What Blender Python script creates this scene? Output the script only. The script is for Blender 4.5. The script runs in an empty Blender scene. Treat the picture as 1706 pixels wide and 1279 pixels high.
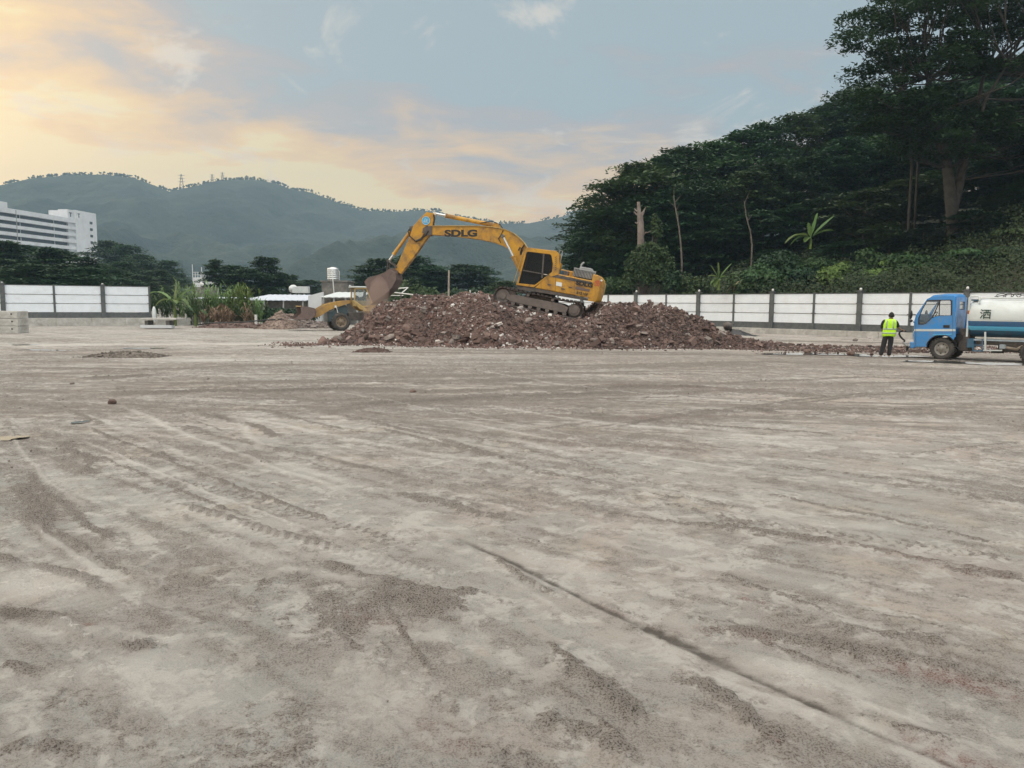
import bpy, bmesh, math, random
import numpy as np
from mathutils import Vector, Matrix
R_ = math.radians
SC = bpy.context.scene
COL = SC.collection

# ---------------------------------------------------------------- camera
CAM_H = 1.88
PITCH, ROLL, FPX = R_(5.95), R_(0.4), 1280.0
F_ = Vector((0, math.cos(PITCH), -math.sin(PITCH)))
R0 = Vector((1, 0, 0)); U0 = Vector((0, math.sin(PITCH), math.cos(PITCH)))
CR = R0 * math.cos(ROLL) + U0 * math.sin(ROLL)
CU = U0 * math.cos(ROLL) - R0 * math.sin(ROLL)
cam_data = bpy.data.cameras.new("camera")
cam = bpy.data.objects.new("camera", cam_data); COL.objects.link(cam)
cam.matrix_world = Matrix(((CR.x, CU.x, -F_.x, 0), (CR.y, CU.y, -F_.y, 0), (CR.z, CU.z, -F_.z, CAM_H), (0, 0, 0, 1)))
cam_data.sensor_width = 36; cam_data.lens = 36 * FPX / 1706
cam_data.clip_start = 0.1; cam_data.clip_end = 9000
SC.camera = cam

def ray(px, py):
    return F_ + CR * ((px - 853) / FPX) + CU * ((639.5 - py) / FPX)
def P(px, py, Y):
    r = ray(px, py); return Vector((0, 0, CAM_H)) + r * (Y / r.y)
def G(px, py, z=0.0):
    r = ray(px, py); return Vector((0, 0, CAM_H)) + r * ((z - CAM_H) / r.z)

# ---------------------------------------------------------------- world
SUN_AZ, SUN_EL = R_(-40), R_(11)      # azimuth from +Y, negative = to the left
W = bpy.data.worlds.new("World"); SC.world = W; W.use_nodes = True
nt = W.node_tree; nt.nodes.clear()
def N(t, **k):
    n = nt.nodes.new(t)
    for a, b in k.items():
        if a.startswith('i_'):
            n.inputs[a[2:].replace('_', ' ')].default_value = b
        else: setattr(n, a, b)
    return n
def Mth(op, a, b=None, c=None, clamp=False):
    n = nt.nodes.new('ShaderNodeMath'); n.operation = op; n.use_clamp = clamp
    for i, v in enumerate((a, b, c)):
        if v is None: continue
        if hasattr(v, 'is_linked'): nt.links.new(v, n.inputs[i])
        else: n.inputs[i].default_value = v
    return n.outputs[0]
def Ramp(fac, stops, interp='LINEAR'):
    n = nt.nodes.new('ShaderNodeValToRGB'); cr = n.color_ramp; cr.interpolation = interp
    while len(cr.elements) < len(stops): cr.elements.new(0.5)
    for e, (p, c) in zip(cr.elements, stops):
        e.position = p; e.color = (*c, 1) if len(c) == 3 else c
    nt.links.new(fac, n.inputs[0]); return n.outputs[0]
def MixC(f, a, b, mode='MIX'):
    n = nt.nodes.new('ShaderNodeMix'); n.data_type = 'RGBA'; n.blend_type = mode
    for s, v in ((0, f), (6, a), (7, b)):
        if hasattr(v, 'is_linked'): nt.links.new(v, n.inputs[s])
        elif s == 0: n.inputs[s].default_value = v
        else: n.inputs[s].default_value = (*v, 1)
    return n.outputs[2]
def lin(r, g, b):
    f = lambda v: (v / 255 / 12.92) if v / 255 <= .04045 else ((v / 255 + .055) / 1.055) ** 2.4
    return (f(r), f(g), f(b))
def Noise(vec, scale, detail=4, rough=.55, dist=0.0, w=None):
    n = nt.nodes.new('ShaderNodeTexNoise')
    if vec is not None: nt.links.new(vec, n.inputs['Vector'])
    n.inputs['Scale'].default_value = scale; n.inputs['Detail'].default_value = detail
    n.inputs['Roughness'].default_value = rough; n.inputs['Distortion'].default_value = dist
    return n.outputs['Fac']
def Mapping(vec, scale=(1, 1, 1), rot=(0, 0, 0), loc=(0, 0, 0)):
    n = nt.nodes.new('ShaderNodeMapping'); nt.links.new(vec, n.inputs[0])
    n.inputs['Scale'].default_value = scale; n.inputs['Rotation'].default_value = rot; n.inputs['Location'].default_value = loc
    return n.outputs[0]

tc = N('ShaderNodeTexCoord'); dirv = tc.outputs['Generated']
sep = N('ShaderNodeSeparateXYZ'); nt.links.new(dirv, sep.inputs[0])
ax, ay, az = sep.outputs
zc = Mth('MAXIMUM', az, 0.0)
# a layer of cloud seen in perspective: project the direction on a plane overhead
den = Mth('ADD', zc, 0.16)
cu_, cv_ = Mth('DIVIDE', ax, den), Mth('DIVIDE', ay, den)
cmb = N('ShaderNodeCombineXYZ'); nt.links.new(cu_, cmb.inputs[0]); nt.links.new(cv_, cmb.inputs[1])
cl = cmb.outputs[0]
n1 = Noise(Mapping(cl, (1.0, 1.6, 1), (0, 0, R_(18)), (3.1, 0.7, 0)), 1.15, 9, .60, .45)
n2 = Noise(Mapping(cl, (1, 1.2, 1), (0, 0, R_(-25)), (8.3, 2.7, 4)), 3.2, 5, .55, .5)
side = Mth('MULTIPLY', Mth('ADD', ax, 0.10), -1.0)
back = Mth('MULTIPLY', Mth('LESS_THAN', ay, 0.0), -0.6)
warm = Mth('ADD', Mth('MULTIPLY', Mth('SUBTRACT', 0.36, zc), 3.6), side)
warm = Mth('ADD', warm, Mth('MULTIPLY', Mth('SUBTRACT', n1, 0.5), 1.9))
warm = Mth('ADD', warm, Mth('MULTIPLY', Mth('SUBTRACT', n2, 0.5), 1.1))
g1 = Mth('POWER', Mth('DIVIDE', Mth('ADD', ax, .14), .30), 2.0); g2 = Mth('POWER', Mth('DIVIDE', Mth('SUBTRACT', az, .285), .07), 2.0)
warm = Mth('SUBTRACT', warm, Mth('MULTIPLY', Mth('EXPONENT', Mth('MULTIPLY', Mth('ADD', g1, g2), -1.0)), .55))
lg = N('ShaderNodeMapRange', interpolation_type='SMOOTHSTEP'); nt.links.new(zc, lg.inputs[0]); lg.inputs[1].default_value = .21; lg.inputs[2].default_value = .08; lg.inputs[4].default_value = .30
warm = Mth('ADD', warm, lg.outputs[0])
warm = Mth('ADD', warm, back, clamp=True)
deck = Ramp(warm, [(0.0, lin(168, 183, 191)), (0.14, lin(176, 179, 184)), (0.32, lin(190, 181, 181)), (0.46, lin(214, 191, 172)),
                   (0.70, lin(243, 205, 160)), (0.88, lin(253, 217, 160)), (1.0, lin(255, 234, 180))])
# small sunlit wisps
n3 = Noise(Mapping(cl, (1, 1, 1), (0, 0, R_(30)), (1.3, 6.1, 2)), 2.3, 7, .62, .8)
wis = Ramp(n3, [(0.54, (0, 0, 0)), (0.68, (1, 1, 1))], 'EASE')
deck = MixC(Mth('MULTIPLY', wis, 0.7), deck, lin(238, 226, 212))
sky = N('ShaderNodeTexSky', sky_type='NISHITA', sun_disc=False, sun_elevation=SUN_EL, sun_rotation=SUN_AZ, air_density=1.4, dust_density=3.0)
skyc = MixC(1.0, sky.outputs[0], (0.1, 0.1, 0.1), 'MULTIPLY')
zn = N('ShaderNodeMapRange', interpolation_type='SMOOTHSTEP'); nt.links.new(az, zn.inputs[0]); zn.inputs[1].default_value = .36; zn.inputs[2].default_value = .75
deck = MixC(zn.outputs[0], deck, (.55, .515, .47))
allc = MixC(0.9, skyc, deck)
# cloud deck set brighter overhead, out of view, to lift the light below
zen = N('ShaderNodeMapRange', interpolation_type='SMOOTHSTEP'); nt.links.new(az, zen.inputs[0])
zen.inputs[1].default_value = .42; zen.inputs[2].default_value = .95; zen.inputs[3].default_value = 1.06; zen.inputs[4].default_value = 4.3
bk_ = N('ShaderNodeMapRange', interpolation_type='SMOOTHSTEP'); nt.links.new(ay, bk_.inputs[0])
bk_.inputs[1].default_value = .35; bk_.inputs[2].default_value = -.5; bk_.inputs[3].default_value = 1.0; bk_.inputs[4].default_value = 2.1  # sky behind the camera raised as added light for surfaces facing it
low = N('ShaderNodeMapRange', interpolation_type='SMOOTHSTEP'); nt.links.new(zc, low.inputs[0]); low.inputs[1].default_value = .27; low.inputs[2].default_value = .06
allc = MixC(low.outputs[0], allc, MixC(1.0, allc, (1.12, 1.02, .94), 'MULTIPLY'))
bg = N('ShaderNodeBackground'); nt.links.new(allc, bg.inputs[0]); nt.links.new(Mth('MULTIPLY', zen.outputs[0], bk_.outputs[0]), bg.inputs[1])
wo = N('ShaderNodeOutputWorld'); nt.links.new(bg.outputs[0], wo.inputs[0])

sd = bpy.data.lights.new("sun", 'SUN'); sd.energy = 0.9; sd.angle = R_(14); sd.color = (1, .82, .62)
sun = bpy.data.objects.new("sun", sd); COL.objects.link(sun)
to_sun = Vector((math.sin(R_(-62)) * math.cos(R_(26)), math.cos(R_(-62)) * math.cos(R_(26)), math.sin(R_(26))))
sun.rotation_euler = to_sun.to_track_quat('Z', 'Y').to_euler()

SC.view_settings.view_transform = 'Standard'; SC.view_settings.look = 'None'
SC.view_settings.exposure = 0.0; SC.view_settings.gamma = 1
SC.render.engine = 'CYCLES'
SC.cycles.use_denoising = True
SC.cycles.max_bounces = 6; SC.cycles.diffuse_bounces = 3; SC.cycles.glossy_bounces = 3
SC.cycles.transmission_bounces = 6; SC.cycles.transparent_max_bounces = 12; SC.cycles.volume_bounces = 0

# ---------------------------------------------------------------- helpers
def tag(o, label=None, cat=None, group=None, kind=None):
    if label: o['label'] = label
    if cat: o['category'] = cat
    if group: o['group'] = group
    if kind: o['kind'] = kind
    return o
def empty(name, loc=(0, 0, 0), rot=(0, 0, 0), label=None, cat=None, group=None):
    o = bpy.data.objects.new(name, None); COL.objects.link(o)
    o.location = loc; o.rotation_euler = rot; o.empty_display_size = .2
    return tag(o, label, cat, group)
def copy_tree(o, parent=None):
    c = o.copy(); COL.objects.link(c); c.parent = parent
    for ch in KIDS.get(o.name, []):
        copy_tree(ch, c)
    return c
KIDS = {}
def link_mesh(name, me, mat, parent=None):
    o = bpy.data.objects.new(name, me); COL.objects.link(o)
    for m in (mat if isinstance(mat, (list, tuple)) else [mat]): me.materials.append(m)
    if parent is not None:
        o.parent = parent; KIDS.setdefault(parent.name, []).append(o)
    return o
def np_mesh(name, v, f, smooth=False):
    v = np.asarray(v, dtype=np.float32); f = np.asarray(f, dtype=np.int32); k = f.shape[1]
    me = bpy.data.meshes.new(name)
    me.vertices.add(len(v)); me.vertices.foreach_set('co', v.ravel())
    me.loops.add(f.size); me.loops.foreach_set('vertex_index', f.ravel())
    me.polygons.add(len(f)); me.polygons.foreach_set('loop_start', np.arange(0, f.size, k, dtype=np.int32))
    me.polygons.foreach_set('use_smooth', np.full(len(f), smooth))
    me.update(calc_edges=True)
    return me

class MB:
    """collects shapes, builds ONE mesh object"""
    def __init__(s, M=None): s.v = []; s.f = []; s.sm = []; s.M = M or Matrix.Identity(4)
    def add(s, vs, fs, smooth=False):
        b = len(s.v); s.v += [tuple(s.M @ Vector(p)) for p in vs]
        s.f += [tuple(b + i for i in f) for f in fs]; s.sm += [smooth] * len(fs); return s
    def box(s, c, d, rot=None):
        hx, hy, hz = d[0] / 2, d[1] / 2, d[2] / 2
        q = [Vector((x, y, z)) for x in (-hx, hx) for y in (-hy, hy) for z in (-hz, hz)]
        if rot is not None: q = [rot @ p for p in q]
        c = Vector(c)
        return s.add([p + c for p in q], [(0, 1, 3, 2), (4, 6, 7, 5), (0, 4, 5, 1), (2, 3, 7, 6), (0, 2, 6, 4), (1, 5, 7, 3)])
    def bar(s, a, b, w, t=None, up=(0, 0, 1)):
        a, b = Vector(a), Vector(b); t = t or w; d = (b - a); L = d.length; d = d / L
        u = Vector(up); x = d.cross(u)
        if x.length < 1e-4: x = d.cross(Vector((0, 1, 0)))
        x.normalize(); y = x.cross(d)
        R = Matrix((x, y, d)).transposed()
        return s.box((a + b) / 2, (w, t, L), R)
    def tube(s, pts, r, n=8, caps=True):
        pts = [Vector(p) for p in pts]; rs = r if isinstance(r, (list, tuple)) else [r] * len(pts)
        vs = []; prev = None
        for i, p in enumerate(pts):
            d = (pts[min(i + 1, len(pts) - 1)] - pts[max(i - 1, 0)]).normalized()
            if prev is None:
                x = d.cross(Vector((0, 0, 1)))
                if x.length < 1e-3: x = d.cross(Vector((0, 1, 0)))
            else: x = prev - d * prev.dot(d)
            x.normalize(); y = d.cross(x); prev = x
            for k in range(n):
                a = 2 * math.pi * k / n; vs.append(p + (x * math.cos(a) + y * math.sin(a)) * rs[i])
        fs = []
        for i in range(len(pts) - 1):
            for k in range(n):
                fs.append((i * n + k, i * n + (k + 1) % n, (i + 1) * n + (k + 1) % n, (i + 1) * n + k))
        s.add(vs, fs, True)
        if caps:
            s.add(vs[:n], [tuple(range(n))[::-1]]); s.add(vs[-n:], [tuple(range(n))])
        return s
    def cyl(s, a, b, r, n=16): return s.tube([a, b], r, n)
    def prism(s, poly, y0, y1, plane='xz'):
        """poly in x,z extruded along y"""
        n = len(poly)
        g = (lambda p, y: (p[0], y, p[1])) if plane == 'xz' else ((lambda p, y: (p[0], p[1], y)) if plane == 'xy' else (lambda p, y: (y, p[0], p[1])))
        vs = [g(p, y0) for p in poly] + [g(p, y1) for p in poly]
        fs = [tuple(range(n)), tuple(range(2 * n - 1, n - 1, -1))]
        fs += [(i, i + n, (i + 1) % n + n, (i + 1) % n) for i in range(n)]
        return s.add(vs, fs)
    def loft(s, rings, closed=True, caps=True, smooth=True):
        n = len(rings[0]); vs = [p for r in rings for p in r]; fs = []
        for i in range(len(rings) - 1):
            for k in range(n if closed else n - 1):
                fs.append((i * n + k, i * n + (k + 1) % n, (i + 1) * n + (k + 1) % n, (i + 1) * n + k))
        s.add(vs, fs, smooth)
        if caps:
            s.add(rings[0], [tuple(range(n))[::-1]]); s.add(rings[-1], [tuple(range(n))])
        return s
    def ball(s, c, r, n=10, m=7):
        r = r if isinstance(r, (tuple, list)) else (r, r, r); c = Vector(c)
        rings = []
        for i in range(m + 1):
            t = math.pi * (i + .02) / (m + .04)
            rings.append([c + Vector((r[0] * math.sin(t) * math.cos(2 * math.pi * k / n), r[1] * math.sin(t) * math.sin(2 * math.pi * k / n), r[2] * math.cos(t))) for k in range(n)])
        return s.loft(rings)
    def build(s, name, mat, parent=None, bevel=0, solid=0):
        me = bpy.data.meshes.new(name); me.from_pydata(s.v, [], s.f)
        me.polygons.foreach_set('use_smooth', s.sm); me.update()
        bm = bmesh.new(); bm.from_mesh(me); bmesh.ops.recalc_face_normals(bm, faces=bm.faces); bm.to_mesh(me); bm.free()
        o = link_mesh(name, me, mat, parent)
        if solid:
            m = o.modifiers.new('s', 'SOLIDIFY'); m.thickness = solid; m.offset = 0
        if bevel:
            m = o.modifiers.new('b', 'BEVEL'); m.width = bevel; m.segments = 2; m.limit_method = 'ANGLE'; m.angle_limit = R_(35)
        return o

def text_mesh(name, txt, size, M, mat, parent, depth=.006, bold=0.0, sx=1.0):
    cu = bpy.data.curves.new(name, 'FONT'); cu.body = txt; cu.size = size; cu.extrude = depth; cu.offset = bold
    cu.align_x = 'CENTER'; cu.align_y = 'CENTER'
    t = bpy.data.objects.new(name + '_t', cu); COL.objects.link(t)
    dg = bpy.context.evaluated_depsgraph_get(); me = bpy.data.meshes.new_from_object(t.evaluated_get(dg))
    bpy.data.objects.remove(t)
    me.transform(M @ Matrix.Diagonal((sx, 1, 1, 1)))
    me.name = name; me.materials.clear()
    return link_mesh(name, me, mat, parent)

from mathutils.geometry import tessellate_polygon
def panel_mb(outer, holes, y0, y1, axis='xz', mb=None):
    """flat panel with openings: outer and holes are lists of 2-D points"""
    loops = [outer] + holes; pts = [p for l in loops for p in l]; tri = tessellate_polygon([[Vector((p[0], p[1], 0)) for p in l] for l in loops])
    g = (lambda p, y: (p[0], y, p[1])) if axis == 'xz' else (lambda p, y: (y, p[0], p[1]))
    n = len(pts); mb = mb or MB(); vs = [g(p, y0) for p in pts] + [g(p, y1) for p in pts]; fs = [tuple(t) for t in tri] + [tuple(i + n for i in t[::-1]) for t in tri]
    b = 0
    for l in loops:
        m_ = len(l); fs += [(b + i, b + (i + 1) % m_, b + (i + 1) % m_ + n, b + i + n) for i in range(m_)]; b += m_
    mb.add(vs, fs); return mb

# numpy value noise
def _h(x, y, s):
    h = (x.astype(np.int64) * 374761393 + y.astype(np.int64) * 668265263 + s * 1442695041) & 0xffffffff
    h = ((h ^ (h >> 13)) * 1274126177) & 0xffffffff
    h = ((h ^ (h >> 16)) * 2246822519) & 0xffffffff
    return ((h ^ (h >> 15)) & 0xffffff) / float(0xffffff)
def vn(x, y, s=0):
    xi, yi = np.floor(x), np.floor(y); u, v = x - xi, y - yi
    u = u * u * (3 - 2 * u); v = v * v * (3 - 2 * v)
    a, b, c, d = _h(xi, yi, s), _h(xi + 1, yi, s), _h(xi, yi + 1, s), _h(xi + 1, yi + 1, s)
    return (a * (1 - u) + b * u) * (1 - v) + (c * (1 - u) + d * u) * v
def fbm(x, y, s=0, o=4, g=.5):
    t = 0; a = 1; n = 0
    for i in range(o):
        t = t + a * vn(x * 2 ** i + 17.3 * i, y * 2 ** i - 9.1 * i, s + i); n += a; a *= g
    return t / n
def sst(x, a, b):
    t = np.clip((x - a) / (b - a), 0, 1); return t * t * (3 - 2 * t)

# ---------------------------------------------------------------- materials
def newmat(name):
    global nt
    m = bpy.data.materials.new(name); m.use_nodes = True; nt = m.node_tree
    b = nt.nodes['Principled BSDF']; return m, b
def setc(b, s, v):
    if hasattr(v, 'is_linked'): nt.links.new(v, b.inputs[s])
    else: b.inputs[s].default_value = (*v, 1) if isinstance(v, tuple) and len(v) == 3 else v
def bump(b, h, strength=.5, dist=.02):
    n = nt.nodes.new('ShaderNodeBump'); n.inputs['Strength'].default_value = strength; n.inputs['Distance'].default_value = dist
    nt.links.new(h, n.inputs['Height']); nt.links.new(n.outputs[0], b.inputs['Normal'])
def objco():
    return nt.nodes.new('ShaderNodeTexCoord').outputs['Object']
def pmat(name, c, c2=None, scale=3, rough=.6, metal=0, dirt=None, dscale=2.5, damt=.5, bmp=0.0, bscale=30, lo=.4, hi=.65, coat=0, rand=0.0):
    """paint-like: base colour varied with c2, patches of dirt colour, light bump"""
    m, b = newmat(name); co = objco(); col = c
    f = Noise(co, scale, 5, .6, .3)
    if c2: col = MixC(Ramp(f, [(.35, (0, 0, 0)), (.65, (1, 1, 1))]), c, c2)
    if dirt:
        d = Noise(co, dscale, 7, .7, .6)
        fac = Mth('MULTIPLY', Ramp(d, [(lo, (0, 0, 0)), (hi, (1, 1, 1))]), damt)
        col = MixC(fac, col, dirt)
        rr = Mth('ADD', Mth('MULTIPLY', fac, .4), rough, clamp=True); setc(b, 'Roughness', rr)
    else: b.inputs['Roughness'].default_value = rough
    if rand:
        oi = nt.nodes.new('ShaderNodeObjectInfo')
        v = Mth('ADD', Mth('MULTIPLY', oi.outputs['Random'], rand), 1 - rand / 2)
        hs = nt.nodes.new('ShaderNodeHueSaturation'); nt.links.new(v, hs.inputs['Value'])
        if hasattr(col, 'is_linked'): nt.links.new(col, hs.inputs['Color'])
        else: hs.inputs['Color'].default_value = (*col, 1)
        col = hs.outputs[0]
    setc(b, 'Base Color', col); b.inputs['Metallic'].default_value = metal
    if coat: b.inputs['Coat Weight'].default_value = coat
    if bmp: bump(b, Noise(co, bscale, 5, .6), bmp, .01)
    return m
def leafmat(name, c, c2, rand=.35, trans=.25):
    m, b = newmat(name); co = objco()
    f = Noise(co, .9, 4, .6); col = MixC(Ramp(f, [(.38, (0, 0, 0)), (.62, (1, 1, 1))]), c, c2)
    f2 = Noise(co, 7, 3, .6); col = MixC(Mth('MULTIPLY', f2, .5), col, tuple(x * 1.7 for x in c2))
    oi = nt.nodes.new('ShaderNodeObjectInfo'); hs = nt.nodes.new('ShaderNodeHueSaturation')
    nt.links.new(Mth('ADD', Mth('MULTIPLY', oi.outputs['Random'], rand), 1 - rand / 2), hs.inputs['Value'])
    nt.links.new(Mth('ADD', Mth('MULTIPLY', oi.outputs['Random'], .05), .475), hs.inputs['Hue'])
    nt.links.new(col, hs.inputs['Color']); setc(b, 'Base Color', hs.outputs[0]); b.inputs['Roughness'].default_value = .55
    b.inputs['Specular IOR Level'].default_value = .3
    tr = nt.nodes.new('ShaderNodeBsdfTranslucent'); nt.links.new(hs.outputs[0], tr.inputs[0])
    mx = nt.nodes.new('ShaderNodeMixShader'); mx.inputs[0].default_value = trans
    out = nt.nodes['Material Output']; nt.links.new(b.outputs[0], mx.inputs[1]); nt.links.new(tr.outputs[0], mx.inputs[2]); nt.links.new(mx.outputs[0], out.inputs[0])
    return m
def glassmat(name, tint=(.75, .82, .85), rough=.03, alpha=.35, spec=.5):
    m, b = newmat(name); b.inputs['Base Color'].default_value = (*tint, 1); b.inputs['Roughness'].default_value = rough
    b.inputs['Alpha'].default_value = alpha; b.inputs['Specular IOR Level'].default_value = spec; return m
DUST = (.30, .25, .21)
M = {}
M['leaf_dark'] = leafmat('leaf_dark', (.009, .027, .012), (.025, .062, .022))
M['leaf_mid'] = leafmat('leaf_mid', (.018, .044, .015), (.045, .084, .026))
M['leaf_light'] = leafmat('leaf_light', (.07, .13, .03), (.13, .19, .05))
M['leaf_banana'] = leafmat('leaf_banana', (.07, .13, .035), (.13, .20, .065), trans=.35)
M['leaf_reed'] = leafmat('leaf_reed', (.08, .14, .045), (.15, .21, .08), trans=.3)
M['leaf_dry'] = leafmat('leaf_dry', (.16, .12, .07), (.22, .17, .1))
M['bark'] = pmat('bark', (.10, .085, .07), (.17, .145, .12), 2.5, .9, bmp=.6, bscale=12)
M['bark_dark'] = pmat('bark_dark', (.035, .031, .027), (.065, .058, .05), 2.5, .9, bmp=.6, bscale=12)
M['bark_pale'] = pmat('bark_pale', (.24, .20, .17), (.36, .31, .26), 2.0, .9, bmp=.6, bscale=10)
M['concrete'] = pmat('concrete', (.50, .49, .46), (.40, .39, .36), 2.2, .85, dirt=(.20, .18, .15), damt=.5, bmp=.5, bscale=25)
M['concrete_dark'] = pmat('concrete_dark', (.16, .15, .14), (.22, .21, .19), 2.2, .9, dirt=(.08, .075, .07), damt=.6)
M['white_panel'] = pmat('white_panel', (.76, .81, .86), (.71, .76, .81), 1.5, .35, dirt=(.42, .40, .36), dscale=1.6, damt=.3, lo=.5, hi=.8)
M['post_grey'] = pmat('post_grey', (.055, .065, .07), (.075, .085, .09), 3, .5, dirt=(.2, .19, .17), dscale=4, damt=.35)
M['cap_white'] = pmat('cap_white', (.6, .6, .58), None, 3, .5)
M['yellow'] = pmat('yellow', (.57, .295, .018), (.47, .23, .018), 1.2, .42, dirt=(.16, .10, .06), dscale=1.9, damt=.9, lo=.43, hi=.66, bmp=.15)
M['yellow_pale'] = pmat('yellow_pale', (.50, .36, .12), (.42, .27, .07), 1.5, .5, dirt=(.20, .15, .11), dscale=2.5, damt=.7)
M['steel_dark'] = pmat('steel_dark', (.035, .034, .034), (.06, .055, .05), 3, .55, dirt=(.17, .13, .11), dscale=5, damt=.7)
M['track'] = pmat('track', (.05, .043, .04), (.09, .075, .066), 4, .6, dirt=(.16, .12, .10), dscale=6, damt=.75, bmp=.3, metal=.3)
M['track_dust'] = pmat('track_dust', (.15, .125, .11), (.11, .09, .08), 3, .8, dirt=(.21, .17, .15), dscale=4, damt=.7, bmp=.3)
M['bucket_steel'] = pmat('bucket_steel', (.15, .105, .09), (.09, .07, .065), 3, .6, dirt=(.24, .17, .15), dscale=3, damt=.7, metal=.2, bmp=.3)
M['chrome'] = pmat('chrome', (.58, .59, .59), None, 3, .25, metal=.7)
M['black'] = pmat('black', (.012, .012, .013), None, 3, .45)
M['rubber'] = pmat('rubber', (.022, .022, .022), (.035, .034, .032), 4, .8, dirt=(.14, .12, .105), dscale=5, damt=.6, bmp=.3)
M['rim'] = pmat('rim', (.30, .29, .27), (.20, .19, .17), 5, .6, dirt=(.13, .10, .07), dscale=6, damt=.6)
M['rim_dark'] = pmat('rim_dark', (.22, .16, .10), (.14, .11, .08), 5, .6)
M['blue'] = pmat('blue', (.022, .235, .60), (.02, .205, .53), 1, .32, dirt=(.16, .19, .22), dscale=2.4, damt=.5, coat=.2, lo=.46, hi=.62)
M['teal_frame'] = pmat('teal_frame', (.03, .07, .09), (.05, .085, .10), 2, .6, dirt=(.13, .11, .09), damt=.6)
M['blue_dark'] = pmat('blue_dark', (.02, .10, .19), (.03, .13, .22), 2, .45, dirt=(.12, .12, .12), damt=.5)
M['blue_tank'] = pmat('blue_tank', (.02, .11, .26), (.015, .09, .22), 2, .35, dirt=(.10, .12, .13), damt=.4)
M['blue_line'] = pmat('blue_line', (.10, .42, .66), None, 2, .35)
M['white_paint'] = pmat('white_paint', (.60, .64, .64), (.52, .56, .56), 1.4, .4, dirt=(.36, .34, .30), dscale=1.5, damt=.45, lo=.5, hi=.8)
M['grey_metal'] = pmat('grey_metal', (.38, .39, .39), (.30, .31, .31), 4, .5, dirt=(.15, .13, .12), damt=.5)
M['red'] = pmat('red', (.42, .03, .025), (.3, .04, .03), 3, .5, dirt=(.5, .27, .03), dscale=9, damt=.8)
M['glass_dark'] = glassmat('glass_dark', (.005, .010, .017), .08, .66, .14)
M['glass'] = glassmat('glass', (.30, .35, .36), .04, .22)
M['window_dark'] = pmat('window_dark', (.035, .045, .05), (.06, .07, .075), 3, .2)
M['seat'] = pmat('seat', (.03, .03, .035), (.05, .05, .05), 5, .8)
M['wall_white'] = pmat('wall_white', (.62, .64, .66), (.56, .58, .60), .15, .8, dirt=(.4, .41, .42), dscale=.3, damt=.4)
M['roof_blue'] = pmat('roof_blue', (.55, .60, .68), (.46, .51, .58), 1.5, .45, dirt=(.3, .3, .3), damt=.4)
M['wood'] = pmat('wood', (.3, .25, .2), (.2, .17, .13), 5, .8)
M['char_green'] = pmat('char_green', (.012, .04, .03), None, 3, .5)
M['decal_blue'] = pmat('decal_blue', (.06, .34, .60), (.08, .40, .66), 9, .4)
M['decal_white'] = pmat('decal_white', (.68, .70, .68), None, 4, .5)
# ================================================================ GROUND
# far-reaching sheet, finely divided in front of the camera
rows = [-400, -120, -40, -15, -6, -2, 0, 1.2, 2.0]
y = 2.6
while y < 75: rows.append(y); y *= 1.0052
for k in range(28): rows.append(y); y *= 1.18
rows = np.array(rows)
us = np.concatenate([[-60, -12, -4, -1.6, -1.0], np.linspace(-.74, .74, 780), [1.0, 1.6, 4, 12, 60]])
UU, YY = np.meshgrid(us, rows)
WW = np.maximum(YY, 0) + 1.2 + np.abs(np.minimum(YY, 0)) * .05
XX = UU * WW
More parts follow.
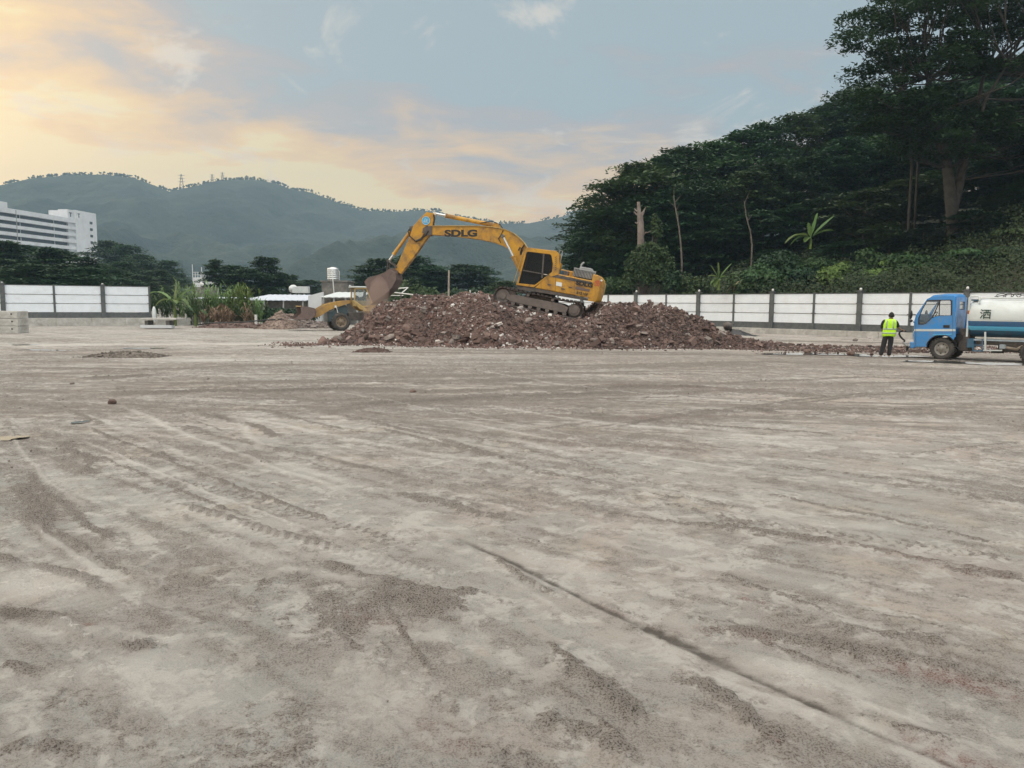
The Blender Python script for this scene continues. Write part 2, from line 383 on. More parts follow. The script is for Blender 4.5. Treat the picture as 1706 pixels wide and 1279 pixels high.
# stain and ridge masks ------------------------------------------------
fine = (YY > 2.3) & (YY < 76) & (np.abs(UU) < .75)
gx, gy = XX[fine], YY[fine]
warpx = (fbm(gx * 1.3, gy * 1.3, 50, 3) - .5) ; warpy = (fbm(gx * 1.3, gy * 1.3, 60, 3) - .5)
dirt = np.zeros_like(gx); lightm = np.zeros_like(gx); red = np.zeros_like(gx); SB = np.zeros_like(gx); wet = np.zeros_like(gx); hz = np.zeros_like(gx)
brk = fbm(gx * 5, gy * 5, 70, 4); brk2 = fbm(gx * 1.6, gy * 1.6, 80, 3)
def stroke(pts, w, amt, target, ragged=1.0, ridge=0.0, w1=None, tread=0):
    q = [G(a, b) for a, b in pts]
    q = [(p.x, p.y) for p in q]; w1 = w1 or w
    x0, x1 = min(p[0] for p in q) - 4 * max(w, w1), max(p[0] for p in q) + 4 * max(w, w1)
    y0, y1 = min(p[1] for p in q) - 4 * max(w, w1), max(p[1] for p in q) + 4 * max(w, w1)
    idx = np.where((gx > x0) & (gx < x1) & (gy > y0) & (gy < y1))[0]
    if len(idx) == 0: return
    wf = min(.5, w * 1.2) * ragged
    X = gx[idx] + warpx[idx] * wf * 2; Y = gy[idx] + warpy[idx] * wf * 2
    best = np.full(len(idx), 1e9); tot = len(q) - 1; tt = np.zeros(len(idx))
    for i in range(tot):
        ax_, ay_ = q[i]; bx_, by_ = q[i + 1]; dx, dy = bx_ - ax_, by_ - ay_; L2 = dx * dx + dy * dy + 1e-9
        t = np.clip(((X - ax_) * dx + (Y - ay_) * dy) / L2, 0, 1)
        d = np.hypot(X - ax_ - t * dx, Y - ay_ - t * dy); m = d < best
        best = np.where(m, d, best); tt = np.where(m, (i + t) / tot, tt)
    ww = w + (w1 - w) * tt
    prof = np.exp(-(best / ww) ** 2 * 1.4)
    ends = sst(tt, 0, .12) * (1 - sst(tt, .88, 1)) * .6 + .4
    br = sst(brk[idx] * .55 + brk2[idx] * .45 + prof * .35, .46 + .08 * ragged, .72) if ragged > 0 else 1
    val = prof * ends * br * amt
    if tread:
        Lt = sum(math.hypot(q[i + 1][0] - q[i][0], q[i + 1][1] - q[i][1]) for i in range(tot)); lg_ = sst(np.sin((tt * Lt + best * .7) * 2 * math.pi / tread), -.1, .5)
        val = val * (.25 + .75 * lg_); hz[idx] += prof * ends * lg_ * .006
    target[idx] = np.maximum(target[idx], val)
    if ridge: hz[idx] += prof * ends * br * ridge
D, L_, RD, WT = dirt, lightm, red, wet
# seam with dark damp soil (lower right)
stroke([(765, 898), (850, 935), (1000, 1012), (1080, 1048)], .032, 1.3, WT, .12, -.008)
stroke([(1060, 1040), (1140, 1075), (1230, 1118)], .055, 1.5, WT, .25, -.008)
stroke([(1200, 1105), (1300, 1150), (1400, 1196)], .030, 1.25, WT, .2, -.008)
stroke([(1350, 1172), (1410, 1200)], .04, .7, WT, .4)
stroke([(1500, 1240), (1600, 1282), (1750, 1345)], .05, .9, RD, .4)
stroke([(1420, 1200), (1480, 1225)], .06, .7, L_, .4)
stroke([(980, 1000), (1100, 1050)], .03, .5, RD, .5)
# curved tyre ridges
TR = [([(300, 840), (430, 880), (570, 915)], .10, .8), ([(520, 935), (640, 972), (720, 985), (810, 988)], .07, .95),
      ([(560, 960), (700, 1000), (720, 1030)], .22, .75), ([(400, 985), (520, 955), (560, 950)], .12, .6), ([(480, 990), (600, 1010), (560, 1060)], .25, .6),
      ([(340, 790), (400, 815), (470, 840), (560, 870)], .08, .8), ([(100, 735), (140, 760), (170, 790)], .13, .9),
      ([(35, 810), (60, 850), (110, 890)], .16, 1.0), ([(350, 690), (410, 708), (480, 728)], .14, 1.0), ([(300, 710), (350, 722)], .12, .7),
      ([(430, 682), (505, 700)], .10, .8), ([(520, 685), (620, 702), (750, 735), (850, 768)], .10, .8), ([(600, 705), (760, 745), (900, 785), (1000, 808)], .10, .6),
      ([(700, 712), (850, 740), (1060, 800)], .10, .5), ([(255, 755), (285, 770)], .14, .9), ([(185, 670), (330, 690), (360, 700)], .15, .7),
      ([(1150, 870), (1260, 885), (1400, 906)], .09, .95), ([(1380, 900), (1560, 935), (1720, 965)], .08, .6), ([(1050, 818), (1250, 850)], .07, .45),
      ([(640, 820), (760, 845), (850, 865)], .16, .7), ([(60, 675), (130, 690), (180, 712)], .10, .7), ([(1570, 945), (1710, 968)], .05, .9),
      ([(1270, 775), (1500, 800), (1706, 850)], .12, .4), ([(1300, 690), (1500, 690), (1650, 684)], .2, .6), ([(1010, 715), (1150, 690), (1330, 668), (1500, 650)], .16, .55),
      ([(870, 720), (1000, 702), (1150, 690)], .12, .5), ([(1150, 690), (1230, 682), (1300, 690)], .3, .9), ([(1320, 672), (1400, 690)], .12, .6),
      ([(1180, 1050), (1350, 1070), (1500, 1095), (1700, 1140)], .11, .75), ([(1250, 1020), (1420, 1050), (1600, 1075)], .16, .6), ([(1400, 1190), (1600, 1240)], .05, .5),
      ([(940, 1100), (1020, 1140), (1060, 1200)], .12, .8), ([(1150, 1120), (1230, 1190), (1300, 1250)], .12, .8), ([(880, 1180), (1000, 1230), (1080, 1290)], .1, .5),
      ([(0, 1015), (60, 1030), (150, 1060), (260, 1080)], .10, 1.0), ([(60, 940), (110, 950), (170, 975)], .07, 1.1), ([(0, 925), (30, 935)], .06, 1.1), ([(190, 1075), (260, 1085)], .05, 1.0),
      ([(150, 648), (400, 646), (720, 640)], .10, 1.3), ([(450, 672), (700, 660), (960, 654)], .10, 1.4), ([(560, 630), (860, 622), (1200, 624)], .14, 1.2), ([(300, 662), (560, 668), (700, 664)], .09, 1.2), ([(700, 664), (900, 668), (1180, 660)], .09, 1.3), ([(1180, 640), (1450, 628), (1706, 640)], .14, 1.0), ([(0, 1110), (60, 1122)], .05, .9), ([(500, 1180), (520, 1279)], .12, .5), ([(420, 1200), (470, 1290)], .14, .45), ([(0, 1240), (150, 1250)], .08, .6), ([(1035, 910), (1080, 922)], .045, 1.1),
      ([(1190, 860), (1260, 876)], .12, .6), ([(700, 640), (820, 640), (1000, 650)], .3, .6), ([(1500, 760), (1706, 735)], .10, .4), ([(0, 700), (40, 740)], .12, .5)]
for pts, w, a in TR: stroke(pts, w, a * 1.15, D, .8, .014)
# families of parallel drag lines
rl = random.Random(12)
for fam, n_, off_ in (([(120, 700), (330, 790), (640, 900), (900, 960)], 6, 26), ([(330, 640), (620, 700), (1000, 770), (1400, 830)], 8, 13), ([(700, 640), (1000, 690), (1400, 720), (1720, 735)], 7, 12), ([(0, 760), (60, 850), (180, 940), (330, 1010)], 4, 34), ([(900, 860), (1200, 900), (1500, 960), (1720, 1010)], 5, 36), ([(1050, 1010), (1300, 1100), (1500, 1180), (1700, 1260)], 5, 40), ([(500, 1000), (640, 1120), (760, 1290)], 4, 50), ([(100, 605), (700, 612), (1300, 598)], 5, 7), ([(820, 1010), (940, 1090), (1040, 1180), (1120, 1290)], 4, 55)):
    for k in range(n_):
        u0 = rl.uniform(0, .45); u1 = u0 + rl.uniform(.25, .55); dyy = (k - n_ / 2) * off_ * rl.uniform(.7, 1.3)
        def on(u): 
            f_ = u * (len(fam) - 1); i_ = min(len(fam) - 2, int(f_)); t_2 = f_ - i_; return (fam[i_][0] + (fam[i_ + 1][0] - fam[i_][0]) * t_2, max(560, fam[i_][1] + (fam[i_ + 1][1] - fam[i_][1]) * t_2 + dyy))
        d0 = G(*on((u0 + u1) / 2)).y
        stroke([on(u0 + (u1 - u0) * q / 5) for q in range(6)], rl.uniform(.018, .06) * (.5 + d0 / 9), rl.uniform(.5, 1.05), D if rl.random() < .6 else L_, .8, .006)
# wide bands of dragged soil in the middle distance
for pts, w, a in [([(150, 655), (400, 652), (700, 648)], .55, .9), ([(250, 640), (600, 637), (1000, 630)], .5, .75), ([(560, 675), (800, 662), (1090, 652)], .5, 1.0), ([(420, 620), (800, 618), (1300, 606)], .8, .6),
                  ([(960, 648), (1100, 644), (1200, 645)], .5, 1.1), ([(0, 625), (200, 620), (420, 610)], .5, .6), ([(140, 630), (200, 628), (262, 624)], .55, 1.3), ([(0, 585), (130, 585), (270, 582)], .7, .6),
                  ([(980, 690), (1010, 700)], .35, .5), ([(1080, 605), (1400, 602), (1700, 612)], .9, .35), ([(1000, 640), (1400, 665)], .3, .5), ([(1260, 700), (1500, 682), (1720, 670)], .4, .4), ([(560, 583), (800, 584), (1250, 590)], .8, .75),
                  ([(1100, 590), (1500, 598), (1720, 606)], .6, .8), ([(590, 611), (650, 607)], .4, 1.1), ([(900, 604), (960, 602)], .4, 1.0), ([(1500, 655), (1600, 645), (1720, 640)], .4, .45)]:
    stroke(pts, w, a * 1.2, D, .7, .02)
for pts, w, a in [([(150, 660), (420, 650), (760, 652), (1100, 640)], .75, 1.1), ([(330, 640), (700, 628), (1120, 618)], .6, .9), ([(480, 690), (760, 668), (1100, 656), (1300, 648)], .38, 1.0), ([(0, 612), (260, 616), (520, 606)], .7, .8), ([(900, 652), (1150, 645), (1400, 662)], .5, 1.1),
                  ([(820, 612), (1300, 604), (1720, 622)], .9, .7), ([(1150, 690), (1300, 682), (1560, 684)], .28, 1.0), ([(1350, 640), (1720, 634)], .6, .6), ([(960, 715), (1180, 690), (1420, 662), (1560, 648)], .14, .9), ([(0, 592), (350, 588)], .8, .6), ([(560, 586), (1000, 590), (1260, 592)], .8, 1.1),
                  ([(640, 700), (900, 735), (1200, 752)], .25, .6), ([(300, 715), (520, 760), (700, 800)], .18, .6), ([(1200, 790), (1500, 830), (1720, 870)], .2, .6), ([(520, 960), (640, 985), (720, 1040)], .25, .8), ([(0, 1020), (110, 1040), (220, 1075)], .16, .9), ([(900, 1120), (1040, 1200), (1120, 1279)], .22, .7), ([(1250, 1030), (1450, 1075), (1700, 1110)], .2, .8), ([(40, 790), (80, 860), (150, 930)], .2, .8)]:
    stroke(pts, w, a, SB, .6)
    if 580 < pts[0][1] < 720: stroke(pts, w * .5, a * 1.15, D, .35, .012)
for pts, w, a in [([(1200, 566), (1400, 570), (1720, 576)], 1.3, 1.2), ([(1230, 576), (1450, 580), (1720, 588)], .9, 1.0), ([(430, 560), (540, 560)], .6, .5)]:
    stroke(pts, w, a, D, .6, .03)
stroke([(1200, 570), (1450, 574), (1720, 582)], 1.3, .45, RD, .5)
for pts, w, a, tg in [([(215, 822), (380, 872), (560, 922), (720, 960)], .14, .75, L_), ([(300, 800), (480, 850), (680, 905)], .13, .6, D), ([(420, 1010), (600, 1090), (760, 1190), (860, 1290)], .13, .5, D), ([(1080, 960), (1300, 1020), (1520, 1085), (1720, 1140)], .13, .55, L_), ([(1000, 820), (1250, 868), (1500, 905), (1720, 935)], .15, .5, D), ([(60, 1150), (200, 1200), (330, 1290)], .12, .5, D), ([(860, 780), (1100, 800), (1400, 835)], .17, .5, L_), ([(60, 760), (130, 830), (240, 900)], .14, .5, L_)]:
    stroke(pts, w, a, tg, .35, .0, tread=.11)
stroke([(1385, 1190), (1450, 1220), (1530, 1252), (1620, 1290)], .022, .8, WT, .3, -.006)
# pale swept dust; at lower left, puddly spots painted bright
for pts, w, a in [([(450, 950), (500, 955), (620, 975)], .10, .9), ([(350, 900), (470, 940)], .12, .7), ([(390, 700), (445, 748)], .12, .8), ([(480, 770), (570, 803)], .10, .7), ([(0, 960), (60, 965), (130, 985)], .3, .9),
                  ([(60, 1040), (160, 1060), (250, 1065)], .14, .9), ([(20, 1140), (150, 1120), (250, 1120)], .2, .7), ([(700, 755), (850, 772)], .12, .6), ([(850, 730), (970, 760)], .12, .8), ([(1260, 1100), (1450, 1160)], .12, .9), ([(1000, 900), (1100, 930)], .15, .6),
                  ([(1170, 560 + 170), (1500, 740)], .3, .4), ([(210, 800), (330, 790)], .15, .5), ([(560, 1140), (700, 1160)], .3, .6), ([(200, 1180), (320, 1160)], .3, .5), ([(1550, 700), (1706, 720)], .3, .5), ([(300, 600), (600, 596)], 1.0, .6), ([(0, 612), (250, 606)], .7, .5), ([(120, 1048), (220, 1062), (300, 1068)], .12, 1.2), ([(0, 965), (110, 985)], .25, 1.2), ([(0, 575), (500, 572)], 1.4, .9), ([(300, 600), (560, 600)], .8, .9), ([(600, 1150), (720, 1180)], .25, .8), ([(880, 915), (1000, 960)], .16, .8), ([(1290, 1110), (1400, 1150)], .10, 1.1), ([(1330, 870), (1500, 880)], .2, .7)]:
    stroke(pts, w, a, L_, .7)
for pts, w, a in [([(1230, 1000), (1285, 1010)], .05, .9), ([(140, 1040), (150, 1045)], .035, 1.0), ([(1660, 1150), (1710, 1165)], .05, .7), ([(1450, 1115), (1490, 1120)], .03, .6), ([(1280, 1230), (1300, 1240)], .02, .8), ([(0, 587), (160, 588)], .5, .6), ([(0, 618), (240, 620)], .3, .5),
                  ([(500, 690), (640, 690)], .3, .25), ([(1370, 1095), (1400, 1100)], .03, .5), ([(700, 1180), (760, 1250)], .14, .35), ([(900, 740), (1300, 760)], .8, .25), ([(1480, 1110), (1600, 1135), (1720, 1165)], .09, .9), ([(1480, 1235), (1600, 1270), (1700, 1310)], .10, .9), ([(560, 1020), (680, 1050)], .12, .35), ([(1100, 1040), (1300, 1075)], .12, .3), ([(960, 640), (1300, 652)], .5, .45), ([(1000, 700), (1300, 690)], .25, .4), ([(1350, 900), (1706, 960)], .3, .3)]:
    stroke(pts, w, a, RD, .6)
for pts, w, a in [([(760, 586), (1250, 588)], .35, .35), ([(1250, 597), (1600, 606), (1720, 612)], .3, .3), ([(640, 640), (900, 634), (1100, 640)], .3, .35), ([(560, 678), (800, 664), (1060, 654)], .22, .5), ([(960, 648), (1100, 645), (1190, 646)], .28, .6), ([(1150, 684), (1230, 680), (1290, 688)], .16, .6), ([(350, 692), (420, 712)], .06, .5), ([(150, 630), (200, 628), (255, 625)], .3, .7), ([(250, 655), (420, 653), (650, 648)], .22, .45), ([(1010, 715), (1150, 690), (1330, 668), (1450, 655)], .07, .45), ([(0, 1020), (40, 1030)], .07, .6), ([(975, 690), (1005, 700)], .2, .35)]:
    stroke(pts, w, a, WT, .4)
trk_d = dirt.copy(); trk_l = lightm.copy()
# long dragged streaks that follow the traffic: stretched noise in a frame that bends with place
def streak(ang, sx, sy, s):
    c, sn = math.cos(ang), math.sin(ang)
    return fbm((gx * c + gy * sn) / sx + warpx * .5, (-gx * sn + gy * c) / sy + warpy * 1.2, s, 5, .6)
st1 = streak(R_(-38), 3.2, .22, 3); st2 = streak(R_(-12), 5.0, .45, 9); st3 = streak(R_(-58), 2.0, .16, 14)
near = np.exp(-np.maximum(gy - 6, 0) / 9)
left = sst(-gx / gy, -.1, .35)
s_mix = st1 * (.35 + .65 * near) * 1.0 + st2 * (1.1 - near)
s_mix = s_mix / ((.35 + .65 * near) + (1.1 - near))
patch = fbm(gx * .35, gy * .35, 21, 4)
crust = fbm(gx * .9 + warpx, gy * .9 + warpy, 121, 5, .58)
st4 = streak(R_(-46), 1.3, .10, 40); st5 = streak(R_(-8), 2.6, .13, 47)
midd = sst(gy, 9, 16) * (1 - sst(gy, 24, 34))
dd = sst(s_mix * .45 + patch * .30 + crust * .25 + midd * .045, .46, .60) * .8
dd = np.maximum(dd, sst(st4 * .6 + crust * .4, .53, .64) * .75 * near)
dd = np.maximum(dd, sst(st5 * .6 + patch * .4 + midd * .06, .53, .64) * .8 * (1 - near * .7))
dd = np.maximum(dd, sst(st3 * .7 + patch * .3, .56, .70) * .45 * near)
crumb = sst(fbm(gx * 11, gy * 11, 33, 4, .6), .42, .62)
dd *= .55 + .45 * sst(gy, 4.5, 7.5)
dirt = np.maximum(dirt, dd)
dirt = np.clip(dirt, 0, 1.2)
lt = np.maximum(sst(1 - s_mix, .53, .64) * .6, sst(1 - (st4 * near + st5 * (1 - near)) * .6 - crust * .4, .55, .66) * .7)
lightm = np.maximum(lightm, lt * (1 - np.clip(dirt, 0, 1)))
fineb = fbm(gx * 15, gy * 15, 44, 4, .62)
hz += np.clip(dirt, 0, 1) * sst(fineb, .42, .70) * .022 + (fineb - .5) * .008 + (fbm(gx * 3, gy * 3, 45, 3) - .5) * .006 * near
pud = np.zeros_like(gx)
PUD = [(5, 730, 70, 7), (133, 703, 20, 5), (1325, 589, 120, 3.4), (1405, 590, 70, 3), (1480, 593, 90, 3.5), (1560, 602, 110, 3), (1660, 606, 110, 3.5), (40, 574, 40, 1.6), (240, 580, 60, 1.6), (70, 583, 90, 1.6)]
for cx_, cy_, w_, h_ in PUD:
    c_ = G(cx_, cy_); a_ = abs(G(cx_ + w_ / 2, cy_).x - c_.x) * 1.6; b_ = abs(G(cx_, cy_ - h_ / 2).y - c_.y) * 1.6
    pud = np.maximum(pud, 1 - sst(((gx - c_.x) / a_) ** 2 + ((gy - c_.y) / b_) ** 2, .5, 1.1))
hz = hz * (1 - pud) - .028 * pud
# tyre lugs pressed across a few tracks
lug = .5 + .5 * np.sin((gx * .8 + gy * .6) * 26 + warpx * 6)
hz += lug * lightm * .004
ZZ = np.zeros_like(XX); ZZ[fine] = hz * (1 - sst(gy, 30, 60)) 
nr, nc = XX.shape
idx = np.arange(nr * nc).reshape(nr, nc)
faces = np.stack([idx[:-1, :-1], idx[:-1, 1:], idx[1:, 1:], idx[1:, :-1]], -1).reshape(-1, 4)
me = np_mesh('ground', np.stack([XX, YY, ZZ], -1).reshape(-1, 3), faces, True)
att = me.attributes.new('soil', 'FLOAT_COLOR', 'POINT')
A = np.zeros((nr, nc, 4), np.float32)
for k, a in enumerate((dirt, lightm, red)): A[..., k][fine] = a
A[..., 3] = 0; A[..., 3][fine] = wet
att.data.foreach_set('color', A.ravel())
att = me.attributes.new('tracks', 'FLOAT_COLOR', 'POINT'); A[...] = 0
big = sst(fbm(gx * .42, gy * .42, 205, 3) + (st4 - .5) * 1.1, .49, .64) * (.6 + .4 * sst(gy, 4.5, 8))
mid_ = sst(gy, 8.5, 13) * (1 - sst(gy, 25, 33))
soft = sst(st5 * .5 + fbm(gx / 4.5, gy / .8, 301, 4) * .5, .43, .60) * mid_ * .95 + sst(st1 * .6 + crust * .4, .49, .62) * .45 * (1 - mid_)
soft = np.maximum(soft, sst(gy, 24, 27) * (1 - sst(gy, 31.5, 33)) * sst(gx, -3, 2) * .55)
soft = np.maximum(soft, SB)
for k, a in enumerate((trk_d, trk_l, big, np.clip(soft, 0, 1.1))): A[..., k][fine] = a
att.data.foreach_set('color', A.ravel())

m, b = newmat('ground_concrete_soil')
co = nt.nodes.new('ShaderNodeNewGeometry').outputs['Position']
an = nt.nodes.new('ShaderNodeAttribute'); an.attribute_name = 'soil'
sp = nt.nodes.new('ShaderNodeSeparateColor'); nt.links.new(an.outputs['Color'], sp.inputs[0])
a_d, a_l, a_r, a_w = sp.outputs[0], sp.outputs[1], sp.outputs[2], an.outputs['Alpha']
an2 = nt.nodes.new('ShaderNodeAttribute'); an2.attribute_name = 'tracks'
sp2 = nt.nodes.new('ShaderNodeSeparateColor'); nt.links.new(an2.outputs['Color'], sp2.inputs[0]); t_d, t_l, t_b = sp2.outputs; t_s = an2.outputs['Alpha']
nb = Noise(co, .22, 4, .5, .2)
def step(f, a, b_): return Ramp(f, [(a, (0, 0, 0)), (b_, (1, 1, 1))])
base = MixC(step(nb, .42, .58), (.272, .280, .266), (.322, .288, .262))
sx = nt.nodes.new('ShaderNodeSeparateXYZ'); nt.links.new(co, sx.inputs[0])
rt = Mth('ADD', Mth('MULTIPLY', sx.outputs[0], .07), .40, clamp=True)
base = MixC(Mth('MULTIPLY', rt, .5), base, (.335, .262, .222))
hue = Noise(co, .75, 4, .6, .6)
base = MixC(Mth('MULTIPLY', step(hue, .50, .60), .6), base, (.30, .232, .215))
base = MixC(Mth('MULTIPLY', step(hue, .49, .40), .5), base, (.24, .262, .25))
yel = Noise(Mapping(co, (1, 1, 1), (0, 0, 0), (2, 9, 4)), .9, 5, .6, .5)
base = MixC(Mth('MULTIPLY', step(yel, .55, .66), .45), base, (.37, .315, .235))
mott = Noise(co, 2.6, 9, .72, .4)
m2 = Noise(co, 8.5, 8, .72, .3)
grain = Noise(co, 30, 6, .75, .1)
pale = Noise(Mapping(co, (1, 1, 1), (0, 0, 0), (7, 3, 1)), 3.4, 8, .68, .5)
base = MixC(Mth('MULTIPLY', step(mott, .47, .57), Mth('ADD', Mth('MULTIPLY', t_b, .55), .15)), base, (.135, .122, .113))
base = MixC(Mth('MULTIPLY', step(m2, .49, .58), Mth('ADD', Mth('MULTIPLY', t_b, .45), .15)), base, (.115, .103, .096))
base = MixC(Mth('MULTIPLY', step(pale, .51, .58), .75), base, (.45, .432, .402))
lf = Mth('MULTIPLY', a_l, Mth('ADD', Mth('MULTIPLY', step(m2, .60, .44), .7), .3), clamp=True)
base = MixC(lf, base, (.49, .47, .44))
# crumbs of soil thicken where the dirt mask is strong
cr = Mth('ADD', Mth('MULTIPLY', Mth('SUBTRACT', m2, .5), 4.2), Mth('ADD', Mth('MULTIPLY', Mth('SUBTRACT', grain, .5), 3.8), Mth('MULTIPLY', Mth('SUBTRACT', mott, .5), 2.5)))
df = nt.nodes.new('ShaderNodeMapRange'); df.interpolation_type = 'SMOOTHSTEP'; nt.links.new(Mth('ADD', a_d, cr), df.inputs[0]); df.inputs[1].default_value = .22; df.inputs[2].default_value = 1.0; df = df.outputs[0]
tf = nt.nodes.new('ShaderNodeMapRange'); tf.interpolation_type = 'SMOOTHSTEP'; nt.links.new(Mth('ADD', t_d, Mth('MULTIPLY', cr, .55)), tf.inputs[0]); tf.inputs[1].default_value = .16; tf.inputs[2].default_value = .62; tf = Mth('MULTIPLY', tf.outputs[0], Ramp(t_d, [(.03, (0, 0, 0)), (.2, (1, 1, 1))]))
soilc = MixC(step(Noise(co, 1.1, 3, .5), .42, .58), (.080, .069, .061), (.105, .080, .068))
soilc = MixC(Mth('MULTIPLY', step(grain, .44, .60), .6), soilc, (.18, .156, .137))
base = MixC(Mth('MULTIPLY', t_s, Mth('ADD', Mth('MULTIPLY', step(mott, .42, .56), .36), .60)), base, MixC(step(hue, .45, .55), (.072, .058, .046), (.090, .060, .046)))
base = MixC(Mth('MULTIPLY', df, .74), base, soilc)
base = MixC(Mth('MULTIPLY', tf, .80), base, MixC(step(grain, .44, .60), (.062, .050, .042), (.125, .103, .088)))
base = MixC(Mth('MULTIPLY', t_l, Mth('ADD', Mth('MULTIPLY', step(m2, .60, .46), .5), .5), clamp=True), base, (.55, .53, .495))
base = MixC(Mth('MULTIPLY', a_r, Mth('ADD', Mth('MULTIPLY', step(m2, .44, .56), .75), .12), clamp=True), base, (.135, .055, .045))
spk = Noise(co, 95, 3, .6)
base = MixC(Mth('MULTIPLY', step(spk, .54, .62), Mth('ADD', Mth('MULTIPLY', t_b, .3), .12)), base, (.13, .118, .105))
base = MixC(Mth('MULTIPLY', step(spk, .46, .38), .4), base, (.42, .395, .36))
vo = nt.nodes.new('ShaderNodeTexVoronoi'); vo.inputs['Scale'].default_value = 60; nt.links.new(co, vo.inputs['Vector'])
gr = Ramp(vo.outputs['Distance'], [(.10, (1, 1, 1)), (.26, (0, 0, 0))])
gm = Mth('MULTIPLY', gr, Mth('MAXIMUM', Mth('MULTIPLY', step(Noise(co, 3.1, 4, .6), .53, .60), .7), df))
base = MixC(Mth('MULTIPLY', gm, .06), base, (.11, .097, .087))
wf = Mth('MULTIPLY', a_w, Mth('ADD', Mth('MULTIPLY', step(m2, .40, .58), .5), .5), clamp=True)
base = MixC(Mth('MULTIPLY', wf, .85), base, (.050, .040, .030))
setc(b, 'Base Color', base)
rg = Mth('SUBTRACT', .90, Mth('MULTIPLY', wf, .35)); setc(b, 'Roughness', rg)
setc(b, 'Specular IOR Level', Mth('ADD', Mth('MULTIPLY', wf, .3), .03))
hgt = Mth('ADD', Mth('MULTIPLY', grain, .9), Mth('ADD', Mth('MULTIPLY', m2, 1.2), Mth('ADD', Mth('MULTIPLY', gm, .25), Mth('MULTIPLY', spk, .35))))
bump(b, hgt, 1.0, .028)
ground = link_mesh('ground', me, m); tag(ground, kind='structure')
# small stones and clods of soil on the ground: nobody could count them
rng = np.random.default_rng(5)
def chunk_variants(n, seed, sub=1, rough=.28):
    out = []
    r = np.random.default_rng(seed)
    for i in range(n):
        bm = bmesh.new()
        if i % 2: bmesh.ops.create_icosphere(bm, subdivisions=sub, radius=1)
        else:
            bmesh.ops.create_cube(bm, size=1.5); bmesh.ops.subdivide_edges(bm, edges=bm.edges[:], cuts=1, use_grid_fill=True)
        for v in bm.verts:
            v.co *= 1 + r.uniform(-rough, rough); v.co.x *= 1
        bmesh.ops.triangulate(bm, faces=bm.faces[:])
        v = np.array([v.co[:] for v in bm.verts]); f = np.array([[q.index for q in t.verts] for t in bm.faces]); bm.free()
        out.append((v, f))
    return out
CH = chunk_variants(8, 3)
def rotmats(n, rng):
    q = rng.normal(size=(n, 4)); q /= np.linalg.norm(q, axis=1)[:, None]; w, x, y, z = q.T
    return np.stack([1 - 2 * (y * y + z * z), 2 * (x * y - z * w), 2 * (x * z + y * w), 2 * (x * y + z * w), 1 - 2 * (x * x + z * z), 2 * (y * z - x * w), 2 * (x * z - y * w), 2 * (y * z + x * w), 1 - 2 * (x * x + y * y)], -1).reshape(n, 3, 3)
def scatter_chunks(name, pos, size, mat, rng, cols=None, flat=.75, variants=CH):
    V, Fc, C = [], [], []; base = 0
    pick = rng.integers(0, len(variants), len(pos)); Rm = rotmats(len(pos), rng)
    sc = rng.uniform(.55, 1.3, (len(pos), 3)); sc[:, 2] *= flat
    for k, (cv, cf) in enumerate(variants):
        ii = np.where(pick == k)[0]
        if not len(ii): continue
        v = (cv[None] * sc[ii][:, None]) ; v = np.einsum('nij,nvj->nvi', Rm[ii], v) * size[ii][:, None, None] + pos[ii][:, None]
        f = cf[None] + (np.arange(len(ii)) * len(cv))[:, None, None] + base
        base += len(ii) * len(cv); V.append(v.reshape(-1, 3)); Fc.append(f.reshape(-1, 3))
        if cols is not None: C.append(np.repeat(cols[ii], len(cv), 0))
    return np.concatenate(V), np.concatenate(Fc), (np.concatenate(C) if cols is not None else None)
fi = np.arange(len(gx)); cell = gy * gy  # choose places in proportion to real area
pr = (0.012 + np.clip(dirt, 0, 1) ** 3) * cell * (gy < 26); pr /= pr.sum()
ii = rng.choice(fi, 7000, p=pr)
pos = np.stack([gx[ii] + rng.normal(0, .02, len(ii)), gy[ii] + rng.normal(0, .03, len(ii)), hz[ii]], -1)
sz = rng.lognormal(-5.7, .5, len(ii)) * (1 + gy[ii] / 12)
v, f, _ = scatter_chunks('gravel', pos, np.clip(sz, .002, .022), None, rng)
M['clod'] = pmat('clod', (.15, .13, .115), (.24, .21, .185), .9, .9)
tag(link_mesh('gravel', np_mesh('gravel', v, f), M['clod']), 'loose grey stones and soil crumbs scattered over the dusty concrete', 'gravel', kind='stuff')
# puddles: thin sheets of still water
M['water'] = newmat('water')[0]; _b = M['water'].node_tree.nodes['Principled BSDF']
_b.inputs['Base Color'].default_value = (.10, .10, .095, 1); _b.inputs['Roughness'].default_value = .04; _b.inputs['Specular IOR Level'].default_value = 1.0
def puddle(cx, cy, wpx, hpx, seed):
    c = G(cx, cy); a = abs(G(cx + wpx / 2, cy).x - c.x); bb = abs(G(cx, cy - hpx / 2).y - c.y); r = random.Random(seed)
    ph = [r.uniform(0, 6.3) for _ in range(6)]
    pts = []
    for k in range(64):
        t = 2 * math.pi * k / 64; q = 1 + .28 * math.sin(2 * t + ph[0]) + .16 * math.sin(3 * t + ph[1]) + .10 * math.sin(7 * t + ph[2]) + .06 * math.sin(13 * t + ph[3])
        pts.append((c.x + a * math.cos(t) * q, c.y + bb * math.sin(t) * q))
    mb = MB(); mb.add([(x, y_, .004) for x, y_ in pts], [tuple(range(64))])
    o = mb.build('puddle', M['water']); tag(o, kind='structure')
for k, q in enumerate(PUD):
    puddle(*q, k)
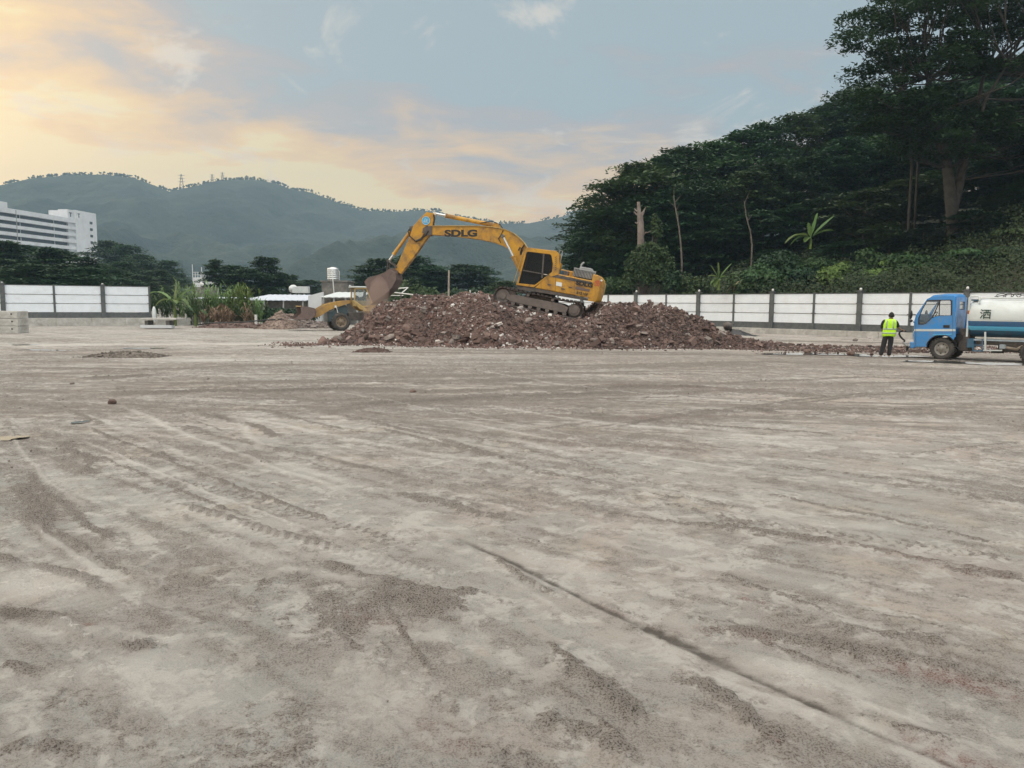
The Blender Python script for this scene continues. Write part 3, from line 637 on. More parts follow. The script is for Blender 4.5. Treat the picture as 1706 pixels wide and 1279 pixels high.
# ================================================================ MOUNTAINS
def az_of(px): r = ray(px, 400); return math.atan2(r.x, r.y)
RIDGE = [(-500, 345), (-300, 335), (-120, 322), (0, 310), (60, 297), (120, 292), (180, 290), (230, 297), (262, 309), (285, 319), (330, 309), (362, 301), (420, 298), (455, 303), (490, 315), (520, 319), (560, 335), (600, 349), (650, 352), (690, 350), (730, 351), (770, 363), (830, 371), (880, 371), (930, 361), (970, 350), (1010, 347), (1100, 340), (1300, 345), (1600, 330), (2000, 350), (2300, 360)]
RD_ = 1250.0
raz = np.array([az_of(p[0]) for p in RIDGE])
def top_z(px, py, r):
    q = ray(px, py); return CAM_H + r * q.z / math.hypot(q.x, q.y)
rz = np.array([top_z(p[0], p[1], RD_) for p in RIDGE])
na, nr_ = 620, 190
azs = np.linspace(az_of(-420), az_of(2150), na); rr = np.linspace(0, 1.12, nr_)
AZ, RR = np.meshgrid(azs, rr)
rh = np.interp(AZ, raz, rz)
r0 = 330.0
rad = r0 + (RD_ - r0) * RR
X, Y = rad * np.sin(AZ), rad * np.cos(AZ)
prof = np.where(RR < 1, RR ** 1.25, 1 - (RR - 1) * 4)
spur = (fbm(X / 260, Y / 260, 5, 5, .55) - .5)
val = np.abs(fbm(X / 190 + 5, Y / 190, 15, 4, .5) - .5)
amp = np.sin(np.clip(RR, 0, 1) * math.pi) ** .8
Z = rh * (prof + amp * (spur * 1.0 - val * .8)) + (vn(X / 9, Y / 9, 2) - .5) * 3.5 * sst(RR, 0, .1) * (1 - sst(RR, .93, 1)) - 4 * (1 - sst(RR, .9, 1))
# never let a spur poke above the skyline
lim = (rh - CAM_H) / RD_ * rad * (.965 + .035 * sst(RR, .86, 1.0)) + CAM_H
Z = np.minimum(Z, lim) ; Z = np.where(RR < .02, -6, Z)
idx = np.arange(na * nr_).reshape(nr_, na)
faces = np.stack([idx[:-1, :-1], idx[:-1, 1:], idx[1:, 1:], idx[1:, :-1]], -1).reshape(-1, 4)
m, b = newmat('mountain_scrub'); co = nt.nodes.new('ShaderNodeNewGeometry').outputs['Position']
c = MixC(Ramp(Noise(co, .012, 8, .68), [(.42, (0, 0, 0)), (.58, (1, 1, 1))]), (.010, .024, .016), (.034, .050, .028))  # broad tone contrast painted in for folds that soft light leaves faint
c = MixC(Ramp(Noise(co, .11, 6, .7), [(.45, (0, 0, 0)), (.58, (.7, .7, .7))]), c, (.013, .025, .015))
setc(b, 'Base Color', c); b.inputs['Roughness'].default_value = .9; bump(b, Noise(co, .12, 6, .7), 1.0, 6)
hills = link_mesh('mountain_terrain', np_mesh('mountain_terrain', np.stack([X, Y, Z], -1).reshape(-1, 3), faces, True), m); tag(hills, kind='structure')
# woods covering the mountain: crowns that no one could count
rng = np.random.default_rng(21)
ico = bmesh.new(); bmesh.ops.create_icosphere(ico, subdivisions=1, radius=1)
IV = np.array([v.co[:] for v in ico.verts]); IF = np.array([[q.index for q in t.verts] for t in ico.faces]); ico.free()
def crowns(ax_, ay_, zz, s):
    n = len(ax_); v = IV[None] * (1 + rng.uniform(-.3, .3, (n, len(IV), 1))); v = v * np.stack([s, s, s * rng.uniform(.7, 1.2, n)], -1)[:, None]
    v = v + np.stack([ax_, ay_, zz], -1)[:, None]
    return v.reshape(-1, 3), (IF[None] + (np.arange(n) * len(IV))[:, None, None]).reshape(-1, 3)
n = 4; ja = rng.integers(0, na, n); jr = (rng.random(n) ** .8 * 169).astype(int)
cx_, cy_, cz_ = X[jr, ja], Y[jr, ja], Z[jr, ja]
s = rng.uniform(1.2, 3.0, n)
v1, f1 = crowns(cx_ + rng.normal(0, 3, n), cy_ + rng.normal(0, 3, n), cz_ - s * .35, s)
k = 2200; ka = rng.uniform(az_of(-60), az_of(1020), k); dens = vn(np.degrees(ka) * 2.2, ka * 0, 8); keep = dens + rng.uniform(-.3, .3, k) > .42; ka = ka[keep]; k = len(ka)
hz_ = np.interp(ka, raz, rz); s = rng.uniform(.7, 2.0, k)
v2, f2 = crowns(RD_ * np.sin(ka), RD_ * np.cos(ka), hz_ + rng.uniform(-2.5, 2.2, k) * (1 + .6 * dens[keep]) , s)
wv = np.concatenate([v1, v2]); wf_ = np.concatenate([f1, f2 + len(v1)])
M['woods_far'] = pmat('woods_far', (.026, .046, .028), (.036, .056, .032), .02, .95)
tag(link_mesh('mountain_woods', np_mesh('mountain_woods', wv, wf_), M['woods_far']), 'dark woods covering the hazy mountain slopes and ridge', 'woods', kind='stuff')
# pylons and pavilion on the ridge
def pylon(px, ytop, ybase, label):
    t = P(px, ytop, RD_ * math.cos(az_of(px)) * .995); bz = P(px, ybase + 8, RD_ * math.cos(az_of(px)) * .995)
    h = t.z - bz.z; mb = MB(); w = h * .13
    for sx_ in (-1, 1):
        for sy_ in (-1, 1): mb.bar((sx_ * w, sy_ * w, 0), (sx_ * w * .12, sy_ * w * .12, h), .42)
    for i in range(6):
        z0, z1 = h * i / 6, h * (i + 1) / 6; a0, a1 = w * (1 - .88 * i / 6), w * (1 - .88 * (i + 1) / 6)
        mb.bar((-a0, -a0, z0), (a1, -a1, z1), .3); mb.bar((a0, -a0, z0), (-a1, -a1, z1), .3)
    o = empty('transmission_pylon', bz, (0, 0, .3), label, 'pylon', 'pylons on the mountain ridge')
    mb.build('lattice_mast', M['steel_dark'], o)
    ar = MB()
    for zf in (.62, .78, .94): ar.bar((-h * .17, 0, h * zf), (h * .17, 0, h * zf), .4)
    ar.build('cross_arm', M['steel_dark'], o)
pylon(303, 290, 314, 'lattice power pylon in the saddle of the ridge, leftmost of three')
pylon(354, 290, 304, 'lattice power pylon on the ridge, middle of the three and closest to the tree clump')
pylon(371, 287, 299, 'lattice power pylon on the ridge between tree clump and pavilion, rightmost of three')
c0 = P(411, 300, 1200); o = empty('pavilion', c0, (0, 0, 0), 'tiny roofed lookout pavilion on the mountain summit', 'pavilion')
mb = MB()
for k in range(6): a = k * math.pi / 3; mb.bar((2.2 * math.cos(a), 2.2 * math.sin(a), -4), (2.2 * math.cos(a), 2.2 * math.sin(a), 3.4), .45)
mb.build('column', M['steel_dark'], o)
mb = MB(); mb.loft([[(r_ * math.cos(k * math.pi / 3), r_ * math.sin(k * math.pi / 3), z_) for k in range(6)] for r_, z_ in ((4.6, 3.2), (2.4, 4.6), (2.4, 5.2), (3.2, 5.3), (.3, 7.4))], smooth=False); mb.build('roof', M['steel_dark'], o)

# ================================================================ WOODED HILL on the right
FX0, FY0 = 7.9, 63.7; FD = Vector((.644, -.765, 0)); FN = Vector((.765, .644, 0))
def fence_d(x, y): return (x - FX0) * .765 + (y - FY0) * .644
def hill(x, y):
    d = fence_d(x, y); al = (x - FX0) * .644 - (y - FY0) * .765
    side_ = sst(al + .35 * d, -14, 10)
    h = (2.2 * sst(d, .5, 5) + .16 * np.maximum(d - 4, 0) + 3.2 * sst(d, 8, 26)) * (.25 + .75 * side_) + (fbm(x / 7, y / 7, 31, 3) - .5) * 1.6 * sst(d, 1, 6)
    h = h + 4.0 * sst(al, 14, 32) * sst(d, 2, 18)
    return np.where(d < .4, -.3, np.maximum(h, -.2)) * sst(al + d * .5, -22, -6)
def hillz(x, y): return float(hill(np.array([x], float), np.array([y], float))[0])
ga = np.linspace(-25, 75, 120); gd = np.concatenate([[.4], np.linspace(.8, 110, 130)])
GA, GD = np.meshgrid(ga, gd); X = FX0 + GA * .644 + GD * .765; Y = FY0 - GA * .765 + GD * .644
Z = hill(X, Y); idx = np.arange(X.size).reshape(X.shape)
faces = np.stack([idx[:-1, :-1], idx[:-1, 1:], idx[1:, 1:], idx[1:, :-1]], -1).reshape(-1, 4)
M['hill_soil'] = pmat('hill_soil', (.035, .045, .022), (.06, .055, .035), .5, .95, bmp=.8, bscale=2)
tag(link_mesh('hillside_terrain', np_mesh('hillside_terrain', np.stack([X, Y, Z], -1).reshape(-1, 3), faces, True), M['hill_soil']), kind='structure')

# ================================================================ SITE FENCES
def fence(name, label, p0, step, n, curb, hpan, dark, thick, ndiv, curb_from, curb_to, z0=0, fs=1.0):
    """p0 first post; step vector between posts; each bay: dark plinth board + ribbed white panel"""
    d = Vector(step); L = d.length; d = d / L; nrm = Vector((-d.y, d.x, 0)); ang = math.atan2(d.y, d.x)
    root = empty(name, p0, (0, 0, ang), label, 'fence'); top = curb + dark + hpan
    face = -1
    for i in range(n):
        w = .30 if thick(i) else .15
        mb = MB(); mb.box((i * L, 0, curb + (top - curb) / 2 + (.06 * fs if thick(i) else .03)), (w, w if thick(i) else .13, top - curb + (.12 * fs if thick(i) else .06)))
        pst = mb.build('post', M['post_grey'], root, bevel=.01)
        if thick(i):
            mb = MB(); mb.box((i * L, 0, top + .12 * fs + .025), (w + .10, w + .10, .05)); mb.box((i * L, 0, top + .12 * fs + .068), (w * .7, w * .7, .04)); mb.build('cap', M['post_grey'], pst)
            mb = MB(); mb.loft([[(i * L + r_ * math.cos(a_), r_ * math.sin(a_), top + .12 * fs + .08 + z_ * fs) for a_ in [k * math.pi / 4 for k in range(8)]] for r_, z_ in ((.05, 0), (.085, .055), (.07, .125), (.02, .16))]); mb.build('finial', M['cap_white'], pst)
        if i == n - 1: break
        w2 = .30 if thick(i + 1) else .15; x0, x1 = i * L + w / 2 - .02, (i + 1) * L - w2 / 2 + .02
        mb = MB(); mb.box(((x0 + x1) / 2, .0, curb + dark / 2), (x1 - x0, .06, dark)); mb.build('plinth_board', M['post_grey'], root)
        mb = MB(); mb.box(((x0 + x1) / 2, 0, top + .02), (x1 - x0, .09, .05)); mb.build('top_rail', M['post_grey'], root)
        # white panel: three boards, each with shallow ribs
        pb = MB(); hb = hpan / ndiv; sec = []
        for k in range(ndiv):
            z_ = curb + dark + k * hb
            for j in range(6):
                za = z_ + .012 + (hb - .024) * j / 6; dz = (hb - .024) / 6
                sec += [(-.030 if j % 2 else -.0285, za + .006), (-.030 if j % 2 else -.0285, za + dz - .006)]
            sec += [(-.004, z_ + hb - .004), (-.004, z_ + hb + .004)]
        sec = sec[:-1]
        ring0 = [(x0, a_, z_) for a_, z_ in sec]; ring1 = [(x1, a_, z_) for a_, z_ in sec]
        ring0 += [(x0, .012, sec[-1][1]), (x0, .012, sec[0][1])]; ring1 += [(x1, .012, sec[-1][1]), (x1, .012, sec[0][1])]
        pb.loft([ring0, ring1], smooth=False); pn = pb.build('panel', M['white_panel'], root)
        for k in range(1, ndiv):
            sb = MB(); zz_ = curb + dark + k * hb; sb.box(((x0 + x1) / 2, -.034, zz_), (x1 - x0, .02, .030))
            for xx in (x0 + .05, x1 - .05): sb.box((xx, -.045, zz_ + .015), (.11, .03, .06))
            sb.build('joint_strip', M['steel_dark'], pn)
    return root, d, ang
Rf, d_, a_ = fence('site_fence', 'long fence of white ribbed panels and dark posts receding below the wooded hill', (FX0 - 3 * 1.932, FY0 + 3 * 2.295, 0), (1.932, -2.295, 0), 17, .36, 1.90, .40, lambda i: i % 2 == 0, 3, 0, 0)
P5 = P(5, 500, 56); P249 = P(249, 500, 60.5); st = (Vector((P249.x, P249.y, 0)) - Vector((P5.x, P5.y, 0))) / 3
fence('site_fence', 'short fence of white ribbed panels at the far left below the white building', (P5.x - 2 * st.x, P5.y - 2 * st.y, 0), tuple(st), 6, .60, 1.98, .42, lambda i: i in (2, 4, 0), 3, 0, 0, fs=.5)
def curbwall(label, a, b, h, w, n):
    a, b = Vector(a), Vector(b); d = b - a; L = d.length; ang = math.atan2(d.y, d.x); o = empty('concrete_curb', a, (0, 0, ang), label, 'curb')
    rr_ = random.Random(4)
    for i in range(n):
        mb = MB(); x0, x1 = L * i / n, L * (i + 1) / n; mb.box(((x0 + x1) / 2, rr_.uniform(-.01, .01), h / 2 - .05), (x1 - x0 - .012, w, h + .1 + rr_.uniform(-.008, .008))); mb.build('block', M['concrete'], o, bevel=.015)
fo = Vector((FX0, FY0, 0))
curbwall('low concrete wall under the long fence on the right', fo + FD * (-9) - FN * .02, fo + FD * 40 - FN * .02, .36, .5, 25)
sd_ = st.normalized()
curbwall('low concrete wall under the short fence at the far left', Vector((P5.x, P5.y, 0)) - sd_ * 6, Vector((P249.x, P249.y, 0)) + sd_ * 2.9, .6, .55, 8)

# ================================================================ BUILDINGS
KB = 1.3
bx, by = -168 * KB, 300 * KB; dirb = Vector((.111, .994, 0)); nb_ = Vector((.994, -.111, 0))
o = empty('apartment_block', (bx, by, 0), (0, 0, math.atan2(dirb.y, dirb.x)), 'long white multi-storey block with dark gallery bands and an end tower', 'building')
ztop = P(140, 366, by).z; pit = 3.28
# local: x along the facade (away), -y toward the site
wall = MB(); wall.box((-62, 8.5, ztop / 2), (124, 13, ztop)); wall.build('wall', M['wall_white'], o)
for k in range(9):
    z1 = ztop - 1.75 - k * pit; z0 = z1 - 1.75
    bnd = MB(); bnd.box((-62, 1.9, (z0 + z1) / 2), (123.6, .12, z1 - z0)); g = bnd.build('gallery', M['window_dark'], o)
    pr_ = MB(); pr_.box((-62, 1.0, z0 - .76), (124, 1.9, 1.53)); pr_.build('parapet', M['wall_white'], o)
    if k < 6:
        for q in range(3): cl_ = MB(); cl_.box((-14 - q * 22, 1.55, (z0 + z1) / 2), (.25, .3, z1 - z0)); cl_.build('pillar', M['wall_white'], g)
mb = MB(); mb.box((-62, 1.0, ztop - .7), (124, 1.9, 2.1)); mb.build('roof_parapet', M['wall_white'], o)
zt = P(150, 350, by).z
mb = MB(); mb.box((7.6, 7, zt / 2), (16, 14.5, zt)); mb.build('tower', M['wall_white'], o, bevel=.1)
mb = MB(); mb.box((-2.4, 3.4, zt / 2 + .2), (4.6, 5, zt - .6)); mb.build('stair_tower', M['wall_white'], o)
for k in range(8):
    mb = MB(); mb.box((11.2, -.28, zt - 5.2 - k * 3.3), (2.1, .12, 1.3)); mb.build('window', M['window_dark'], o)
for q, (xx, ww) in enumerate(((-2.6, 2.0), (2.0, 1.6))):
    mb = MB(); mb.box((xx, -.30 if xx > 0 else .82, zt - 1.6), (ww, .12, .4)); mb.box((xx, -.30 if xx > 0 else .82, zt - 2.7), (.5, .12, 1.8)); mb.build('roof_sign', M['window_dark'], o)
mb = MB(); mb.box((-52, 6, ztop + 1.4), (18, 9, 3.2)); mb.build('roof_house', M['wall_white'], o)
mb = MB(); mb.box((-50, 1.4, ztop + 1.4), (2.4, .4, .5)); mb.box((-50, 1.4, ztop + .6), (.7, .4, 1.6)); mb.build('roof_sign', M['window_dark'], o)
mb = MB(); mb.bar((-40, -.05, ztop), (-40, -.05, 8), .25); mb.build('drain_pipe', M['grey_metal'], o)

def at(px, Y, z=0): p = P(px, 500, Y); return Vector((p.x, p.y, z))
def zpx(px, py, Y): return P(px, py, Y).z
# low sheds
def shed(label, px0, px1, Y, ytop, yeave, depth, roofm, wallm, wall_from=None, slope=.6):
    a, b = at(px0, Y), at(px1, Y); w = b.x - a.x; o = empty('work_shed', ((a.x + b.x) / 2, Y, 0), (0, 0, 0), label, 'shed', 'low sheds behind the site')
    ze = zpx((px0 + px1) / 2, yeave, Y); zt_ = ze + slope
    mb = MB(); mb.box((0, depth / 2 + .6, ze / 2 - .05), (w * .96, depth, ze - .1)); mb.build('wall', wallm, o)
    mb = MB(); n_ = max(6, int(w / .5))
    ring = []
    for k in range(n_ * 2 + 1):
        xx = -w / 2 + w * k / (n_ * 2); ring.append((xx, (k % 2) * .035))
    r0_ = [(x_, -.6, ze + z_) for x_, z_ in ring]; r1_ = [(x_, depth + .6, zt_ + z_) for x_, z_ in ring]
    r0b = [(x_, -.6, ze + z_ - .05) for x_, z_ in ring[::-1]]; r1b = [(x_, depth + .6, zt_ + z_ - .05) for x_, z_ in ring[::-1]]
    mb.loft([r0_ + r0b, r1_ + r1b], smooth=False); mb.build('roof', roofm, o)
    mb = MB()
    for k in range(4): mb.bar((-w * .45 + w * .3 * k, -.45, 0), (-w * .45 + w * .3 * k, -.45, ze), .12)
    mb.build('pillar', M['grey_metal'], o)
    return o
shed('long low shed with pale blue corrugated roof behind the tall grass', 405, 512, 74, 488, 500, 7, M['roof_blue'], M['concrete_dark'])
shed('low dark shed with thin white roof edge left of the tall grass', 312, 392, 70, 494, 497, 4, M['roof_blue'], M['concrete_dark'], slope=.15)
shed('low white-roofed shed directly behind the wheel loader cab', 536, 600, 66, 490, 495, 5, M['white_paint'], M['concrete_dark'], slope=.5)
# white gable wall between sheds
mb = MB(); q0, q1 = at(514, 70), at(539, 70)
mb.prism([(q0.x, 0), (q1.x, 0), (q1.x, zpx(539, 486, 70)), (q0.x, zpx(514, 489, 70) - .2)], 69.9, 70.2); tag(mb.build('white_wall', M['wall_white']), 'plain white sloping-topped wall beside the concrete tank house', 'wall')
# tank house + steel water tank
a, b = at(535, 74), at(577, 74); zt_ = zpx(555, 469, 74); w = b.x - a.x
o = empty('tank_house', ((a.x + b.x) / 2, 74, 0), label='small grey concrete house carrying a water tank', cat='building')
mb = MB(); mb.box((0, 2, zt_ / 2), (w, 3.4, zt_)); mb.build('wall', M['concrete_dark'], o, bevel=.03)
mb = MB(); mb.box((0, 2, zt_ + .06), (w + .2, 3.6, .12)); mb.build('roof', M['concrete_dark'], o)
tx = at(553.5, 75); wt = empty('water_tank', (tx.x, 75.5, zt_ + .12), label='ribbed stainless steel water tank on the concrete house roof', cat='water tank')
mb = MB(); r_ = .56; rings = []
for k in range(25):
    z_ = .1 + k * .045; q = r_ + (.02 if k % 4 in (1, 2) else -.015); rings.append([(q * math.cos(t * math.pi / 12), q * math.sin(t * math.pi / 12), z_) for t in range(24)])
rings.append([(.2 * math.cos(t * math.pi / 12), .2 * math.sin(t * math.pi / 12), 1.32) for t in range(24)])
mb.loft(rings); mb.build('tank_body', M['chrome'], wt)
mb = MB(); mb.cyl((0, 0, 0), (0, 0, .1), .5, 20); mb.build('stand', M['grey_metal'], wt)
mb = MB(); mb.tube([(.62, 0, .1), (.62, 0, .9), (.5, 0, 1.1)], .03); mb.build('pipe', M['cap_white'], wt)
pt, pb_ = P(553, 448, 72), P(560, 493, 72)
mb = MB(); mb.tube([(0, 0, -pb_.z), (pt.x - pb_.x, 0, pt.z - pb_.z)], .045)
o = mb.build('white_pole', M['cap_white']); o.location = pb_; tag(o, 'thin leaning white pole in front of the water tank house', 'pole')
# small white building with roof railing
a, b = at(322, 120), at(348, 120); w = b.x - a.x; zt_ = zpx(335, 462, 120)
o = empty('rooftop_house', ((a.x + b.x) / 2, 120, 0), label='small pale house top with roof railing left of the conifers', cat='building')
mb = MB(); mb.box((0, 2, zt_ / 2), (w, 4, zt_)); mb.build('wall', M['wall_white'], o)
mb = MB()
for k in range(7): mb.bar((-w / 2 + w * k / 6, 0.1, zt_), (-w / 2 + w * k / 6, .1, zt_ + .8), .07)
mb.bar((-w / 2, .1, zt_ + .8), (w / 2, .1, zt_ + .8), .07); mb.bar((-w / 2, .1, zt_ + .4), (w / 2, .1, zt_ + .4), .06)
mb.bar((-w / 2, .1, zt_), (-w / 2, .1, zt_ + 2.0), .09); mb.bar((w * .08, .1, zt_), (w * .08, .1, zt_ + 1.6), .09)
mb.build('railing', M['wall_white'], o)
mb = MB(); mb.box((w * .2, -.02, zt_ - 1.2), (w * .2, .1, 1.0)); mb.build('window', M['window_dark'], o)
# low hedge line and little hut between
a, b = at(330, 90), at(345, 90)
o = empty('satellite_hut', ((a.x + b.x) / 2, 90, 0), label='little grey hut with a white dish behind the banana plants', cat='hut'); zt_ = zpx(337, 478, 90)
mb = MB(); mb.box((0, 1, zt_ / 2), (2.4, 2, zt_)); mb.build('wall', M['concrete_dark'], o)
mb = MB(); mb.ball((.1, -.3, zt_ + .3), (.24, .1, .22)); mb.build('dish', M['cap_white'], o)
for px, w_, lb in ((489, 1.1, 'round white roof tank on the far shed'), (502, 1.7, 'boxy white roof cooler on the far shed, right of the round tank')):
    Yq = 84; zz_ = zpx(px, 488, Yq); c0 = at(px, Yq); o = empty('roof_tank' if px == 489 else 'roof_cooler', (c0.x, Yq, 0), label=lb, cat='tank' if px == 489 else 'cooler')
    mb = MB()
    if px == 489: mb.ball((0, 0, zz_ + .45), (.5, .5, .45))
    else: mb.box((0, 0, zz_ + .35), (w_, .9, .7)); 
    mb.build('body', M['white_paint'], o, bevel=.02)
    mb = MB(); mb.bar((-.3, 0, 0), (-.3, 0, zz_), .1); mb.bar((.3, 0, 0), (.3, 0, zz_), .1); mb.build('support', M['grey_metal'], o)
# stacked concrete blocks at the far left
o = empty('concrete_block_stack', (0, 0, 0))
COL.objects.unlink(o); bpy.data.objects.remove(o)
Yb = 44; zt_ = zpx(14, 518, Yb); hb = (zt_) / 3
lbs = ['bottom', 'middle', 'topmost']
for k in range(3):
    x1 = at(27.5 + (k % 2) * .6, Yb).x; mb = MB(); mb.box((-2.2, .5, hb / 2), (4.4, 1.0, hb - .012))
    o = mb.build('concrete_block', M['concrete'], bevel=.02); o.location = (x1, Yb, k * hb); tag(o, f'long grey concrete block at the left edge, {lbs[k]} of a stack of three', 'concrete block', 'stacked concrete blocks')
    mb = MB()
    for q in range(3): mb.cyl((-.35 - q * 1.3, -.012, hb * .6), (-.35 - q * 1.3, .05, hb * .6), .05, 10)
    mb.build('lifting_hole', M['black'], o)
# low slab bench on blocks
a, b = at(236, 53), at(288, 53); w = b.x - a.x
o = empty('concrete_slab', ((a.x + b.x) / 2, 53, 0), label='thin pale concrete slab lying on low blocks before the left fence', cat='slab')
mb = MB(); mb.box((.1, .4, zpx(262, 531, 53)), (w + .3, 1.3, .1)); mb.build('top', M['concrete'], o, bevel=.01)
mb = MB(); mb.box((-.1, .1, .16), (w, .5, .2)); mb.build('plank', M['wall_white'], o, bevel=.01)
mb = MB(); mb.box((w * .3, .4, zpx(262, 533, 53) / 2), (.25, .8, zpx(262, 533, 53) - .08)); mb.box((-w * .4, .5, zpx(262, 533, 53) / 2), (.25, .8, zpx(262, 533, 53) - .08)); mb.build('support', M['concrete_dark'], o)
# poles and pipes behind the rubble
o = MB().tube([(0, 0, 0), (.05, 0, zpx(747, 450, 66))], [.10, .07], 8).build('utility_pole', M['bark_pale']); o.location = at(747, 66); tag(o, 'thin bare utility pole standing behind the rubble heap', 'pole')
o = MB().tube([(0, 0, 0), (-.03, 0, zpx(784, 483, 46))], .045, 6).build('stake', M['cap_white']); o.location = at(784, 46); tag(o, 'short pale stake poking up just behind the rubble heap', 'stake')
a, b = P(648, 486, 62), P(716, 494, 60); c1, c2 = P(655, 481, 62), P(680, 479, 62)
o = empty('pipe_rack', (a.x, 62, 0), label='low rack of thin pale pipes behind the heap under the digger bucket', cat='pipe rack')
mb = MB(); A_ = Vector((a.x, 62, 0)); mb.tube([a - A_, b - A_], .05, 6); mb.tube([c1 - A_, c2 - A_], .05, 6); mb.tube([a - A_, c1 - A_], .04, 6); mb.tube([c2 - A_, P(668, 489, 61.5) - A_], .04, 6); mb.tube([P(650, 492, 62) - A_, P(672, 492, 62) - A_], .04, 6); mb.build('pipe', M['cap_white'], o)
mb = MB()
for q in (a, b, P(668, 489, 61.5)): mb.bar((q.x - A_.x, q.y - A_.y, 0), (q.x - A_.x, q.y - A_.y, q.z), .08)
mb.build('leg', M['steel_dark'], o)
for px, pt_, pb2, Yq, lb in ((856, 520, 537, 60, ''),):
    pass
c0 = at(425.5, 57); o = MB().cyl((0, 0, 0), (0, 0, zpx(425, 524, 57)), .10, 10).build('marker_post', M['cap_white']); o.location = c0; tag(o, 'short white marker post before the tall grass', 'post')
c0 = at(256, 58); o = empty('white_sack', c0, label='slim white wrapped bundle standing beside the left fence end', cat='bundle'); MB().ball((0, 0, .9), (.16, .16, .62)).build('cloth', M['white_paint'], o)
MB().cyl((0, 0, 0), (0, 0, .8), .05, 8).build('stake', M['wood'], o)
# ================================================================ PLANTS
def leaf_quads(c, nrm, size, rng, aspect=.5):
    n = len(c); t = rng.normal(size=(n, 3)); t -= nrm * (t * nrm).sum(1)[:, None]; t /= np.linalg.norm(t, axis=1)[:, None] + 1e-9
    b_ = np.cross(nrm, t); s = size[:, None]
    v = np.stack([c - t * s, c + b_ * s * aspect, c + t * s, c - b_ * s * aspect], 1)
    return v.reshape(-1, 3)
def quads_for(n): return np.arange(n * 4).reshape(n, 4)
def unit(v): return v / (np.linalg.norm(v, axis=1)[:, None] + 1e-9)
def pad_leaves(centre, r, n, rng, thick=.085, tilt=.38, size=.3, dome=.10):
    a = rng.uniform(0, 2 * math.pi, n); rad = r * np.sqrt(rng.random(n)) * (1 + .25 * np.sin(a * 3 + rng.uniform(0, 6)) + .12 * np.sin(a * 7 + rng.uniform(0, 6)))
    z = rng.normal(0, thick * r, n) - dome * rad ** 2 / r
    c = np.stack([rad * np.cos(a), rad * np.sin(a), z], -1) + centre
    nm = unit(np.stack([rng.normal(0, tilt, n), rng.normal(0, tilt, n), np.ones(n)], -1))
    return leaf_quads(c, nm, size * rng.uniform(.6, 1.3, n), rng, .42)
def layered_tree(H, R, lo, npads, per, rng, size=.3, padr=(1.1, 2.0), shape='umbrella', limbn=5, trunk_r=.22, fork=None):
    """returns trunk MB and leaf vertex array. shape of crown: umbrella or cone"""
    tb = MB(); L = []
    lean = rng.normal(0, .02, 2); tp = lambda z: Vector((lean[0] * z * 1.5 + .15 * math.sin(z * .5), lean[1] * z * 1.5 + .12 * math.cos(z * .43), z))
    top = H * .93
    tb.tube([tp(top * k / 8) for k in range(9)], [trunk_r * (1 - .82 * k / 8) for k in range(9)], 7)
    for k in range(npads):
        u = (k + rng.random()) / npads; h = H * (lo + (1 - lo) * u)
        if shape == 'umbrella': wr = R * (.55 + .45 * math.sin(min(1, u * 1.25) * math.pi * .5)) * (1 - max(0, u - .72) / .28 * .75)
        else: wr = R * (1 - u * .86)
        a = rng.uniform(0, 2 * math.pi); rd = wr * math.sqrt(rng.random()) * .95 if u < .9 else wr * rng.random() * .5
        c = Vector((rd * math.cos(a), rd * math.sin(a), h)) + tp(h) * Vector((1, 1, 0)).length * 0
        c = Vector((c.x + tp(h).x, c.y + tp(h).y, h)); pr = rng.uniform(*padr)
        L.append(pad_leaves(np.array(c[:]), pr, int(per * (pr / padr[1]) ** 1.3), rng, size=size))
        if k % limbn == 0 or u > .93:
            z0 = max(H * .12, h - rd * .55 - .6); p0 = tp(z0); mid = p0.lerp(c, .55) + Vector((0, 0, -.12 * rd))
            tb.tube([p0, mid, c], [trunk_r * .36 * (1 - z0 / H) + .035, .05, .02], 5, caps=False)
    return tb, np.concatenate(L)
def tree_from(tb, lv, leafm, bark, loc, label, cat='tree', group=None, name='forest_tree', rz=0, sc=(1, 1, 1)):
    o = empty(name, loc, (0, 0, rz), label, cat, group); o.scale = sc
    tb.build('trunk', bark, o)
    n = len(lv) // 4; link_mesh('crown', np_mesh('crown', lv, quads_for(n)), leafm, o)
    return o
M['bark_mid'] = pmat('bark_mid', (.15, .122, .105), (.24, .20, .175), 2.0, .9, bmp=.6, bscale=10)
rng = np.random.default_rng(77)
PROT = []   # (H, trunk mesh, crown mesh)
def proto(H, R, lo, npads, per, **k):
    tb, lv = layered_tree(H, R, lo, npads, per, rng, **k)
    me = bpy.data.meshes.new('trunk'); me.from_pydata(tb.v, [], tb.f); me.polygons.foreach_set('use_smooth', tb.sm); me.materials.append(M['bark'])
    cm = {}
    base = np_mesh('crown', lv, quads_for(len(lv) // 4))
    for key in ('leaf_dark', 'leaf_mid'):
        c_ = base.copy(); c_.materials.append(M[key]); cm[key] = c_
    return (H, R, me, cm)
for k in range(5): PROT.append(proto(16, 5.4, .16, 84, 230, size=.32, padr=(1.4, 2.9)))
LOWP = [proto(9, 4.2, .10, 70, 170, size=.26, padr=(.9, 1.7), trunk_r=.16) for _ in range(3)]
CONE = [proto(10, 3.4, .12, 62, 130, size=.24, padr=(.7, 1.35), shape='cone', trunk_r=.14) for _ in range(3)]
RND = random.Random(9)
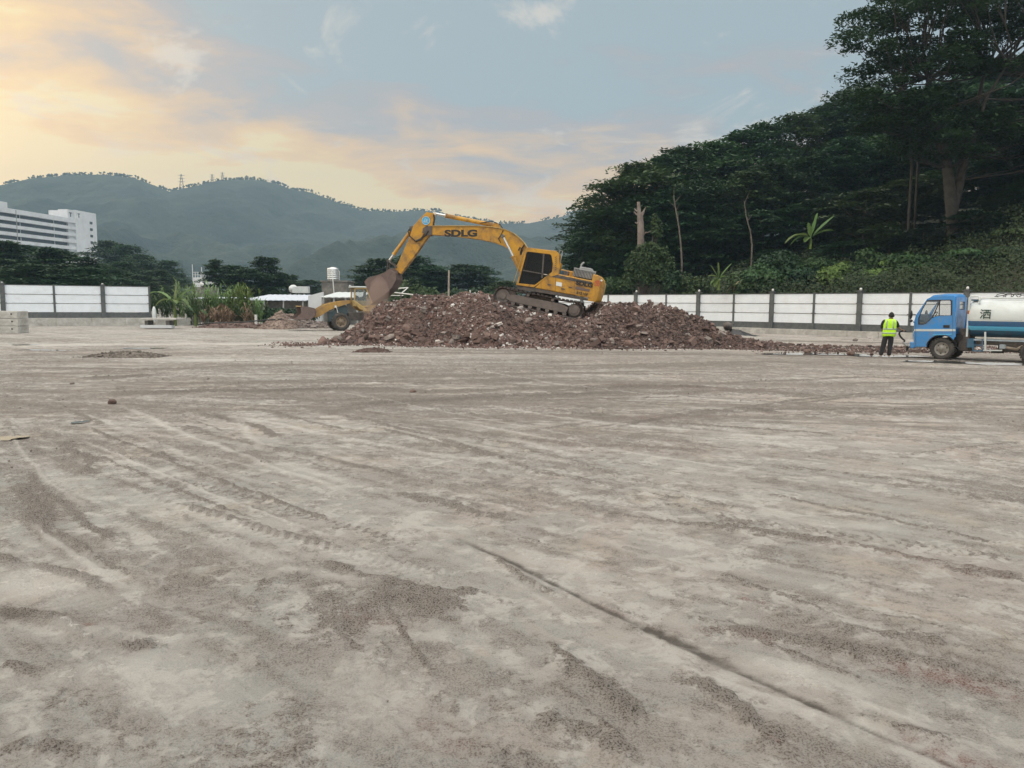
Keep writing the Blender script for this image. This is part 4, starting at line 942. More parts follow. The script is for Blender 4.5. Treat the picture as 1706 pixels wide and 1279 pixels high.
def put(pr, px, Y, ytop, label, group, key='leaf_dark', base=None, wide=1.0, name='forest_tree', cat='tree'):
    q = P(px, 500, Y); x = q.x; zb = base if base is not None else hillz(x, Y); zt_ = P(px, ytop, Y).z
    H = max(2.5, zt_ - zb); s = H / pr[0]; w = (s ** .6) * wide
    o = empty(name, (x, Y, zb), (0, 0, RND.uniform(0, 6.28)), label, cat, group); o.scale = (w, w, s)
    for nm, me in (('trunk', pr[2]), ('crown', pr[3][key])):
        c = bpy.data.objects.new(nm, me); COL.objects.link(c); c.parent = o
    return o
ORD = ['first', 'second', 'third', 'fourth', 'fifth', 'sixth', 'seventh', 'eighth', 'ninth', 'tenth', 'eleventh', 'twelfth', 'thirteenth', 'fourteenth', 'fifteenth', 'sixteenth', 'seventeenth', 'eighteenth', 'nineteenth', 'twentieth']
# skyline row of the wooded hill
rowA = [(978, 92, 398), (990, 86, 352), (1022, 78, 303), (1050, 76, 272), (1095, 80, 258), (1138, 82, 246), (1180, 84, 236), (1222, 86, 216), (1262, 90, 208), (1308, 92, 196), (1352, 94, 180), (1396, 95, 166), (1440, 96, 158), (1490, 98, 150), (1540, 98, 140), (1590, 98, 120), (1645, 98, 105), (1700, 98, 90), (1760, 98, 80)]
for i, (px, Y, t) in enumerate(rowA):
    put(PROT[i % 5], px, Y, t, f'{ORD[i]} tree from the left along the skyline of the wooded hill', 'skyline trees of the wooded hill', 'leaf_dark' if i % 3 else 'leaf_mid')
rowB = [(1010, 80, 372), (1060, 74, 330), (1118, 74, 318), (1172, 74, 300), (1228, 75, 288), (1284, 76, 270), (1342, 78, 262), (1402, 78, 232), (1458, 80, 226), (1515, 76, 205), (1640, 76, 172), (1700, 74, 150), (1765, 72, 150)]
for i, (px, Y, t) in enumerate(rowB):
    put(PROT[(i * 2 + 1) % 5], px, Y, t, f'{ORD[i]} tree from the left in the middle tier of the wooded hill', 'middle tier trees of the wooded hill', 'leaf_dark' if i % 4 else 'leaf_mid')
rowC = [(1000, 78, 420), (1090, 72, 400), (1150, 71, 385), (1210, 71, 375), (1268, 71, 352), (1330, 71, 340), (1392, 70, 322), (1435, 66, 316), (1500, 67, 300), (1560, 68, 285), (1632, 64, 270), (1690, 62, 232), (1750, 62, 240)]
for i, (px, Y, t) in enumerate(rowC):
    key = 'leaf_mid' if px in (1435, 1500, 1560, 1690) else 'leaf_dark'
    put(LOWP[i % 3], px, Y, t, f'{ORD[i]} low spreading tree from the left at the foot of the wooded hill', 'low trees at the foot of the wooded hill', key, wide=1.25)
rowD = [(1660, 58, 372), (1712, 56, 345), (1475, 61, 372), (1530, 59, 392), (1610, 57, 412), (1400, 63, 402), (1290, 66, 418)]
lD = ['leafy low tree under the big tree, right of its trunk', 'leafy low tree cut by the right picture edge below the big tree', 'bright low tree left of the big tree trunk', 'low bush-like tree at the left foot of the big tree trunk', 'low bush-like tree at the right foot of the big tree trunk', 'dark low tree right of the upper banana plant', 'dark low tree left of the upper banana plant']
for i, (px, Y, t) in enumerate(rowD): put(LOWP[i % 3], px, Y, t, lD[i], 'low trees at the foot of the wooded hill', 'leaf_mid' if i in (0, 2, 1) else 'leaf_dark', wide=1.15)

# big spreading tree at the right edge
def branchy(root_pts, targets, r0):
    """limbs that fan from the trunk and reach the leaf pads"""
    tb = MB(); return tb
rb = np.random.default_rng(404)
Yt = 58; tb_ = MB(); tx = P(1588, 400, Yt); zb = hillz(tx.x, Yt) - .3; T0 = Vector((tx.x, Yt, zb))
s_ = Yt / FPX
def L3(px, py, dy=0): q = P(px, py, Yt + dy); return q - T0
stemA = [Vector((0, 0, 0)), L3(1588, 380), L3(1583, 320), L3(1578, 280), L3(1570, 230), L3(1556, 185), L3(1545, 130)]
stemB = [L3(1588, 350), L3(1600, 300), L3(1606, 240, 1), L3(1626, 185, 2), L3(1640, 120, 2)]
stemC = [L3(1597, 305), L3(1612, 262, -1), L3(1630, 210, -1.5), L3(1642, 165, -2), L3(1680, 105, -2)]
stemD = [L3(1578, 280), L3(1560, 235, 1), L3(1530, 190, 2), L3(1505, 150, 2)]
for st_, rs in ((stemA, [.62, .46, .42, .34, .28, .22, .14]), (stemB, [.36, .32, .26, .2, .1]), (stemC, [.2, .17, .14, .11, .07]), (stemD, [.18, .15, .12, .07])): tb_.tube(st_, rs, 9)
heads = [stemA[-1], stemB[-1], stemC[-1], stemD[-1], stemA[-2], stemB[-2]]
LV = []; cnt = 0
def inside(px, py):
    # crown outline read from its silhouette
    e = [(1395, 90), (1402, 50), (1425, 12), (1470, -20), (1560, -75), (1700, -95), (1850, -60), (1900, 20), (1850, 90), (1760, 110), (1690, 108), (1600, 118), (1540, 126), (1480, 140), (1440, 150), (1412, 132), (1405, 112)]
    c = False; j = len(e) - 1
    for i in range(len(e)):
        if (e[i][1] > py) != (e[j][1] > py) and px < (e[j][0] - e[i][0]) * (py - e[i][1]) / (e[j][1] - e[i][1]) + e[i][0]: c = not c
        j = i
    return c
limbs = {}
while cnt < 230:
    px, py = rb.uniform(1390, 1890), rb.uniform(-95, 152)
    if not inside(px, py): continue
    dy = rb.normal(0, 3.6); 
    if abs(dy) > 8: continue
    c = L3(px, py, dy); pr = rb.uniform(.75, 1.5)
    LV.append(pad_leaves(np.array(c[:]), pr, int(250 * pr), rb, thick=.13, tilt=.5, size=.17, dome=.2)); cnt += 1
    h = min(heads, key=lambda q: (q - c).length + (4 if q.z > c.z else 0))
    key = (round(c.x / 2.6), round(c.y / 3.2), round(c.z / 2.6))
    if key not in limbs:
        j = h.lerp(c, .62) + Vector((rb.normal(0, .3), rb.normal(0, .3), -.5 - .05 * (c - h).length)); m1 = h.lerp(j, .5) + Vector((rb.normal(0, .35), rb.normal(0, .3), -.25))
        tb_.tube([h, m1, j], [.085, .065, .045], 5, caps=False); limbs[key] = j
    j = limbs[key]; m2 = j.lerp(c, .5) + Vector((0, 0, -.15)); tb_.tube([j, m2, c], [.045, .03, .015], 4, caps=False)
cnt = 0
while cnt < 120:
    px, py = rb.uniform(1398, 1890), rb.uniform(150, 300)
    lo_ = 175 if px < 1440 else (215 if px < 1480 else 262)
    if py > lo_ or (px < 1450 and py < 152): continue
    dy = rb.uniform(-5.5, 4.5); c = L3(px, py, dy); pr = rb.uniform(.9, 1.7)
    LV.append(pad_leaves(np.array(c[:]), pr, int(200 * pr), rb, thick=.12, tilt=.45, size=.19, dome=.15)); cnt += 1
    h = min([v for st_ in (stemA, stemB, stemC, stemD) for v in st_[1:]], key=lambda q: (q - c).length + (5 if q.z > c.z else 0))
    tb_.tube([h, h.lerp(c, .5) + Vector((0, 0, -.3)), c], [.06, .04, .015], 4, caps=False)
tree_from(tb_, np.concatenate(LV), M['leaf_dark'], M['bark_dark'], T0, 'huge spreading tree with lacy flat crown and forked pale trunk at upper right', name='spreading_tree')
# a second storey of foliage hanging on the big tree's stems: smaller trees beside it
def thin_trunk(label, pts, Y, r=.09, cat='tree', name='bare_tree', twigs=5, mat='bark_pale'):
    q = [P(a, b_, Y) for a, b_ in pts]; base = Vector((q[0].x, q[0].y, hillz(q[0].x, q[0].y) - .2))
    pp = [Vector((0, 0, 0))] + [v_ - base for v_ in q]; o = empty(name, base, label=label, cat=cat, group='bare pale trunks on the wooded hill')
    mb = MB(); mb.tube(pp, [r] + [r * (1 - .7 * k / len(q)) for k in range(len(q))], 7); mb.build('trunk', M[mat], o)
    rr_ = random.Random(len(label))
    for k in range(twigs):
        mb = MB(); a_ = pp[-1 - (k % 2)].lerp(pp[-2 - (k % 2)], rr_.random()); mb.tube([a_, a_ + Vector((rr_.uniform(-.7, .7), rr_.uniform(-.3, .3), rr_.uniform(.3, 1.1)))], [r * .35, r * .12], 5); mb.build('branch', M[mat], o)
thin_trunk('thin pale bare trunk leaning left, between the dead stub and the upper banana plant', [(1136, 436), (1134, 405), (1131, 378), (1126, 350), (1122, 325)], 64, .08, mat='bark')
thin_trunk('thin pale bare trunk below the dark canopy, left of the upper banana plant', [(1253, 408), (1250, 385), (1243, 360), (1240, 335)], 65, .07, mat='bark')
thin_trunk('short twisted pale branchy trunk high left of the big forked tree', [(1520, 260), (1517, 215), (1508, 195), (1500, 165)], 60, .10, mat='bark_dark')
thin_trunk('slender pale trunk rising behind the left side of the big forked tree', [(1530, 262), (1530, 225), (1529, 190), (1527, 150)], 63, .09, mat='bark_dark')
# dead stub tree with broken top
Yd = 64.2; q = [P(a, b_, Yd) for a, b_ in ((1069, 470), (1068, 415), (1067, 380), (1065, 355), (1063.5, 336))]; base = Vector((q[0].x, Yd, hillz(q[0].x, Yd) - .2))
o = empty('dead_tree', base, label='broken dead tree stub with pale bark rising out of the vines', cat='tree')
pp = [Vector((0, 0, 0))] + [v_ - base for v_ in q]; mb = MB(); mb.tube(pp, [.42, .36, .30, .25, .17, .13], 10)
mb.tube([pp[3] + Vector((.22, 0, -.6)), pp[4] + Vector((.2, 0, 0))], [.14, .10], 7); mb.build('trunk', M['bark_mid'], o)
for a_, b_ in (((1067, 358), (1076, 345)), ((1068, 363), (1074, 350)), ((1063, 358), (1056, 352)), ((1063, 371), (1058, 370)), ((1074, 388), (1086, 384)), ((1062, 352), (1057, 347))):
    A_, B_ = P(*a_, Yd) - base, P(*b_, Yd) - base; mb = MB(); mb.tube([A_, A_.lerp(B_, .5) + Vector((0, 0, -.06)), B_], [.10, .07, .04], 6); mb.build('branch', M['bark_mid'], o)
# foliage volumes -----------------------------------------------------
def blob_leaves(c, r, n, rng, size=.16, shell=.35, aspect=.55):
    d = unit(rng.normal(size=(n, 3))); d[:, 2] = np.where(d[:, 2] < -.3, -d[:, 2], d[:, 2])
    lump = 1 + .22 * np.sin(d[:, 0] * 5 + c[0]) * np.cos(d[:, 1] * 4 + c[1]) + .12 * np.sin(d[:, 2] * 9 + c[0])
    rad = (1 - shell * rng.random(n) ** 1.6) * lump
    p = d * rad[:, None] * np.array(r) + np.array(c)
    nm = unit(d + rng.normal(0, .55, (n, 3)) + np.array([0, 0, .4]))
    return leaf_quads(p, nm, size * rng.uniform(.55, 1.35, n), rng, aspect)
def shrub(label, loc, blobs, leafm, stem=True, name='bush', cat='bush', group=None, seed=1, size=.14, dens=420):
    r = np.random.default_rng(seed); o = empty(name, loc, label=label, cat=cat, group=group)
    mb = MB()
    for c, rr_ in blobs: mb.tube([(0, 0, -.2), (c[0] * .5, c[1] * .5, c[2] * .5), tuple(c)], [.07, .05, .02], 5)
    mb.build('stem', M['bark'], o)
    lv = np.concatenate([blob_leaves(c, rr_, int(dens * (rr_[0] * rr_[2]) ** .9 + 60), r, size) for c, rr_ in blobs])
    link_mesh('foliage', np_mesh('foliage', lv, quads_for(len(lv) // 4)), leafm, o); return o
# vine column round the dead tree
def LD(px, py, Y=Yd): return P(px, py, Y) - base
v_ = []
for px, py, rx, rz_ in ((1072, 440, 1.05, 1.5), (1078, 432, 1.1, 1.2), (1090, 452, 1.1, 1.2), (1066, 462, .85, 1.2), (1076, 470, .8, 1.2), (1089, 414, .6, .5), (1094, 385, .45, 1.0), (1091, 370, .3, .6), (1100, 425, .7, .8), (1096, 392, .33, .6), (1064, 425, .6, .6), (1100, 465, .9, 1.0), (1058, 445, .8, 1.0), (1112, 440, .6, .7), (1110, 460, .8, .9), (1050, 470, .6, .9)):
    c = LD(px, py, Yd - .9); v_.append(((c.x, c.y, c.z), (rx, rx * .9, rz_)))
shrub('column of leafy vines climbing the dead tree stub', base, v_, M['leaf_mid'], name='climbing_vine', cat='vine', seed=8, size=.11, dens=700)
# undergrowth ground cover on the bank
rg_ = np.random.default_rng(12)
n = 5200; al = rg_.uniform(-9, 46, n); dd_ = .9 + 17 * rg_.random(n) ** 1.2
xx = FX0 + al * .644 + dd_ * .765; yy = FY0 - al * .765 + dd_ * .644; zz = hill(xx, yy)
mound = fbm(xx / 2.6, yy / 2.6, 8, 3); L = []
top_ = zz + 2.1 * mound * (.5 + .5 * sst(dd_, 0, 4))
for sgn in range(26):
    jx, jy = rg_.normal(0, .32, n), rg_.normal(0, .32, n)
    c = np.stack([xx + jx, yy + jy, top_ + rg_.normal(0, .22, n) + .25 * np.cos(jx * 4)], -1); c[:, 2] -= (sgn % 5) * .28 * rg_.random(n)
    L.append(leaf_quads(c, unit(rg_.normal(0, .6, (n, 3)) + np.array([-.2, -.5, .8])), rg_.uniform(.05, .13, n), rg_, .6))
uv_ = np.concatenate(L)
M['leaf_under'] = leafmat('leaf_under', (.014, .029, .012), (.040, .056, .020), rand=0)
tag(link_mesh('undergrowth', np_mesh('undergrowth', uv_, quads_for(len(uv_) // 4)), M['leaf_under']), 'tangled vines and low undergrowth covering the bank behind the long fence', 'undergrowth', kind='stuff')
SH = [(1030, 66, 462, 1.6, 'leaf_mid'), (1125, 60, 452, 1.3, 'leaf_dark'), (1160, 58, 462, 1.2, 'leaf_mid'), (1225, 56, 455, 1.4, 'leaf_mid'), (1262, 56, 440, 1.7, 'leaf_mid'), (1300, 57, 420, 1.9, 'leaf_dark'), (1330, 55, 448, 1.4, 'leaf_dark'), (1362, 56, 430, 1.8, 'leaf_mid'), (1400, 54, 438, 1.6, 'leaf_light'),
      (1440, 55, 415, 2.1, 'leaf_mid'), (1482, 53, 432, 1.7, 'leaf_light'), (1525, 52, 424, 1.9, 'leaf_mid'), (1570, 51, 440, 1.7, 'leaf_dark'), (1615, 51, 425, 2.0, 'leaf_mid'), (1660, 49, 440, 1.7, 'leaf_dark'), (1700, 50, 418, 2.1, 'leaf_mid')]
cols_ = {'leaf_mid': 'mid green', 'leaf_dark': 'dark green', 'leaf_light': 'yellowish green'}
rs_ = random.Random(3)
for i, (px, Y, t, w_, key) in enumerate(SH):
    Y += 2.6; q = P(px, 500, Y); zb = hillz(q.x, Y); zt_ = P(px, t, Y).z; hh = max(1.0, zt_ - zb); bl = []
    for k in range(6): bl.append(((rs_.uniform(-w_, w_) * .7, rs_.uniform(-1, 1) * w_ * .5, hh * rs_.uniform(.3, .78)), (w_ * rs_.uniform(.45, .7), w_ * .6, hh * rs_.uniform(.22, .34))))
    bl.append(((0, 0, hh * .8), (w_ * .45, w_ * .4, hh * .22)))
    shrub(f'{cols_[key]} bush on the bank behind the long fence, {ORD[i]} from the left', (q.x, Y, zb), bl, M[key], group='bushes on the bank behind the long fence', seed=40 + i, size=.13, dens=300)
# trees far left and middle distance -----------------------------------
LT = [(-25, 92, 398), (12, 88, 402), (52, 92, 408), (88, 84, 412), (118, 88, 418), (148, 84, 428), (175, 100, 446), (6, 78, 432), (60, 76, 440), (110, 75, 440), (150, 74, 446)]
for i, (px, Y, t) in enumerate(LT):
    put(CONE[i % 3] if i % 2 else PROT[i % 5], px, Y, t, f'dark layered tree behind the short left fence, {ORD[i]} counted from the left edge' if i < 7 else f'lower dark tree just over the short left fence, {ORD[i - 7]} from the left', 'trees before the white building', 'leaf_dark', base=0, wide=1.35)
MT = [(182, 170, 402, 'far hazy tree beside the end tower of the white building'), (215, 165, 408, 'far hazy round tree right of the white tower, second of the hazy group'), (245, 150, 424, 'far hazy tree third in the group right of the white tower'), (282, 155, 434, 'far hazy tree at the right end of the group by the white tower'), (205, 120, 436, 'brownish dark tree low in front of the hazy group'), (262, 120, 450, 'dark tree low behind the left end of the tall grass'), (232, 105, 458, 'low dark tree behind the right end of the left fence')]
for i, (px, Y, t, lb) in enumerate(MT): put(PROT[i % 5], px, Y, t, lb, 'distant trees left of the sheds', 'leaf_dark', base=0, wide=1.1)
CT = [(362, 96, 432, 'conifer-like layered tree above the middle clump of tall grass', 'cone'), (392, 100, 442, 'reddish brown tinged tree between the two conifer-like trees', 'r'), (416, 98, 448, 'dark rounded tree behind the low blue-roofed shed', 'r'), (438, 100, 427, 'tall twin-tipped conifer-like tree behind the blue-roofed shed', 'cone'), (450, 101, 430, 'right tip of the twin conifer-like trees behind the shed', 'cone'), (470, 104, 456, 'low dark tree right of the twin conifers', 'r'), (490, 110, 458, 'small pointed conifer between the twin conifers and tank house', 'cone'),
      (520, 115, 466, 'low dark round tree left of the tank house', 'r'), (585, 110, 470, 'low dark tree right of the tank house behind the loader', 'r'), (610, 105, 462, 'dark tree behind the digger bucket', 'r')]
for i, (px, Y, t, lb, k_) in enumerate(CT): put(CONE[i % 3] if k_ == 'cone' else PROT[i % 5], px, Y, t, lb, 'trees behind the sheds', 'leaf_dark', base=0, wide=.95 if k_ == 'cone' else 1.2)
ET = [(640, 96, 432, 'broad tree seen under the digger arm, left one', 1.3), (690, 100, 426, 'tallest broad tree under the digger arm and boom', 1.3), (722, 104, 440, 'broad tree just left of the utility pole', 1.1), (765, 104, 440, 'broad tree right of the utility pole', 1.2), (800, 108, 443, 'broad tree left of the digger cab', 1.1), (830, 110, 470, 'low scrubby tree right behind the digger tracks', 1.2), (845, 92, 468, 'pale scrubby tree beside the digger cab', 1.0)]
for i, (px, Y, t, lb, w_) in enumerate(ET): put(PROT[i % 5], px, Y, t, lb, 'trees behind the rubble heap', 'leaf_dark' if i < 5 else 'leaf_mid', base=0, wide=w_)
for i, (px, Y, t, w_, lb) in enumerate([(695, 76, 462, 2.4, 'pale bush below the trees, under the digger boom'), (735, 80, 470, 2.2, 'low bush left of the utility pole base'), (775, 78, 474, 2.2, 'low bush right of the utility pole base'), (815, 74, 476, 2.2, 'low bush next to the digger tracks'), (655, 84, 474, 2.2, 'low bush behind the pale pipe rack'), (900, 80, 478, 3.0, 'low bush glimpsed behind the digger body'), (965, 78, 470, 2.6, 'dark bush behind the digger counterweight'), (470, 80, 500, 2.0, 'low dark hedge bush before the shed wall'), (500, 62, 512, 1.6, 'dark bush behind the loader bucket'), (470, 62, 513, 1.7, 'dark bush behind the small soil heap')]):
    q = P(px, 500, Y); hh = P(px, t, Y).z; bl = [((rs_.uniform(-w_, w_), rs_.uniform(-.6, .6), hh * rs_.uniform(.3, .65)), (w_ * .6, w_ * .5, hh * .33)) for k in range(6)]
    shrub(lb, (q.x, Y, 0), bl, M['leaf_mid' if i in (0, 1, 3, 4) else 'leaf_dark'], group='bushes in the middle distance', seed=80 + i, size=.17, dens=160)
# grasses and banana plants --------------------------------------------
def blade_strip(V, Fq, p0, d, up0, L, w, droop, rng, segs=6):
    base_ = len(V); side_ = np.cross(d, [0, 0, 1.0]); side_ /= np.linalg.norm(side_) + 1e-9
    for k in range(segs + 1):
        t = k / segs; x = L * t; hgt_ = up0 * L * t - droop * L * t * t
        q = np.array(p0) + np.array(d) * x * (1 - .25 * t) + np.array([0, 0, hgt_]); ww = w * math.sin(math.pi * (.12 + .86 * t)) ** .7
        V.append(q - side_ * ww); V.append(q + side_ * ww)
    for k in range(segs): Fq.append((base_ + 2 * k, base_ + 2 * k + 1, base_ + 2 * k + 3, base_ + 2 * k + 2))
def reed(label, px, Y, ytop, w_, n, seed, mat='leaf_reed'):
    q = P(px, 500, Y); r = np.random.default_rng(seed); H = P(px, ytop, Y).z; V = []; Fq = []; o = empty('tall_grass_clump', (q.x, Y, 0), label=label, cat='tall grass', group='clumps of tall cane grass')
    mb = MB()
    for k in range(n):
        a = r.uniform(0, 6.28); rd = w_ * math.sqrt(r.random()); hx = H * r.uniform(.45, .85); lean = r.normal(0, .12, 2); bx_, by_ = rd * math.cos(a), rd * .6 * math.sin(a)
        tip = (bx_ + lean[0] * hx, by_ + lean[1] * hx, hx); mb.tube([(bx_, by_, 0), tip], [.02, .012], 4, caps=False)
        for j in range(13):
            t = .25 + .75 * r.random(); b2 = r.uniform(0, 6.28); p0 = (bx_ + lean[0] * hx * t, by_ + lean[1] * hx * t, hx * t)
            blade_strip(V, Fq, p0, (math.cos(b2) * .55, math.sin(b2) * .55, 0), r.uniform(.7, 1.05), r.uniform(.7, 1.5), .038, r.uniform(.35, .95), r)
    mb.build('stalk', M[mat], o); link_mesh('blades', np_mesh('blades', V, Fq), M[mat], o)
reed('tall dense cane grass clump nearest the left fence end', 268, 63, 470, 1.5, 34, 1, 'leaf_mid')
reed('tall cane grass clump with bright tips above the small banana plant', 305, 64, 458, 1.5, 44, 2)
reed('low cane grass clump before the thin white roof edge', 335, 62, 488, 1.3, 26, 3, 'leaf_mid')
reed('tall green cane grass clump left of the yellowish one', 362, 62, 460, 1.2, 46, 4)
reed('tall yellowish cane grass clump in front of the blue-roofed shed', 397, 62, 466, 1.15, 48, 5, 'leaf_light')
reed('thin single cane grass tuft beside the white marker post', 430, 60, 484, .35, 7, 6)
reed('dry low grass clump under the cane grass', 380, 60, 508, 2.2, 34, 7, 'leaf_dry')
reed('low scrubby grass clump at the right of the cane grass', 412, 61, 506, 1.5, 26, 9, 'leaf_mid')
def banana(label, base_, leaves, mat='leaf_banana', stem_h=1.0, seed=0, sr=.11):
    """leaves: (direction x, direction y, length, rise, droop, half width)"""
    o = empty('banana_plant', base_, label=label, cat='banana plant', group='banana plants'); V = []; Fq = []; r = np.random.default_rng(seed)
    mb = MB(); mb.tube([(0, 0, -.3), (.02, 0, stem_h * .6), (0, 0, stem_h)], [sr, sr * .85, sr * .55], 8); mb.build('stem', M['leaf_light'], o)
    for dx, dy, Ln, up, dr, w in leaves:
        w *= 1.35; V = []; Fq = []; d = np.array([dx, dy, 0.]); nn = np.linalg.norm(d); hor = Ln * nn; side_ = np.array([-dy, dx, 0.]) / (nn + 1e-9)
        S = 14; rib = []
        for k in range(S + 1):
            t = k / S; c = d * Ln * t + np.array([0, 0, stem_h + up * Ln * t - dr * Ln * t * t]); rib.append(tuple(c))
            ww = w * (math.sin(math.pi * min(1, .04 + t * .96)) ** .55) * sst(np.array(t), .08, .22) + .015
            tear = 1 - .28 * (r.random() < .3); 
            for sg in (-1, 1): V.append(c + side_ * ww * sg * tear + np.array([0, 0, ww * .35]))
            V.append(c)
        for k in range(S):
            a_, m_, b_ = 3 * k, 3 * k + 2, 3 * k + 1; Fq += [(a_, m_, m_ + 3, a_ + 3), (m_, b_, b_ + 3, m_ + 3)]
        lf_ = link_mesh('leaf', np_mesh('leaf', V, Fq, True), M[mat], o)
    return o
def bpos(px, py, Y): q = P(px, py, Y); return q
b1 = bpos(1350, 408, 58); banana('banana plant with one upright and three drooping leaves high on the bank', b1, [(.22, 0, 1.9, 1.0, .02, .24), (.85, .1, 2.1, .85, .05, .22), (.9, -.3, 1.7, .75, .45, .22), (-.9, -.1, 2.2, .55, .75, .27), (-.75, .3, 1.8, .5, .8, .24), (-.1, .2, 1.3, 1.0, .1, .18), (-.5, -.4, 1.2, .2, .5, .2)], seed=1, stem_h=.5)
b2 = bpos(1197, 476, 54.5); banana('bright young banana plant behind the long fence beside fallen dry leaves', b2, [(-.06, 0, 1.35, .9, .02, .22), (-.45, .1, 1.3, .85, .1, .2), (.6, 0, 1.5, .85, .1, .15), (-.8, 0, 1.0, .7, .5, .16), (.5, -.2, .9, .5, .3, .18), (-.4, -.3, .9, .0, .6, .26), (-.75, -.1, .8, .2, .7, .22)], seed=2, stem_h=.45)
dry = empty('dead_banana_leaves', bpos(1226, 474, 54), label='drooping dry brown banana leaves right of the bright young banana plant', cat='dead leaves')
for dx, Ln, up, dr in ((-.9, 1.4, .15, .1), (-.7, 1.2, .0, .5), (.5, 1.0, .9, .8), (-.2, .9, .2, .9)):
    V = []; Fq = []; blade_strip(V, Fq, (0, 0, 0), (dx, .1, 0), up, Ln, .09, dr, None, 8); link_mesh('leaf', np_mesh('leaf', V, Fq), M['leaf_dry'], dry)
b3 = P(291, 520, 60); banana('dull green banana plant with arching leaves right of the left fence end', (b3.x, 60, 0), [(-.8, -.1, 1.8, .8, .95, .22), (.75, -.2, 1.7, .85, .95, .22), (-.95, .2, 2.2, 1.1, .75, .2), (.3, -.4, 1.3, .9, .9, .2), (.85, .2, 2.0, 1.3, .8, .18), (-.35, -.3, 1.3, .9, .8, .18), (.1, .1, 1.6, 1.2, .3, .16), (.95, -.1, 1.5, .4, .7, .2)], 'leaf_reed', 1.7, 3, .14)
b4 = P(325, 520, 59); banana('second dull banana plant low before the thin white roof edge', (b4.x, 59, 0), [(-.7, -.1, 1.2, .8, .95, .2), (.8, -.2, 1.3, .75, .95, .2), (.2, -.3, 1.1, 1.1, .6, .18), (-.9, .1, 1.4, 1.0, .8, .16)], 'leaf_mid', 1.0, 4, .12)
# scrap cable / hose lying before the grass
q = [P(330, 541, 56), P(345, 538, 56), P(400, 537, 55), P(430, 534, 55), P(470, 531, 55)]
q = [Vector((v.x, v.y, max(.04, v.z))) for v in q]; o = MB().tube([v - q[0] for v in q], .05, 6).build('black_pipe', M['black']); o.location = q[0]; tag(o, 'long dark pipe lying slanted in front of the cane grass', 'pipe')
# ================================================================ RUBBLE
def hy(px, py, Y): return P(px, py, Y).z
YR = 38.6
SIL = [(533, 575), (545, 571), (565, 566), (585, 558), (600, 547), (615, 532), (632, 515), (650, 507), (672, 501), (700, 496), (740, 497), (775, 494), (800, 496), (822, 499), (840, 503), (880, 510), (920, 518), (950, 524), (975, 520), (992, 513), (1012, 510), (1040, 510), (1058, 516), (1075, 514), (1090, 509), (1108, 514), (1125, 524), (1150, 541), (1175, 553), (1200, 561), (1235, 567), (1290, 572), (1350, 575), (1440, 576)]
sx_ = np.array([P(a, b_, YR).x for a, b_ in SIL]); sz_ = np.array([max(0.0, P(a, b_, YR).z) for a, b_ in SIL])
sz_[0] = -.1; sz_[-1] = .02
# foot of the heap
FT = [(533, 575), (545, 573), (600, 574), (700, 576), (800, 578), (900, 579), (1000, 580), (1100, 580), (1200, 580), (1260, 582), (1440, 586)]
fx_ = np.array([G(a, b_).x for a, b_ in FT]); fy_ = np.array([G(a, b_).y for a, b_ in FT])
def pile_h(x, y):
    top = np.interp(x, sx_, sz_, left=-.1, right=0); fy = np.interp(x, fx_, fy_) + (fbm(x * 1.1, x * 0, 61, 3) - .5) * 1.1
    w = np.clip(top * 1.25, .5, 2.2)
    f = sst(y, fy - .1, fy + w + .5) * (1 - sst(y, 40.7, 40.9 + np.clip(top * 1.3, .6, 2.6)))
    f = np.clip(f * 1.02, 0, 1)
    nz = (fbm(x * .9, y * .9, 4, 4) - .5) * .75 * np.clip(top, 0, 1.0) + (fbm(x * 3.2, y * 3.2, 5, 3) - .5) * .22 * np.clip(top * 2, 0, 1)
    flat = sst(y, 37.0, 37.4) * (1 - sst(y, 40.2, 40.6)) * sst(x, -1.2, -.6) * (1 - sst(x, 3.7, 4.2))
    trk = sst(x, -1.3, -.7) * (1 - sst(x, 3.8, 4.3)) * (1 - sst(y, 37.2, 37.5))
    h = (top - .30 * trk) * f + nz * f * (1 - flat * .85) * (1 - .5 * trk) - flat * .06
    return np.where(f < .01, -.15, h - .02)
xs = np.linspace(-10.2, 18, 400); ys = np.linspace(32.8, 44.2, 170)
XX, YY = np.meshgrid(xs, ys); ZZ = pile_h(XX, YY); idx = np.arange(XX.size).reshape(XX.shape)
bv = np.stack([XX, YY, ZZ], -1).reshape(-1, 3); bf = np.stack([idx[:-1, :-1], idx[:-1, 1:], idx[1:, 1:], idx[1:, :-1]], -1).reshape(-1, 4)
bt = np.concatenate([bf[:, [0, 1, 2]], bf[:, [0, 2, 3]]])
rng = np.random.default_rng(31)
def rubble_cols(n, x, y=None):
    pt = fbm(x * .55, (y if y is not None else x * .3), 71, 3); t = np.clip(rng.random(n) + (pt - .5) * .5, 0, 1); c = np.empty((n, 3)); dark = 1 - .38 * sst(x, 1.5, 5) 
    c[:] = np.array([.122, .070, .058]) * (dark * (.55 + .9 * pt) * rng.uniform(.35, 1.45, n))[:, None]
    m_ = t > .74; c[m_] = np.array([.19, .135, .118]) * rng.uniform(.7, 1.3, m_.sum())[:, None]
    m_ = t > .93; c[m_] = np.array([.30, .27, .25]) * rng.uniform(.7, 1.2, m_.sum())[:, None]
    m_ = t > .988; c[m_] = np.array([.62, .60, .57])
    m_ = t < .10; c[m_] = np.array([.055, .040, .036])
    return c
def place(n, smin, smean, sig, smax, xr=(-9.6, 17), yr=(33.0, 41.6)):
    x = rng.uniform(*xr, n * 3); y = rng.uniform(*yr, n * 3); h = pile_h(x, y); k = h > .01; x, y, h = x[k][:n], y[k][:n], h[k][:n]
    s_ = np.clip(rng.lognormal(math.log(smean), sig, len(x)), smin, smax); return x, y, h, s_
